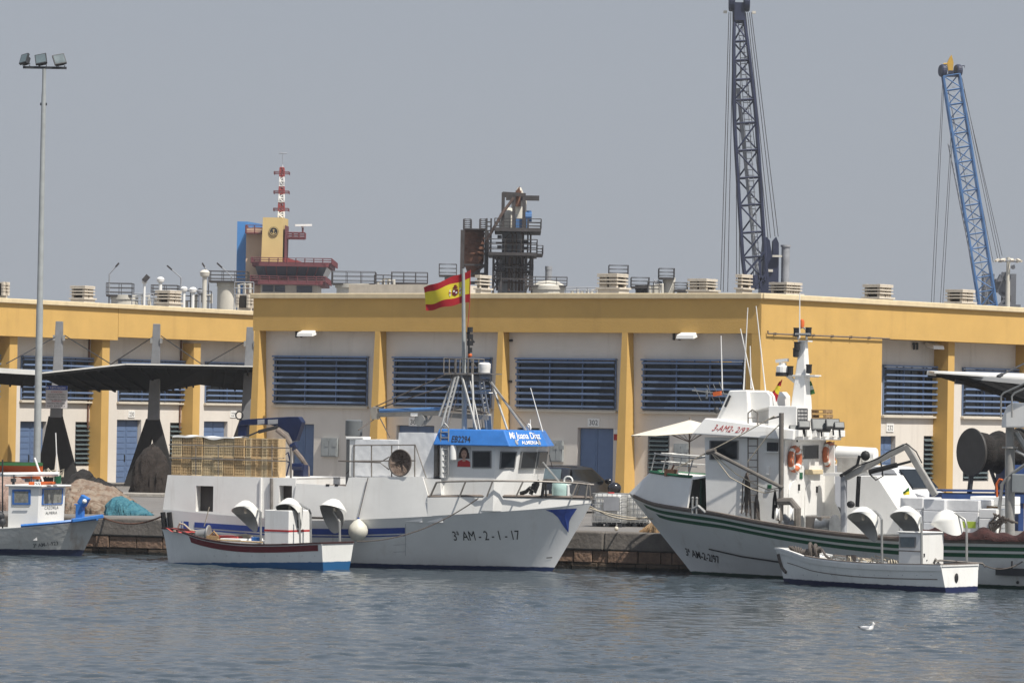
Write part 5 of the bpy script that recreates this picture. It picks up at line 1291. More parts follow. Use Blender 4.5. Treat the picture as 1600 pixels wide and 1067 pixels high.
text_on(mb, 'Mi Juana Diaz', w2 * .84, .24, lambda u, v: f(u, v + .10) , shear=.25, bold=.01); text_on(mb, 'ALMERIA', w2 * .44, .13, lambda u, v: f(u + .12, v - .16), bold=.012)
mb.build('lettering', M['whiteclean'], br)
mb = MB(F1)
for u in (.02 - w2 * .30, .02 + w2 * .30):
    mb.add([f(u + .07 * math.cos(t), -.15 + .1 * math.sin(t)) + V((.004, -.002, 0)) for t in np.linspace(0, 2 * PI, 14, endpoint=False)], [tuple(range(14))])
mb.build('round_mark', M['fgrey'], br)
def wq(F, lat, p0, p1, y0, y1): return [V((F.X(p0, y1, lat), lat, F.Z(p0, y1, lat))), V((F.X(p1, y1, lat), lat, F.Z(p1, y1, lat))), V((F.X(p1, y0, lat), lat, F.Z(p1, y0, lat))), V((F.X(p0, y0, lat), lat, F.Z(p0, y0, lat)))]
glass_panel(F1, wh1, wq(F1, WL - .002, 738, 768, 704, 731), out=(0, -1, 0)); glass_panel(F1, wh1, [V((p.x, -p.y, p.z)) for p in wq(F1, WL - .002, 738, 768, 704, 731)], out=(0, 1, 0))
zg0, zg1 = on(790, 732, -1.4).z, on(790, 705, -1.4).z
for i, j, s0, s1 in ((1, 2, .2, .88), (2, 3, .07, .93), (3, 4, .07, .93), (4, 5, .12, .8)):
    fq, _, _ = on_quad(vs[i], vs[j], vs[n + j], vs[n + i], .0)
    def wp(s_, z): a = vs[i].lerp(vs[j], s_); b = vs[n + i].lerp(vs[n + j], s_); return a.lerp(b, (z - zw0) / (zw1 - zw0))
    glass_panel(F1, wh1, [wp(s0, zg0), wp(s1, zg0), wp(s1, zg1), wp(s0, zg1)], out=(1, -.2 if i < 3 else .2, 0), thick=.06)
# poster with a woman's portrait
xp0, xp1 = F1.X(714.5, 715, WL), F1.X(736, 715, WL); zp0, zp1 = F1.Z(725, 729.5, WL), F1.Z(725, 698, WL); xm = (xp0 + xp1) / 2; hp = zp1 - zp0; y_ = WL - .006
def disc(mb, x, z, rx, rz, y, k=16, a0=0, a1=2 * PI): return mb.add([(x + rx * math.cos(t), y, z + rz * math.sin(t)) for t in np.linspace(a0, a1, k, endpoint=False)], [tuple(range(k))])
mb = MB(F1); mb.box(xp0, xp1, y_ - .004, y_, zp0, zp1); po = mb.build('poster', mat('poster ground', (.55, .55, .54), .5, .04), wh1)
mb = MB(F1); disc(mb, xm, zp0 + hp * .70, .15, .19, y_ - .006); mb.add([(xm - .17, y_ - .006, zp0 + hp * .72), (xm + .17, y_ - .006, zp0 + hp * .72), (xm + .19, y_ - .006, zp0 + hp * .42), (xm - .19, y_ - .006, zp0 + hp * .42)], [(0, 1, 2, 3)]); mb.build('hair', M['hair'], po)
mb = MB(F1); mb.add([(xp0 + .01, y_ - .008, zp0 + .01), (xp1 - .01, y_ - .008, zp0 + .01), (xp1 - .03, y_ - .008, zp0 + hp * .27), (xm + .1, y_ - .008, zp0 + hp * .36), (xm - .1, y_ - .008, zp0 + hp * .36), (xp0 + .03, y_ - .008, zp0 + hp * .27)], [tuple(range(6))]); mb.build('blouse', M['posterred'], po)
mb = MB(F1); disc(mb, xm, zp0 + hp * .64, .095, .135, y_ - .010); mb.add([(xm - .05, y_ - .010, zp0 + hp * .28), (xm + .05, y_ - .010, zp0 + hp * .28), (xm + .05, y_ - .010, zp0 + hp * .5), (xm - .05, y_ - .010, zp0 + hp * .5)], [(0, 1, 2, 3)]); mb.build('face', M['portrait_skin'], po)
mb = MB(F1)
for dx in (-.04, .04): disc(mb, xm + dx, zp0 + hp * .68, .018, .01, y_ - .012, 8)
disc(mb, xm, zp0 + hp * .56, .03, .008, y_ - .012, 8); mb.build('features', M['hair'], po)
mb = MB(F1); c = on(708, 706, WL - .16); mb.lathe([(.02, -.28), (.11, -.24), (.12, 0), (.10, .22), (.05, .26)], c, (0, 0, 1), 12); mb.build('life_light', M['whiteclean'], wh1, smooth=True)
# roof ladder and grab tubes by the wheelhouse
mb = MB(F1)
for a in (689, 701): mb.path([on(a - 1, 742, -2.0), on(a, 668, -1.95)], .025, 6)
for y in range(675, 742, 9): mb.tube(on(689, y, -1.97), on(701, y, -1.97), .018, 5)
mb.path([on(690, 668, -1.95), on(695, 661, -1.95), on(701, 668, -1.95)], .025, 6); mb.build('ladder', M['steel'], b1)
mb = MB(F1); mb.tube(on(691.5, 746, -1.9), on(691.5, 700, -1.9), .09, 10); mb.build('vent_pipe', M['whiteclean'], b1, smooth=True)
mb = MB(F1); mb.tube(on(681, 744, -1.6), on(681, 695, -1.6), .11, 10); mb.tube(on(678, 744, -1.5), on(678, 690, -1.5), .06, 8); mb.build('exhaust_pipe', M['rail'], b1, smooth=True)
# bow rail
def gun(px, py):  # a point above the gunwale at this pixel
    l = abs(latg(px)) * .97; return on(px, py, -l)
mb = MB(F1); top = [gun(*p) for p in ((672, 776), (682, 753.5), (700, 752), (760, 751), (830, 751.5), (880, 753.5), (905, 755), (921, 757))]
mb.path(top, .034, 6)
for a, b in (((718, 776), (727.5, 752)), ((760.5, 776), (770, 751)), ((806, 776), (817.5, 751.5)), ((893, 778), (902, 755)), ((915, 779), (918, 756.5)), ((923, 781), (921, 757))): mb.tube(gun(*a), gun(*b), .028, 6)
mb.M = F1.M
far = [V((p.x, -p.y, p.z)) for p in top]; mb.path(far, .034, 6)
for k in (2, 3, 4, 5): mb.tube(far[k], far[k] + V((-.15, 0, -.5)), .028, 6)
mb.path([top[-1], V((top[-1].x + .1, 0, top[-1].z)), far[-1]], .034, 6); mb.build('bow_rail', M['rail'], b1, smooth=True)
# windlass, hose and net bin on the foredeck
zdk = H1.zs(.9)
mb = MB(F1); c = on(876, 765, -.2); mb.lathe([(.25, -.5), (.28, .0), (.27, .2), (.22, .26)], c, n=16); mb.build('net_bin', mat('pale teal plastic', (.42, .58, .54), .5, .15, 6), b1, smooth=True)
mb = MB(F1); mb.path([on(813, 771, -1), on(822, 768, -1), on(828, 762, -1), on(836, 768, -1), on(840, 756, -1), on(842, 752, -1), on(834, 757, -1), on(829, 772, -1)], .07, 7); mb.tube(on(847, 776, -1), on(850, 750, -1), .05); mb.tube(on(853, 776, -.9), on(853, 750, -.9), .03); mb.build('hose_coil', M['black'], b1, smooth=True)
mb = MB(F1); c = on(732, 775, -1.5); mb.lathe([(.3, -.1), (.3, .1)], c, (0, 1, 0), 16); mb.tube(on(752, 776, -1.5), on(752, 769, -1.5), .05); mb.tube(on(747, 770, -1.5), on(757, 769, -1.5), .05); mb.build('winch', M['steel'], b1)
mb = MB(F1); p = on(888, 751, -.3); mb.torus(p, (0, 1, 0), .14, .03, 14, 6); mb.tube(p + V((0, 0, -.15)), p + V((0, 0, -.6)), .05); mb.build('bow_roller', M['whiteclean'], b1)
# lettering and paint on the hull
mpt2 = lambda a, b, y=0.0: on(a, b, y)
def hull_text(H, s_, p0, p1, hpx, name, m, root, bold=.02, shear=0):
    a, b = H.px(*p0), H.px(*p1); c = (a + b) / 2; L_ = V((b.x - a.x, 0, b.z - a.z)); wd = L_.length; ex = L_.normalized()
    hm = hpx / FPX * (H.F.M @ c).y; mb = MB(H.F)
    pts, fs, w0_ = text_pts(s_, shear, bold); k = wd / w0_
    vs = []
    for x, y in pts:
        X_ = c.x + ex.x * x * k; Z_ = c.z + ex.z * x * k + y * hm; vs.append(V((X_, -(H.lat(X_, Z_) + .014), Z_)))
    mb.add(vs, fs); return mb.build(name, m, root)
hull_text(H1, '3ª AM - 2 - 1 - 17', (708, 837), (812, 835.5), 14.5, 'lettering', M['letter'], b1, bold=.0)
mb = MB(F1); fan = [(852.8, 796.5), (902, 794), (893, 807), (889.5, 815), (888.5, 832), (880, 821), (872, 808), (864, 801)]
ctr = H1.px(882, 804, .014); ring = []
for i in range(8):
    a, b = fan[i], fan[(i + 1) % 8]
    for k in range(3): ring.append(H1.px(a[0] + (b[0] - a[0]) * k / 3, a[1] + (b[1] - a[1]) * k / 3, .014))
mb.add([ctr] + ring, [(0, 1 + i, 1 + (i + 1) % 24) for i in range(24)]); mb.M = F1.M; mb.add([V((p.x, -p.y, p.z)) for p in [ctr] + ring], [(0, 1 + i, 1 + (i + 1) % 24) for i in range(24)]); mb.build('bow_flash', M['stripeblue'], b1)
def px_strip(H, tops, bots, name, m, root, n=60, off=.012):
    mb = MB(H.F); xa_, xb_ = tops[0][0], tops[-1][0]; vs = []
    for k in range(n + 1):
        a = xa_ + (xb_ - xa_) * k / n
        for pl in (tops, bots): vs.append(H.px(a, float(np.interp(a, [q[0] for q in pl], [q[1] for q in pl])), off))
    mb.add(vs, [(2 * k, 2 * k + 2, 2 * k + 3, 2 * k + 1) for k in range(n)]); return mb.build(name, m, root)
px_strip(H1, [(304, 815.5), (412, 822.5), (480, 825.5), (550, 826.3), (633, 824)], [(304, 823.5), (412, 831.5), (480, 834.5), (550, 835.5), (633, 833)], 'stripe', M['stripeblue'], b1)
px_strip(H1, [(304, 825.8), (412, 833.6), (480, 836.7), (550, 837.6), (633, 835.2)], [(304, 827.8), (412, 835.8), (480, 838.8), (550, 839.6), (633, 837.2)], 'stripe', M['stripeblue'], b1)
for a0, a1 in ((283.5, 284.6), (287, 295)): px_strip(H1, [(a0, 814), (a1, 814.5)], [(a0, 826), (a1, 826.5)], 'stripe', M['stripeblue'], b1, n=4)
px_strip(H1, [(854, 870.5), (863, 870)], [(854, 871.8), (863, 871.3)], 'draught_mark', M['letter'], b1, n=4)
px_strip(H1, [(455, 806), (520, 808)], [(455, 809), (520, 811)], 'rubbing_strake', M['woodrail'], b1, n=10, off=.03)
mb = MB(F1)
for a0, b0 in ((509, 757.5), (523, 757.5)): mb = MB(F1); p = on(a0, b0, NS - .01); mb.box(p.x, p.x + .12, NS - .012, NS + .03, p.z - .04, p.z + .03); mb.build('scupper', M['letter'], b1)
for pl_ in ([(615, 851), (633, 850)], [(615, 862), (633, 861)]): px_strip(H1, pl_, [(a, b + .5) for a, b in pl_], 'hatch_seam', M['fgrey'], b1, n=4, off=.008)
for a in (330.5, 520, 633.5, 720): px_strip(H1, [(a, 818), (a + .5, 818)], [(a, 868), (a + .5, 868)], 'weld_seam', M['fgrey'], b1, n=2, off=.006) if a != 720 else None
mb = MB(F1)
for q_ in (((733, 560, -.2), (829, 672, -.4)), ((706, 584, -.6), (688, 742, -1.9)), ((745, 590, .3), (757, 690, .9)), ((720, 600, 0), (700, 668, -1.6)), ((735, 600, .2), (752, 672, .2))): mb.tube(mpt2(*q_[0]), mpt2(*q_[1]), .011, 4)
mb.build('rigging_wire', M['ropedark'], b1)
for a in (256.5, 266.5): mb = MB(F1); mb.tube(H1.px(a + 3, 836, .06), H1.px(a, 800, .1), .085, 8); mb.build('fender', M['black'], b1)
# mast with platform
MY = 0.0
mpt = lambda a, b, y=MY: on(a, b, y)
mb = MB(F1); mb.tube(mpt(725.5, 692), mpt(724, 420), .085, 10, .05); mb.build('mast', M['greypaint'], b1, smooth=True)
pz = mpt(728, 583).z; px0, px1 = mpt(706, 583).x, mpt(748, 583).x
mb = MB(F1); mb.box(px0, px1, -.7, .7, pz - .06, pz); mb.box(px1 - .05, px1 + .6, -.5, .5, pz - .03, pz + .0); mb.box(px0 + .1, px1 + .3, -.35, .35, pz - .25, pz - .062); ring_rail(mb, F1, px0, px1 - .1, -.7, .7, pz, pz + .46, .45, .02, 0); mb.build('crow_platform', M['rail'], b1)
mb = MB(F1)
legs = [((711, 590, -.7), (683, 690, -1.5)), ((716.5, 588, -.7), (689, 690, -1.3)), ((708, 592, -.5), (686, 650, -.9)), ((721, 585, -.6), (748, 685, -1.3)), ((738, 585, -.6), (741.5, 685, -1.2)), ((749, 592, .5), (763, 690, 1.3)), ((754, 590, .6), (771, 690, 1.5)), ((759, 586, 0), (822, 673, -.6)), ((771, 606, .2), (793, 672, -.9)), ((731, 590, .4), (727, 650, .4))]
for a, b in legs: mb.tube(mpt(*a), mpt(*b), .04, 6)
for i in range(13):
    t = i / 13; mb.tube(mpt(*legs[0][0]).lerp(mpt(*legs[0][1]), t), mpt(*legs[1][0]).lerp(mpt(*legs[1][1]), t), .02, 4); mb.tube(mpt(*legs[5][0]).lerp(mpt(*legs[5][1]), t), mpt(*legs[6][0]).lerp(mpt(*legs[6][1]), t), .02, 4)
mb.tube(mpt(736, 611, -.3), mpt(766, 609, .2), .035, 5); mb.tube(mpt(735, 614, -.3), mpt(779, 614, .2), .02, 5); mb.build('mast_leg', M['steel'], b1)
mb = MB(F1); c = mpt(757, 577, -.2); mb.lathe([(.18, -.13), (.19, 0), (.2, .04), (.2, .17), (.15, .21), (.02, .22)], c, n=18); mb.build('radar_dome', M['whiteclean'], b1, smooth=True)
mb = MB(F1); mb.lathe([(.16, -.3), (.2, -.26), (.2, -.12), (.19, -.1)], c, n=18); mb.build('radar_base', M['pylon'], b1, smooth=True)
mb = MB(F1); mb.tube(mpt(732, 583, -.2), mpt(733, 512, -.2), .03, 6)
for y, r_ in ((515, .09), (526, .1), (536, .1), (547, .07)): p = mpt(734.5, y, -.25); mb.lathe([(r_, -.08), (r_, .08)], p, n=10)
mb.tube(mpt(730, 520, -.2), mpt(741, 535, -.25), .03); mb.build('signal_light', M['letter'], b1)
mb = MB(F1); mb.ball(mpt(734.5, 555, -.25), .07, 10); mb.build('beacon', M['orange'], b1, smooth=True)
# gantry boom
mb = MB(F1); GY_ = .6; mb.beam(mpt(585, 648, GY_), mpt(688, 645, GY_), .2, .16); mb.beam(mpt(690, 648, GY_), mpt(764, 652.5, GY_), .2, .15)
mb.beam(mpt(586, 636, GY_), mpt(586, 655, GY_), .22, .2); mb.tube(mpt(584, 637, GY_), mpt(600, 638, GY_), .06); mb.beam(mpt(764, 648, GY_), mpt(767, 692, GY_ + .4), .14); mb.beam(mpt(726, 650, GY_), mpt(726, 690, GY_), .12); mb.build('gantry_boom', mat('gantry beige', (.27, .25, .22), .6, .2, 4, streak=.3), b1)
mb = MB(F1); mb.tube(mpt(593, 641.5, GY_ - .1), mpt(690, 638.5, GY_ - .1), .06, 8); mb.build('ram', M['craneblue'], b1, smooth=True)
mb = MB(F1); c = mpt(658, 656, GY_); mb.lathe([(.2, -.1), (.2, .1)], c, (.3, 1, 0), 16); mb.beam(c + V((0, 0, .3)), c + V((.05, 0, -.05)), .12); mb.path([mpt(664, 662, GY_), mpt(672, 655, GY_), mpt(676, 646, GY_)], .035, 5); mb.build('hauling_block', M['steel'], b1)
mb = MB(F1)
for a, b in (((583, 637, GY_), (706, 581, 0)), ((594, 637, GY_), (712, 598, 0)), ((592, 650, GY_), (609, 683, -.5)), ((584, 655, GY_), (560, 672, -.5)), ((580, 690, -1), (541, 740, -1)), ((700, 640, GY_), (760, 646, GY_)), ((690, 640, GY_), (727, 637, 0)), ((727, 637, 0), (764, 646, GY_))): mb.tube(mpt(*a), mpt(*b), .02, 5)
mb.build('stay', M['ropedark'], b1)
mb = MB(F1); mb.box(F1.X(640, 641, GY_ - .2), F1.X(651, 641, GY_ - .2), GY_ - .115, GY_ - .105, F1.Z(645, 650, GY_), F1.Z(645, 645, GY_)); mb.build('label_plate', M['whiteclean'], b1)
for a, b in (((829, 606, -.5), (848, 674, -.5)), ((828.5, 655, -.3), (828.5, 672, -.3))):
    mb = MB(F1); mb.tube(mpt(*a), mpt(*b), .014, 5, .02); mb.build('whip_antenna', M['whiteclean'], b1)
mb = MB(F1); mb.ball(mpt(826, 668, -.3), .1, 8, (1, 1, 1.4)); mb.build('antenna_base', M['whiteclean'], b1, smooth=True)
mb = MB(F1); mb.tube(mpt(848, 722, .4), mpt(893, 775, .2), .03, 6); mb.tube(mpt(733, 590, -.4), mpt(771, 775, -1.6), .03, 6); mb.build('boom_stay', M['steel'], b1)
# exhaust and ventilation trunk
mb = MB(F1); c = on(553, 668, .8); mb.lathe([(.24, -2.2), (.24, -.28), (.28, -.26), (.28, .22), (.22, .26)], c, n=16); mb.build('exhaust_trunk', mat('trunk grey', (.12, .13, .135), .6, .15, 2), b1, smooth=True)
mb = MB(F1); mb.box(F1.X(546, 700, -1.7), F1.X(556, 700, -1.7), -1.7, -1.2, zt_, F1.Z(551, 685, -1.7)); mb.box(F1.X(541, 685, -1.7), F1.X(568, 685, -1.7), -1.75, -1.1, F1.Z(551, 686, -1.7), F1.Z(551, 682, -1.7)); mb.build('vent_trunk', M['white'], b1, bevel=.015)
# cargo rail
mb = MB(F1); ry = -2.05
for y in (695.5, 720): mb.tube(on(553, y, ry), on(649, y - .5, ry), .024, 6)
for a in (553, 580.5, 612, 648): mb.tube(on(a, 746, ry), on(a, 695, ry), .022, 6)
mb.tube(on(649, 695, ry), on(666, 746, ry), .018, 5); mb.build('cargo_rail', M['rail'], b1, smooth=True)
# crate rail
mb = MB(F1)
for y in (696.5, 717): mb.tube(on(264, y - 2, ry), on(456, y + 3.5, ry), .02, 6)
for a in (306, 341, 425): mb.tube(on(a, 745, ry), on(a, 694, ry), .016, 5)
mb.tube(on(454.5, 756, ry), on(454.5, 699, ry), .035, 6); mb.tube(on(424, 800, NS - .03), on(424, 747, NS - .03), .05, 6); mb.build('crate_rail', M['rail'], b1, smooth=True)
# deck crane
dc_y = 1.2; c3 = lambda u, v, y=dc_y: on(240 + u / 3.81, 620 + v / 3.81, y)
mb = MB(F1); mb.prism([c3(*p) for p in ((498, 175), (515, 140), (560, 132), (800, 118), (862, 118), (882, 150), (845, 262), (825, 265), (800, 215), (745, 180), (690, 166), (560, 168))], (0, .35, 0))
mb.prism([c3(u, v, dc_y + .05) for u, v in ((500, 165), (552, 170), (545, 330), (500, 330))], (0, .25, 0)); cb = mb.build('deck_crane', M['cranepaint'], b1, bevel=.03)
mb = MB(F1); mb.path([c3(u, v, dc_y - .08) for u, v in ((735, 195), (790, 240), (825, 300), (880, 365), (915, 420), (918, 500))], .085, 8); mb.build('crane_hose', M['woodrail'], cb, smooth=True)
mb = MB(F1); mb.tube(c3(545, 240, dc_y - .06), c3(640, 200, dc_y - .06), .03); mb.tube(c3(625, 208, dc_y - .06), c3(740, 178, dc_y - .06), .06, 8); mb.torus(c3(510, 110), (0, 1, 0), .13, .025, 12, 5); mb.build('crane_ram', M['letter'], cb)
mb = MB(F1)
for u0, u1 in ((618, 660), (680, 740)): mb.prism([c3(u, v, dc_y - .004) for u, v in ((u0, 136), (u1, 133), (u1, 160), (u0, 164))], (0, -.004, 0))
mb.build('crane_plate', M['fgrey'], cb)
mb = MB(F1); mb.box(F1.X(458, 740, .6), F1.X(474, 740, .6), .6, 1.0, 1.2, F1.Z(465, 726, .6)); mb.tube(c3(830, 415, .6), c3(890, 415, .6), .12, 10); mb.tube(c3(850, 285, .2), c3(820, 300, .2), .12, 8); mb.path([c3(u, v, .0) for u, v in ((760, 440), (775, 350), (800, 330), (812, 380), (790, 470))], .03, 5); mb.path([c3(u, v, .0) for u, v in ((750, 400), (790, 380), (826, 400))], .03, 5); mb.build('crane_motor', M['cranepaint'], cb)
mb = MB(F1); mb.box(F1.X(455, 755, .2), F1.X(540, 755, .2), -.6, 1.6, on(500, 800, 0).z, F1.Z(500, 757, .2)); mb.build('hatch_coaming', M['woodrail'], b1)
# mooring lines
def rope(pts, r, name, label, m='ropedark'):
    """sagging line through world points"""
    mb = MB(); q = []
    for a, b, sag in pts:
        a, b = V(a), V(b)
        for k in range(13): t = k / 12; q.append(a.lerp(b, t) - V((0, 0, sag * 4 * t * (1 - t))))
    c = q[0].copy(); mb.path([p - c for p in q], r, 5); o = mb.build(name, M[m], None, smooth=True); o.location = c; return tag(o, label, 'rope')

# ---------------------------------------------------------------- things carried by the trawler
def bundle(name, label, F, x0, x1, y0, y1, z0, z1, m, cells, seed, top_over=0):
    r_ = random.Random(seed); G = Frame(F.w((x0 + x1) / 2, y0, z0), math.degrees(F.a)); t = thing(name, label, 'wrapped boxes', G); w2 = (x1 - x0) / 2
    mb = MB(G); nx, nz = cells
    for i in range(nx):
        for j in range(nz):
            a0 = -w2 + 2 * w2 * i / nx; a1 = -w2 + 2 * w2 * (i + 1) / nx; h0 = (z1 - z0) * j / nz; h1 = (z1 - z0) * (j + 1) / nz; d = r_.uniform(0, .025)
            mb.box(a0 + .006, a1 - .006, d, y1 - y0 - d, h0 + .003, h1 - .004)
    mb.build('foam_box', M['foam'], t, bevel=.015)
    def wr(u, v):
        a = u * 4; k = int(min(3, a)); f_ = a - k; cs = [(-w2 - .015, -.02), (w2 + .015, -.02), (w2 + .015, y1 - y0 + .02), (-w2 - .015, y1 - y0 + .02)]
        p, q = cs[k], cs[(k + 1) % 4]; x = p[0] + (q[0] - p[0]) * f_; y = p[1] + (q[1] - p[1]) * f_
        nn = .006 * math.sin(17 * u * 4 + 3 * v + seed) + .004 * math.sin(31 * u + 9 * v * 2 + seed)
        return V((x + nn * (1 if k in (1,) else -1 if k == 3 else 0), y - abs(nn) * (1 if k == 0 else 0), .02 + (z1 - z0 - .01) * v))
    mb = MB(G); mb.grid(wr, 80, 16); mb.build('plastic_wrap', m, t, smooth=True); return t
M['film'] = mat('stretch film', (.74, .75, .76), .25, .08, 3, bump=.12, bscale=5, spec=.6)
zd = zt_ + .0
bundle('wrapped_boxes', 'long low stack of plastic wrapped white boxes behind the round landing net', F1, F1.X(557, 700, -1.7), F1.X(623, 700, -1.7), -1.75, .6, zd, F1.Z(590, 687.5, -1.7), M['film'], (4, 4), 3)
bundle('wrapped_boxes', 'tall stack of white boxes under clear film beside the trawler wheelhouse', F1, F1.X(624, 700, -1.7), F1.X(678, 700, -1.7), -1.72, .7, zd, F1.Z(650, 676.5, -1.7), M['film'], (3, 5), 9)
# landing net
c = on(625, 723, -2.22); rx_, rz_ = 18.5 / FPX * 134, 20.5 / FPX * 134
G = Frame(F1.w(c.x, c.y, c.z), 21); ln = thing('landing_net', 'round brown landing net hung on the rail before the wrapped boxes', 'landing net', G)
mb = MB(G); mb.path([(rx_ * math.cos(t), .02 * math.sin(3 * t), rz_ * math.sin(t)) for t in np.linspace(0, 2 * PI, 28, endpoint=False)], .025, 6, True); mb.path([(-rx_, 0, .18), (-rx_ - .32, 0, 0), (-rx_, 0, -.22)], .02, 5); mb.tube((-rx_ - .3, 0, 0), (-rx_ - 1.75, .02, .02), .025, 6); mb.build('hoop', M['ropedark'], ln, smooth=True)
mb = MB(G); mb.grid(lambda u, v: V((rx_ * .97 * v * math.cos(2 * PI * u), .14 * (1 - v) ** .7 + .035 * math.sin(14 * PI * u) * v * (1 - v) * 3, rz_ * .97 * v * math.sin(2 * PI * u) + .1 * (1 - v))), 56, 10); mb.build('mesh_bag', M['netring'], ln, smooth=True)
# white fender buoy
def hang_buoy(F, H, px, y0, y1, label, lat_extra=.26, line=None):
    c = H.px((px[0] + px[1]) / 2, (y0 + y1) / 2, lat_extra); r_ = (px[1] - px[0]) / 2 / FPX * 133
    G = Frame(F.w(*c), 0); t = thing('fender_buoy', label, 'buoy', G); mb = MB(G); mb.lathe([(.02, -r_ * 1.08), (r_ * .6, -r_ * .9), (r_ * .97, -r_ * .25), (r_, .05), (r_ * .85, r_ * .6), (r_ * .45, r_ * 1.02), (r_ * .14, r_ * 1.22), (.03, r_ * 1.3)], n=20); mb.build('float', mat('cream float', (.60, .58, .50), .5, .12, 5, streak=.3, sscale=6), t, smooth=60)
    mb = MB(G); mb.tube((0, 0, r_ * 1.18), (0, 0, r_ * 1.4), .04, 8); mb.build('eye', M['stripeblue'], t)
    if line: q = G.loc(F.w(*line)); mb = MB(G); mb.tube((0, 0, r_ * 1.35), q, .014, 5); mb.build('lanyard', M['ropedark'], t)
    return t
hang_buoy(F1, H1, (549, 580), 812, 847, 'big pear shaped white fender hanging at the trawler side', line=on(575, 746, NS - .05))
# crates
M['crate'] = mat('yellowed crate plastic', (.50, .36, .195), .6, .22, 5, bump=.1); M['crate2'] = mat('pale crate plastic', (.57, .455, .28), .6, .2, 5, bump=.1)
def make_crate(wd, dp, ht, m, label, group, flat=False):
    """open grid crate; the lattice face is towards -y"""
    t = thing('fish_crate', label, 'crate', WORLD, group); mb = MB(WORLD); th = .022
    mb.box(-wd / 2, wd / 2, dp - th, dp, 0, ht); mb.box(-wd / 2, -wd / 2 + th, .0, dp - th, 0, ht); mb.box(wd / 2 - th, wd / 2, .0, dp - th, 0, ht); mb.box(-wd / 2 + th, wd / 2 - th, .0, dp - th, 0, th); mb.box(-wd / 2 + th, wd / 2 - th, .0, dp - th, ht - th, ht)
    mb.build('shell', m, t)
    mb = MB(WORLD)
    mb.box(-wd / 2 + th, wd / 2 - th, .016, .03, th, ht - th)
    nb = 5 if not flat else 1
    for i in range(nb + 1): x = -wd / 2 + th + (wd - 2 * th) * i / nb; mb.box(x - .011, x + .011, -.012, .012, 0, ht)
    for j in range(7): z = .012 + (ht - .024) * j / 6; mb.box(-wd / 2, wd / 2, -.016, .010, z - (.02 if j in (0, 3, 6) else .009), z + (.02 if j in (0, 3, 6) else .009))
    mb.build('lattice', m, t); return t
zc0 = ztop - .005; cw = 17.1 / FPX * 134.2 / .934; hz = (F1.Z(330, 713, -1.9) - zc0)
zc0b = zc0
gA, gB = 'fish crates stacked on the stern shelter', 'fish crates standing edge on'
xk0 = F1.X(268, 720, -1.9) + cw / 2
protos = {}
for row in (0, 1):
    lab = 'yellowish lattice fish crate in the %s row of the stack on the white stern shelter' % ('upper' if row else 'lower')
    lab2 = 'fish crate standing edge on in the %s row right of the lattice crates' % ('upper' if row else 'lower')
    for k in range(7):
        mm = M['crate'] if (k * 3 + row * 2) % 5 in (0, 3) else M['crate2']; key = (row, mm.name)
        if key not in protos: protos[key] = c = make_crate(cw - .02, .5, hz - .015, mm, lab, gA)
        else: c = copy_tree(protos[key])
        c.matrix_world = F1.M @ Matrix.Translation((xk0 + k * cw + random.uniform(-.012, .012), -1.9 + random.uniform(-.03, .03) - .0, zc0 + row * hz)) @ Matrix.Rotation(random.uniform(-.02, .02), 4, 'Z')
    x1k = xk0 + 6.55 * cw
    ew = .185
    for k in range(6):
        mm = M['crate'] if k % 3 else M['crate2']; key = (row, 'e', mm.name)
        if key not in protos: protos[key] = c = make_crate(ew, .55, hz - .02, mm, lab2, gB, True)
        else: c = copy_tree(protos[key])
        c.matrix_world = F1.M @ Matrix.Translation((x1k + .09 + k * (ew + .005), -1.85 + random.uniform(-.03, .03), zc0 + row * hz)) @ Matrix.Rotation(random.uniform(-.03, .03), 4, 'Z')
G = Frame(F1.w(xk0 - cw * .4, -1.9, zc0 + 2 * hz), 21); mb = MB(G); L_ = cw * 6.6
mb.grid(lambda u, v: V((L_ * u, -.03 + .65 * v, .012 + .018 * math.sin(19 * u + 5 * v) + .02 * math.sin(7 * u))), 40, 4); mb.grid(lambda u, v: V((L_ * u, -.03 - .005 * v, .012 + .018 * math.sin(19 * u) + .02 * math.sin(7 * u) - v * (.05 + .02 * math.sin(13 * u)))), 40, 1)
o = mb.build('tarpaulin', M['foam'], None, smooth=True); o.data.transform(G.Mi); o.matrix_world = G.M; tag(o, 'thin white sheet laid over the stacked lattice crates', 'tarpaulin')
# flag
Gf = Frame(F1.w(*mpt(727, 455)), 21); fl = thing('flag', 'red and yellow Spanish flag with coat of arms flying from the trawler mast', 'flag', Gf)
q = [F1.loc(V(F1.w(*mpt(*p)))) for p in ((661, 449.5), (735, 422.5), (734, 472), (664, 485.5))]; q = [Gf.loc(F1.w(*p)) for p in q]
def flagpt(u, v):  # u from the fly (left) to the hoist, v from the top down
    p = q[0].lerp(q[1], u).lerp(q[3].lerp(q[2], u), v); a = 1 - u
    return p + V((0, .10 * a * math.sin(7 * a + 1.5 * v), .028 * math.sin(6 * a + .6) * a * (1 if v < .5 else .8) + .02 * math.sin(13 * u + 3 * v)))
for nm, v0, v1, m in (('red_band', 0, .25, mat('flag red', (.40, .012, .02), .8, .08)), ('yellow_band', .25, .75, mat('flag yellow', (.74, .60, .04), .8, .06)), ('red_band', .75, 1, _mats['flag red'])):
    mb = MB(Gf); mb.grid(lambda u, v: flagpt(u, v0 + (v1 - v0) * v), 40, 6); mb.build(nm, m, fl, smooth=True)
def arms(mb, parts, d=-.012):
    for pl in parts: mb.add([flagpt(u, v) + V((0, d, 0)) for u, v in pl], [tuple(range(len(pl)))])
dk = lambda x, y, rx, ry, k=12: [(x + rx * math.cos(t), y + ry * math.sin(t)) for t in np.linspace(0, 2 * PI, k, endpoint=False)]
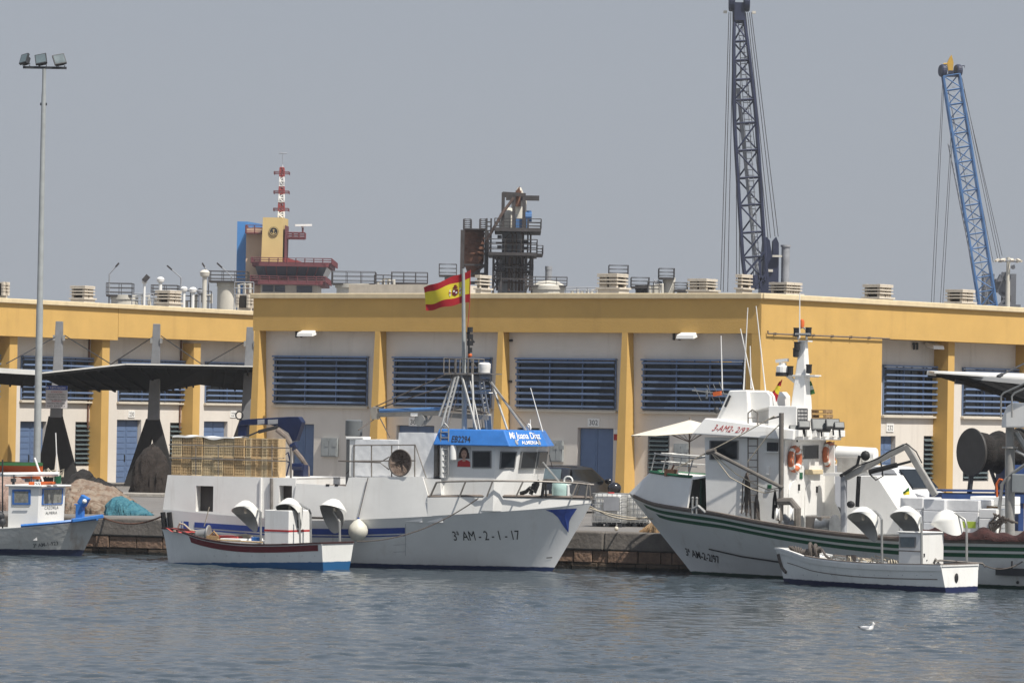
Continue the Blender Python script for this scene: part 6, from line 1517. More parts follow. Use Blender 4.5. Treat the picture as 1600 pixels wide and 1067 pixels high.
mb = MB(Gf); arms(mb, [[(.62, .46), (.74, .46), (.74, .62), (.68, .68), (.62, .62)], dk(.68, .40, .055, .035), [(.645, .36), (.715, .36), (.70, .31), (.66, .31)]]); mb.build('coat_of_arms', M['darkred'], fl)
mb = MB(Gf); arms(mb, [[(.565, .45), (.585, .45), (.585, .66), (.565, .66)], [(.775, .45), (.795, .45), (.795, .66), (.775, .66)], dk(.655, .51, .02, .03), dk(.705, .57, .02, .03)], -.016); mb.build('coat_of_arms', M['foam'], fl)
mb = MB(Gf); arms(mb, [[(.545, .52), (.61, .55), (.61, .58), (.545, .55)], [(.75, .55), (.815, .52), (.815, .55), (.75, .58)]], -.02); mb.build('coat_of_arms', M['red'], fl)
mb = MB(Gf); mb.path([Gf.loc(F1.w(*mpt(735, 422))), Gf.loc(F1.w(*mpt(734, 473))), Gf.loc(F1.w(*mpt(730.5, 516)))], .012, 5); mb.build('halyard', M['red'], fl)

# ================================================================== lamp dinghies
def lamp_shade(mb, c, r, h0, h1, th0, tilt=(0, 0), n=36, k=12, flare=1.0):
    rot = Matrix.Rotation(tilt[1], 3, 'Y') @ Matrix.Rotation(tilt[0], 3, 'X')
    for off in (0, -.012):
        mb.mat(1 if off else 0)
        def fn(u, v):
            t = 2 * PI * u; w_ = max(0, .5 + .5 * math.cos((t - th0))) ; H = h0 + h1 * w_ ** 2.2
            rr = (r + off) * (.42 + .58 * (v / .5) ** .9) if v < .5 else (r + off) * (1.0 - .12 * (v - .5))
            z = -(h0 * (.12 + .88 * (v / .5) ** 1.15)) if v < .5 else -(h0 + (H - h0) * (v - .5) / .5)
            return V(c) + rot @ V((rr * math.cos(t), rr * math.sin(t), z + off * .5))
        mb.grid(fn, n, k)
        mb.add([V(c) + rot @ V(((r + off) * .42 * math.cos(2 * PI * i / n), (r + off) * .42 * math.sin(2 * PI * i / n), -h0 * .12 + off * .5)) for i in range(n)], [tuple(range(n))])
    mb.mat(0); mb.lathe([(r * .40, 0), (r * .34, .035), (r * .1, .045)], V(c) + rot @ V((0, 0, -h0 * .12)), rot @ V((0, 0, 1)), 14)
M['shade'] = mat('lamp shade enamel', (.74, .73, .69), .4, .06, 2.5, streak=.12, sscale=5)
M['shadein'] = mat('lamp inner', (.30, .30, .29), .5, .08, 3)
def dinghy(label, F, H, hullm, gunm, cab, lamps, zfl=.12):
    t = thing('lamp_dinghy', label, 'dinghy', F)
    mb = H.shell(60, 12)
    def inn(u, v, side):
        p = H.pt(.02 + .96 * u, .25 + .74 * v, side, -.06); return V((p.x, p.y if p.y * side > 0 else 0, p.z))
    for side in (-1, 1): mb.grid(lambda u, v: inn(u, v, side), 50, 6)
    mb.grid(lambda u, v: V((inn(u, 0, 1).x, (2 * v - 1) * abs(inn(u, 0, 1).y), inn(u, 0, 1).z)), 50, 2)
    mb.build('hull', hullm, t, smooth=50)
    H.caprail(.10, .05, 0, 1, .03).build('gunwale', gunm, t, smooth=30)
    return t
# --- red white and blue dinghy beside the trawler
FD = Frame((P(498, 884, 131.3).x, 131.3, 0), 33); xo = 0.0
def dsheer(F, pts, lat): return [(F.X(a, b, lat), F.Z(a, b, lat)) for a, b in pts]
sh1 = dsheer(FD, [(255, 828), (285, 838), (330, 847), (380, 852), (440, 852), (498, 849)], 0)
xb_ = FD.X(253, 826, 1.0)
H2 = Hull(FD.__class__(FD.w(0, 1.0, 0), 33), 0, xb_, [(x, z) for x, z in sh1] + [(1, sh1[-1][1])], 1.0, z0=-.35, rake_b=.35, rake_s=.05, tr=.86, um=.38, n=2.0, w0=.70, w1=.4, q=.8, stempow=.7)
FD2 = H2.F
M['gunwale'] = mat('dark gunwale', (.045, .014, .014), .6, .2, 4)
M['hulldinghy'] = zmix(mat('dinghy white', (.76, .76, .73), .4, .06, 1.5, streak=.2, sscale=3), [(.27, (.02, .105, .25))], slope=.04)
dg1 = dinghy('white dinghy with dark red gunwale band, blue bottom and three lamp shades beside the trawler', FD2, H2, M['hulldinghy'], M['gunwale'], None, None)
mb = MB(FD2); H2.strip(mb, (.02, .78, .03), .22, .010, 40); mb.build('red_band', M['darkred'], dg1, smooth=True)
on2 = FD2.on
def in_boat(F, H, name, m, px0, px1, y0, y1, lat0, lat1, root, bevel=.015):
    mb = MB(F); mb.box(F.X(px0, y0, lat0), F.X(px1, y0, lat0), lat0, lat1, F.Z(px0, y1, lat0), F.Z(px0, y0, lat0)); return mb.build(name, m, root, bevel=bevel)
cabz0, cabz1 = .2, on2(440, 797, -.55).z
mb = MB(FD2); cx0, cx1 = FD2.X(413, 830, -.5), FD2.X(437, 830, -.5)
mb.box(cx0, cx1 + .35, -.5, .65, cabz0, cabz1); cab1 = mb.build('engine_box', M['white'], dg1, bevel=.02)
mb = MB(FD2); zr_ = on2(425, 828.5, -.5).z; mb.box(cx0 - .004, cx1 + .354, -.506, .656, zr_ - .03, zr_ + .03); mb.build('red_line', M['red'], cab1)
mb = MB(FD2); mb.box(cx1 + .352, cx1 + .36, -.05, .1, cabz1 - .55, cabz1 - .3); mb.build('vent_slot', M['letter'], cab1)
mb = MB(FD2); xa = FD2.X(268, 830, 0)
mb.box(FD2.X(345, 842, -.55), FD2.X(378, 842, -.55), -.6, .6, .55, FD2.Z(360, 841, -.55)); mb.box(FD2.X(378, 846, -.55), FD2.X(408, 846, -.55), -.6, .6, .5, FD2.Z(390, 845, -.55)); mb.build('thwart', M['white'], dg1, bevel=.02)
mb = MB(FD2); mb.box(FD2.X(340, 840, -.1), FD2.X(376, 840, -.1), -.3, .5, .6, FD2.Z(358, 837, -.1)); mb.grid(lambda u, v: V((FD2.X(262, 824, 0) + u * 1.0, (2 * v - 1) * (.22 + .45 * u), on2(264, 824, 0).z - .02 - .12 * u + .03 * math.sin(9 * u))), 12, 6); mb.build('red_cover', mat('faded red cloth', (.36, .05, .045), .85, .2), dg1, smooth=False)
mb = MB(FD2); c = on2(322, 834, -.2); mb.torus(c + V((.1, 0, .0)), (1, .35, 0), .26, .035, 20, 6); mb.lathe([(.25, -.03), (.25, .03)], c + V((.1, 0, 0)), (1, .35, 0), 18); mb.lathe([(.12, -.35), (.16, -.3), (.16, .1), (.2, .12)], c, (1, .2, .1), 12); mb.cbox(c + V((-.2, 0, -.18)), .5, .3, .3); mb.build('winch', M['steel'], dg1, smooth=35)
mb = MB(FD2)
for k, (a, b) in enumerate(((288, 838), (296, 836), (280, 832))): p = on2(a, b, -.1 * k); mb.torus(p, (.2, .3, 1), .18, .04, 14, 5)
mb.path([on2(278, 824, 0), on2(281, 817, 0), on2(288, 819, 0), on2(298, 828, 0), on2(308, 829, 0)], .03, 5); mb.build('rope_coil', M['rope'], dg1, smooth=True)
mb = MB(FD2); c = on2(334, 842, -.3); mb.cbox(c, .4, .35, .22, Matrix.Rotation(.4, 3, 'Z')); mb.path([c + V((-.2, 0, .05)), c + V((0, 0, .25)), c + V((.2, .1, .0))], .035, 5); mb.build('wooden_block', mat('light wood', (.30, .19, .09), .8, .2), dg1)
mb = MB(FD2); mb.tube(on2(319, 822, -.2), on2(327, 792, -.2), .016, 5); mb.build('oar_pole', M['rope'], dg1)
def lamp(F, root, px, apex, rpx, skirt, th0, hook, post, tilt=(0, 0), lat=0, inside=True):
    """apex pixel of the hood, radius in pixels, post = (px, bottom y, top y, latitude)"""
    sc_ = (F.M @ F.on(*apex, lat)).y / FPX; c = F.on(apex[0], apex[1], lat); r_ = rpx * sc_
    mb = MB(F); lamp_shade(mb, c, r_, 15 * sc_, skirt * sc_, th0, tilt); o = mb.build('lamp_shade', [M['shade'], M['shadein']], root, smooth=50, normals=False)
    mb = MB(F)
    mb.lathe([(.03, .1), (.04, .02), (.06, -.05), (.04, -.11), (.01, -.13)], c + V((0, 0, -12 * sc_)), n=10)
    mb.build('bulb', M['ventcream'], o, smooth=True)
    mb = MB(F); pts = [F.on(post[0], post[1], post[3]), F.on(post[0] - .3, post[2], post[3])] + [F.on(a, b, lat) for a, b in hook]; mb.path(pts, .038, 7); mb.build('lamp_post', M['steel'], root, smooth=True)
lamp(FD2, dg1, None, (384, 784), 22, 30, R(62), [(404, 796), (397, 790), (385, 785.5)], (407.5, 852, 800, -.6), (-.32, -.22), .0)
lamp(FD2, dg1, None, (453, 780), 22, 32, R(66), [(483, 796), (470, 788), (455, 783)], (485.5, 848, 802, .2), (-.32, -.18), .0)
lamp(FD2, dg1, None, (524, 781), 22, 33, R(92), [(522, 800), (524, 790), (524, 784)], (531, 848, 815, .9), (-.32, .04), 1.1)
mb = MB(FD2); mb.tube(on2(469, 849, -.3), on2(467.5, 800, -.3), .03, 6); mb.build('lamp_post', M['steel'], dg1)
mb = MB(FD2); mb.lathe([(.13, 0), (.16, .3), (.15, .3), (.12, .02)], on2(400, 848, -.2) - V((0, 0, .12)), n=12); mb.build('bucket', M['blue'], dg1, smooth=True)
mb = MB(FD2)
for k in range(7): mb.torus(on2(375, 840, .1) + V((.04 * k, .02 * k, .015 * k)), (.2, .3, 1), .17 - .008 * k, .025, 14, 4)
mb.build('rope_coil', M['rope'], dg1, smooth=True)
mb = MB(FD2); mb.tube(on2(340, 843, -.75), on2(410, 847, -.7), .025, 6); mb.tube(on2(345, 841, .5), on2(415, 846, .55), .025, 6); mb.build('oar', M['crate'], dg1)
mb = MB(FD2)
for a in np.linspace(335, 492, 9): p = H2.px(a, 868, .012); mb.ball(p, .014, 6)
mb.build('plank_bolt', M['fgrey'], dg1)
mb = MB(FD2); mb.cbox(on2(450, 851, -.8), .4, .12, .08); mb.build('oarlock', M['darkred'], dg1)

# --- white dinghy at the right
FW = Frame((P(1466, 918, 122.9).x, 122.9, 0), 40); FW2 = Frame(FW.w(0, 1.1, 0), 40)
sh2 = dsheer(FW, [(1212, 860), (1225, 867), (1260, 874), (1330, 881), (1400, 884), (1466, 885)], 0)
H4 = Hull(FW2, 0, FW.X(1211, 856, 1.1), [(x, z) for x, z in sh2] + [(1, sh2[-1][1])], 1.1, z0=-.35, rake_b=.45, rake_s=-.12, tr=.88, um=.4, n=2.3, w0=.74, w1=.4, q=.8, stempow=.7)
M['hullskiff'] = zmix(mat('skiff white', (.76, .76, .73), .4, .06, 1.5, streak=.25, sscale=3), [(.16, (.014, .02, .07))])
dg2 = dinghy('white dinghy with small white cabin and three lamp shades before the green striped boat', FW2, H4, M['hullskiff'], M['white'], None, None)
on4 = FW2.on
mb = MB(FW2); H4.strip(mb, (.0, .97, .0), .13, .035, 40); H4.caprail(.1, .05, 0, 1, .05, z=.0) if False else None; mb.build('rubbing_band', M['white'], dg2, smooth=True)
mb = MB(FW2); H4.strip(mb, (.03, .93, .36), .385, .012, 40); mb.build('dark_line', M['woodrail'], dg2, smooth=True)
mb = H4.caprail(.12, .02, .0, .75, .035, z=.052); mb.build('capping', M['woodrail'], dg2)
xa, xb2 = FW2.X(1404, 860, -.55), FW2.X(1440, 860, -.55)
zc0_, zc1_ = .2, on4(1440, 833, -.5).z
mb = MB(FW2); mb.hexa([(xa, -.55, zc0_), (xb2, -.55, zc0_), (xb2, .6, zc0_), (xa, .6, zc0_), (xa, -.55, zc1_), (xb2, -.55, zc1_), (xb2, .6, zc1_), (xa, .6, zc1_)]); mb.box(xa - .04, xb2 + .04, -.6, .65, zc1_, zc1_ + .04); cb2 = mb.build('cabin', M['white'], dg2, bevel=.02)
glass_panel(FW2, cb2, wq(FW2, -.552, 1406, 1431, 838.5, 855), out=(0, -1, 0), glass='slat', inset=.04)
mb = MB(FW2); z_ = on4(1420, 860.5, -.55).z; mb.box(xa - .003, xb2, -.556, -.55, z_ - .015, z_ + .015); mb.build('trim_line', M['woodrail'], cb2)
mb = MB(FW2)
for a, b in ((.2, .7), (.22, .2), (.6, .5), (.7, .3), (.75, .62)): mb.tube((xb2, -.5 + a * 1.1, zc0_ + b), (xb2 + .02, -.5 + a * 1.1, zc0_ + b), .02, 6)
mb.box(xb2, xb2 + .02, -.45, -.4, 1.0, 1.1); mb.build('door_fitting', M['letter'], cb2)
mb = MB(FW2); c = on4(1268, 861, -.2); mb.torus(c, (1, .5, .2), .24, .05, 18, 6); mb.lathe([(.1, -.3), (.1, .3)], c, (1, .5, .2), 10); mb.torus(c + V((.15, .05, 0)), (1, .5, .2), .2, .05, 16, 6); mb.build('line_winch', M['ropedark'], dg2, smooth=True)
mb = MB(FW2); p = on4(1238, 858, 0)
for k in range(5): mb.torus(p + V((.05 * k, .03 * k, -.02 * k)), (.3 + .2 * k, .5, .6 - .2 * k), .12, .035, 12, 5)
mb.path([on4(1272, 856, 0), on4(1284, 858, -.2), on4(1290, 868, -.4), on4(1302, 876, -.6)], .04, 5); mb.build('rope_coil', M['ropedark'], dg2, smooth=True)
mb = MB(FW2)
for a, b in ((1250, 866), (1262, 868)): mb.box(FW2.X(a, b, -.1), FW2.X(a, b, -.1) + .4, -.3, .5, .5, FW2.Z(a, b, -.1))
mb.box(FW2.X(1300, 872, -.4), FW2.X(1400, 872, -.4), -.55, .6, .4, FW2.Z(1350, 879, -.4)); mb.build('thwart', M['white'], dg2, bevel=.02)
mb = MB(FW2); c = on4(1392, 880, -.5); [mb.torus(c + V((.07 * k, .0, .03 * math.sin(k))), (1, .3 * k, .4), .1, .025, 10, 4) for k in range(4)]; mb.build('rope_coil', M['rope'], dg2, smooth=True)
lamp(FW2, dg2, None, (1349, 794), 25, 36, R(60), [(1375, 806), (1368, 799), (1352, 796)], (1378, 882, 812, -.75), (-.32, -.22), .0)
lamp(FW2, dg2, None, (1416, 793), 25, 36, R(64), [(1439, 808), (1432, 798), (1420, 795)], (1440, 882, 818, -.72), (-.32, -.2), .0)
lamp(FW2, dg2, None, (1474, 798), 25, 30, R(-25), [(1508, 812), (1495, 803), (1478, 800)], (1510.5, 878, 822, .9), (.05, -.30), .9)
mb = MB(FW2); mb.path([on4(1464, 876, .1), on4(1468, 875, .3), on4(1535, 880, 2.0), on4(1540, 886, 2.05)], .03, 5); mb.path([on4(1459, 880, .0), on4(1462, 873, .0), on4(1466, 878, .0)], .04, 5); mb.build('stern_rail', M['rail'], dg2, smooth=True)
mb = MB(FW2)
for a in np.linspace(1255, 1455, 10): mb.ball(H4.px(a, 898, .012), .014, 6)
mb.build('plank_bolt', M['fgrey'], dg2)
mb = MB(FW2); r_ = random.Random(12)
for k in range(12): p = on4(1300 + k * 8, 879, -.2); mb.path([p, p + V((r_.uniform(-.2, .2), r_.uniform(-.2, .2), .12 + r_.uniform(0, .1))), p + V((r_.uniform(.1, .4), r_.uniform(-.3, .3), .05)), p + V((.4, 0, -.05))], .022, 4)
mb.build('net_heap', M['rope'], dg2, smooth=True)
mb = MB(FW2); mb.lathe([(.13, 0), (.16, .3), (.15, .3), (.12, .02)], on4(1330, 880, .2) - V((0, 0, .05)), n=12); mb.build('bucket', M['woodrail'], dg2, smooth=True)
mb = MB(FW2); mb.ball((.06, -.25, .42), .09, 10, (.4, 1, 1.6)); mb.build('drain_flap', M['letter'], dg2)
mb = MB(FW2); mb.path([H4.pt(.985, .9, -1, .03), H4.pt(.99, .75, -1, .04), H4.pt(.985, .6, -1, .03), H4.pt(.96, .5, -1, .03)], .05, 6); mb.build('bow_fitting', M['ropedark'], dg2)

# ================================================================== green striped boat
F3 = Frame((9.1, 131.9, 0), 27); on3 = F3.on; B3L = -2.5
b3 = thing('fishing_boat', 'white fishing boat with two green hull stripes, tall white mast and life rings', 'fishing boat', F3)
def lat3(px): return B3L if px > 1230 else B3L * (1 - ((1230 - px) / 247) ** 2.2)
cap = [(983, 770), (1011, 786), (1040, 791), (1072, 796), (1110, 801), (1162, 812), (1219, 822), (1292, 832), (1340, 837), (1401, 842), (1477, 844), (1600, 846.5)]
sheer3 = [(on3(a, b, lat3(a)).x, on3(a, b, lat3(a)).z) for a, b in cap]; x_end = sheer3[-1][0] + 2.6
sheer3 += [(x_end, sheer3[-1][1] + .05), (sheer3[0][0] - 1, sheer3[0][1] + .1)]
tip3 = on3(983, 770, 0); stem3 = on3(1082, 900, 0)
H3 = Hull(F3, x_end, tip3.x, sheer3, 2.5, z0=-.6, rake_b=(stem3.x - tip3.x) * 1.25, rake_s=0, tr=.85, um=.55, n=2.2, w0=.80, w1=.12, q=1.15, stempow=1.0)
H3.shell(80, 16, deck=.45).build('hull', M['hullgreen'], b3, smooth=50)
mb = MB(F3); H3.strip(mb, (.12, .97, .17), .29, .012, 70); mb.build('green_stripe', M['green'], b3, smooth=True)
mb = MB(F3); H3.strip(mb, (.15, .95, .37), .49, .012, 70); mb.build('green_stripe', M['green'], b3, smooth=True)
mb = MB(F3); H3.strip(mb, (.0, .99, .0), .075, .05, 70); mb.build('rubbing_strake', M['woodrail'], b3, smooth=True)
H3.caprail(.18, .06, 0, .985, .05).build('cap_rail', M['woodrail'], b3)
px_strip(H3, [(1108, 856.5), (1160, 868), (1222, 877)], [(1108, 858.5), (1160, 870.5), (1222, 879.5)], 'rubbing_strake', M['fdark'], b3, n=30, off=.05)
hull_text(H3, '3ª AM-2-2/97', (1071, 861.5), (1124, 874.5), 11.5, 'lettering', M['letter'], b3, bold=.015)
mb = MB(F3); xq_ = H3.px(1560, 905); mb.box(xq_.x, xq_.x + 3.2, -H3.lat(xq_.x, .7) - .12, -H3.lat(xq_.x, .7) + .3, .40, .62); mb.tube((xq_.x + .6, -2.45, .62), (xq_.x + .6, -2.45, .85), .03); mb.ball((xq_.x + .62, -H3.lat(xq_.x, .3) - .02, .2), .05, 8); mb.build('rubbing_ledge', M['dark'], b3)
# whaleback bow shield
mb = MB(F3)
def shp(px, py, k=1.0): l = lat3(px) * k; return on3(px, py, l)
for sg in (1, -1):
    g = []
    for k in range(13):
        t = k / 12; a = shp(983 + (1073 - 983) * t, float(np.interp(983 + 90 * t, [q_[0] for q_ in cap], [q_[1] for q_ in cap])), 1); b = shp(1011 + (1081 - 1011) * t, 736.5 + 8.5 * t ** 1.2 + 1.5 * math.sin(PI * t), .92)
        if k == 0: a.y = 0; b = V((b.x, -.25, b.z))
        g.append((a, b))
    vs = [];
    for a, b in g: vs += [V((a.x, a.y * sg, a.z)), V((b.x, b.y * sg, b.z)), V((a.x + .03, (a.y + .05) * sg, a.z)), V((b.x + .03, (b.y + .05) * sg, b.z))]
    fs = []
    for k in range(12):
        o_ = 4 * k; fs += [(o_, o_ + 4, o_ + 5, o_ + 1), (o_ + 2, o_ + 3, o_ + 7, o_ + 6), (o_ + 1, o_ + 5, o_ + 7, o_ + 3)]
    fs += [(48, 50, 51, 49), (0, 1, 3, 2)]
    mb.add(vs, fs)
    if sg == 1: gt = g
mb.add([gt[0][1], V((gt[0][1].x, -gt[0][1].y, gt[0][1].z)), V((gt[0][0].x, 0, gt[0][0].z))], [(0, 1, 2)])
mb.build('bow_shield', M['whiteclean'], b3, smooth=40)
mb = MB(F3); tp = [b for a, b in gt]; nvs = []
xfw = on3(1108, 740, -1.5).x
for p in tp + [V((xfw, tp[-1].y * .95, tp[-1].z + .12))]: nvs += [V((p.x, p.y, p.z - .03)), V((p.x, -p.y, p.z - .03)), V((p.x, p.y, p.z - .09)), V((p.x, -p.y, p.z - .09))]
mb.add(nvs, [f for k in range(13) for f in ((4 * k, 4 * k + 4, 4 * k + 5, 4 * k + 1), (4 * k + 2, 4 * k + 3, 4 * k + 7, 4 * k + 6), (4 * k, 4 * k + 2, 4 * k + 6, 4 * k + 4))]); mb.build('whaleback_deck', M['whiteclean'], b3)
mb = MB(F3)
for sg in (1, -1): mb.path([V((p.x, p.y * sg, p.z + .01)) for p in tp], .05, 6)
mb.build('green_rim', M['green'], b3, smooth=True)
mb = MB(F3)
rz = .52; rp = [V((p.x + .12, p.y * .93, p.z + rz + .06)) for p in tp]
for sg in (1, -1):
    mb.path([V((p.x, p.y * sg, p.z)) for p in rp] + [V((xfw, rp[-1].y * sg, rp[-1].z + .08))], .026, 6); mb.path([V((p.x, p.y * sg, p.z - .26)) for p in rp], .018, 5)
    for k in (1, 4, 8, 11): mb.tube(V((tp[k].x, tp[k].y * sg, tp[k].z)), V((rp[k].x, rp[k].y * sg, rp[k].z)), .022, 5)
mb.build('bow_rail', M['steel'], b3, smooth=True)
mb = MB(F3); c = on3(1049, 735, -1.0); mb.box(c.x - .2, c.x + .2, c.y - .1, c.y + .1, c.z - .18, c.z + .04); mb.tube(c, c + V((.1, 0, .2)), .03); mb.tube(on3(1052, 733, -1), on3(1106, 706, -1.5), .012, 4); mb.build('deck_roller', M['rust'], b3)
mb = MB(F3); c = on3(1082, 795, -1.9)
for dx in (0, .14): mb.tube(c + V((dx, 0, -.15)), c + V((dx, 0, .32)), .04, 6); mb.ball(c + V((dx, 0, .34)), .05, 8)
mb.path([c, c + V((.2, 0, .1)), c + V((.45, 0, -.1))], .05, 6); mb.build('mooring_bitt', M['steel'], b3)
mb = MB(F3); x_ = on3(1106, 770, -1).x; mb.box(x_ - .16, x_ - .12, -1.25, 1.25, on3(1100, 800, -1).z, on3(1100, 748, -1).z); mb.build('inner_bulkhead', mat('dark green bulkhead', (.02, .07, .05), .7), b3)
# wheelhouse
WY = -1.65; zl0 = on3(1160, 835, WY).z; zl1 = on3(1160, 684, WY).z; xl0, xl1 = F3.X(1107, 760, WY), F3.X(1225, 760, WY)
mb = MB(F3); zl2 = on3(1110, 803, WY).z; mb.hexa([(xl0 - .05, WY, zl2), (xl1, WY, zl0), (xl1, -WY, zl0), (xl0 - .05, -WY, zl2), (xl0 - .16, WY, zl1), (xl1, WY, zl1), (xl1, -WY, zl1), (xl0 - .16, -WY, zl1)]); w3 = mb.build('wheelhouse', M['white'], b3)
ba = [F3.X(1081, 677, WY - .25), F3.X(1226, 687, WY - .25)]; zA0, zA1 = on3(1090, 678, WY).z, on3(1220, 687, WY).z; zt0, zt1 = on3(1100, 657, WY).z, on3(1220, 671, WY).z
mb = MB(F3); yb_ = WY - .28
mb.hexa([(ba[0], yb_, zA0), (ba[1] + .3, yb_, zA1), (ba[1] + .3, -yb_, zA1), (ba[0], -yb_, zA0), (ba[0] + .4, yb_ + .12, zt0 + .08), (ba[1] + .3, yb_ + .05, zt1), (ba[1] + .3, -yb_ - .05, zt1), (ba[0] + .4, -yb_ - .12, zt0 + .08)])
br3 = mb.build('brow', M['white'], b3, bevel=.03)
f, w_, h_ = on_quad((ba[0], yb_, zA0), (ba[1] + .3, yb_, zA1), (ba[1] + .3, yb_ + .05, zt1), (ba[0] + .4, yb_ + .12, zt0 + .08), .015)
mb = MB(F3); xcen = F3.X(1137, 671, yb_); off_ = xcen - (ba[0] + ba[1] + .3) / 2
text_on(mb, '3-AM2- 2/97', 53 / FPX * 129.5 / .89, .27, lambda u, v: f(u + off_, v), bold=.0); mb.build('lettering', M['red'], br3)
glass_panel(F3, w3, wq(F3, WY - .002, 1109, 1154, 688, 718), out=(0, -1, 0)); glass_panel(F3, w3, [V((p.x, -p.y, p.z)) for p in wq(F3, WY - .002, 1109, 1154, 688, 718)], out=(0, 1, 0))
mb = MB(F3); mb.box(F3.X(1200, 697, WY), F3.X(1216, 697, WY), WY - .09, WY - .002, F3.Z(1208, 705, WY), F3.Z(1208, 691, WY)); mb.build('vent_box', M['dark'], w3)
mb = MB(F3); mb.box(F3.X(1198, 697, WY) - .02, F3.X(1217, 697, WY), WY - .16, WY - .002, F3.Z(1208, 706.5, WY), F3.Z(1208, 705, WY)); mb.build('vent_sill', M['whiteclean'], w3)
for a, b, c_, d in ((1198, 1203, 728, 742), (1200, 1206, 757, 763)):
    mb = MB(F3); mb.box(F3.X(a, c_, WY), F3.X(b, c_, WY), WY - .06, WY - .002, F3.Z(a, d, WY), F3.Z(a, c_, WY)); mb.build('wall_fitting', M['whiteclean'] if a == 1198 else M['green'], w3, bevel=.01)
def af(px, py, dx=0): p = F3.onx(px, py, xl1 + dx); return p
pts = [af(1254, 717), af(1278, 716), af(1278, 695), af(1254, 696)]; glass_panel(F3, w3, pts, out=(1, 0, 0), inset=.05)
for a0, a1, y0, y1 in ((1231, 1247, 751, 812), (1257, 1275, 751, 815)):
    ya, yb2 = af(a0, 780).y, af(a1, 780).y; z0_, z1_ = af(a0, y1).z, af(a0, y0).z; ym = (ya + yb2) / 2; rr = (yb2 - ya) / 2
    mb = MB(F3); pl_ = [(xl1 + .004, ya, z0_), (xl1 + .004, yb2, z0_)] + [(xl1 + .004, ym + rr * math.cos(t), z1_ - rr + rr * math.sin(t)) for t in np.linspace(0, PI, 10)]
    mb.prism(pl_, (.035, 0, 0)); d_ = mb.build('door', M['whiteclean'], w3, bevel=.012); mb = MB(F3); mb.box(xl1 + .04, xl1 + .09, yb2 - .12, yb2 - .06, z0_ + .9, z0_ + 1.1); mb.build('handle', M['letter'], d_)
mb = MB(F3); p0_, p1_ = af(1257, 741), af(1281, 733); mb.box(xl1, xl1 + .12, p0_.y, p1_.y, p0_.z, p1_.z); mb.build('lamp_housing', M['cream'], w3, bevel=.02)
mb = MB(F3); p0_, p1_ = af(1249, 748), af(1253.5, 738); mb.box(xl1, xl1 + .02, p0_.y, p1_.y, p0_.z, p1_.z); mb.build('safety_sign', M['green'], w3)
mb = MB(F3); mb.prism([(xl1, -WY - .02, zl1 - .2), (xl1, -WY - .02, .9), (xl1 + .9, -WY - .02, .9), (xl1 + .7, -WY - .02, 1.7), (xl1 + .35, -WY - .02, 2.4), (xl1 + .3, -WY - .02, zl1 - .2)], (0, -.05, 0)); mb.build('wing_wall', M['white'], w3)
# life rings are lifted off their hooks: things of their own
for px_, py_, lab in ((1242, 717, 'orange life ring hung on the cabin back nearest the brown derrick post'), (1296, 710, 'orange life ring hung beside the white liferaft canister')):
    c = af(px_, py_, .09); G = Frame(F3.w(*c), 27); lr = thing('life_ring', lab, 'life ring', G); R0 = 17 / FPX * 128.5
    mb = MB(G); mb.torus((0, 0, 0), (1, 0, 0), R0, .095, 28, 10); mb.build('ring', mat('faded ring orange', (.50, .14, .06), .6, .15, 5), lr, smooth=True)
    mb = MB(G)
    for k in range(4):
        mb = MB(G); t0_ = PI / 4 + k * PI / 2; mb.path([(0, R0 * math.cos(t0_ + d_), R0 * math.sin(t0_ + d_)) for d_ in np.linspace(-.16, .16, 5)], .1, 10); mb.build('white_band', M['foam'], lr, smooth=True)
    mb = MB(G); mb.path([((.11 if k % 2 else .07), (R0 + (.09 if k % 2 else .03)) * math.cos(t), (R0 + (.09 if k % 2 else .03)) * math.sin(t)) for k, t in enumerate(np.linspace(0, 2 * PI, 24, endpoint=False))], .012, 4, True); mb.build('grab_line', M['rope'], lr)
    mb = MB(G); mb.box(-.07, -.06, -.08, .08, -.14, .14); mb.build('hook_plate', M['green'], lr)
# wheelhouse top
zr3 = zt1 - .02
mb = MB(F3); ty = -.9; q3 = lambda u, v, y=ty: on3(960 + u / 4.1026, 460 + v / 4.1026, y)
mb.prism([q3(*p) for p in ((650, 800), (735, 615), (850, 612), (858, 700), (858, 850), (650, 830))], (0, 1.8, 0)); mb.build('funnel_casing', M['whiteclean'], b3, bevel=.04)
mb = MB(F3); mb.prism([q3(u, v, -.7) for u, v in ((852, 622), (975, 622), (998, 650), (1000, 720), (870, 750), (858, 800), (852, 800))], (0, 1.6, 0)); mb.build('fly_bridge', M['whiteclean'], b3, bevel=.03)
mb = MB(F3); a, b = q3(985, 860, -1.2), q3(1085, 715, -1.2); mb.box(a.x, a.x + .95, -1.2, -.3, a.z, b.z); ac = mb.build('air_conditioner', M['whiteclean'], b3, bevel=.02)
mb = MB(F3); xx = a.x + .96
for k in range(8): y_ = -1.13 + k * .11; mb.tube((xx, y_, a.z + .08), (xx, y_, b.z - .08), .012, 4)
for k in range(6): z_ = a.z + .08 + (b.z - a.z - .16) * k / 5; mb.tube((xx, -1.13, z_), (xx, -.36, z_), .012, 4)
mb.build('grille', M['dark'], ac)
mb = MB(F3); mb.hexa([(q3(1110, 840, -.35).x, -.35, zr3), (q3(1222, 840, -.35).x, -.35, zr3), (q3(1222, 840, -.35).x, .35, zr3), (q3(1110, 840, -.35).x, .35, zr3), (q3(1188, 300, -.1).x, -.13, q3(1188, 298, -.1).z), (q3(1222, 300, -.1).x, -.13, q3(1188, 298, -.1).z), (q3(1222, 300, -.1).x, .13, q3(1188, 298, -.1).z), (q3(1188, 300, -.1).x, .13, q3(1188, 298, -.1).z)])
mb.build('mast', M['whiteclean'], b3, bevel=.03)
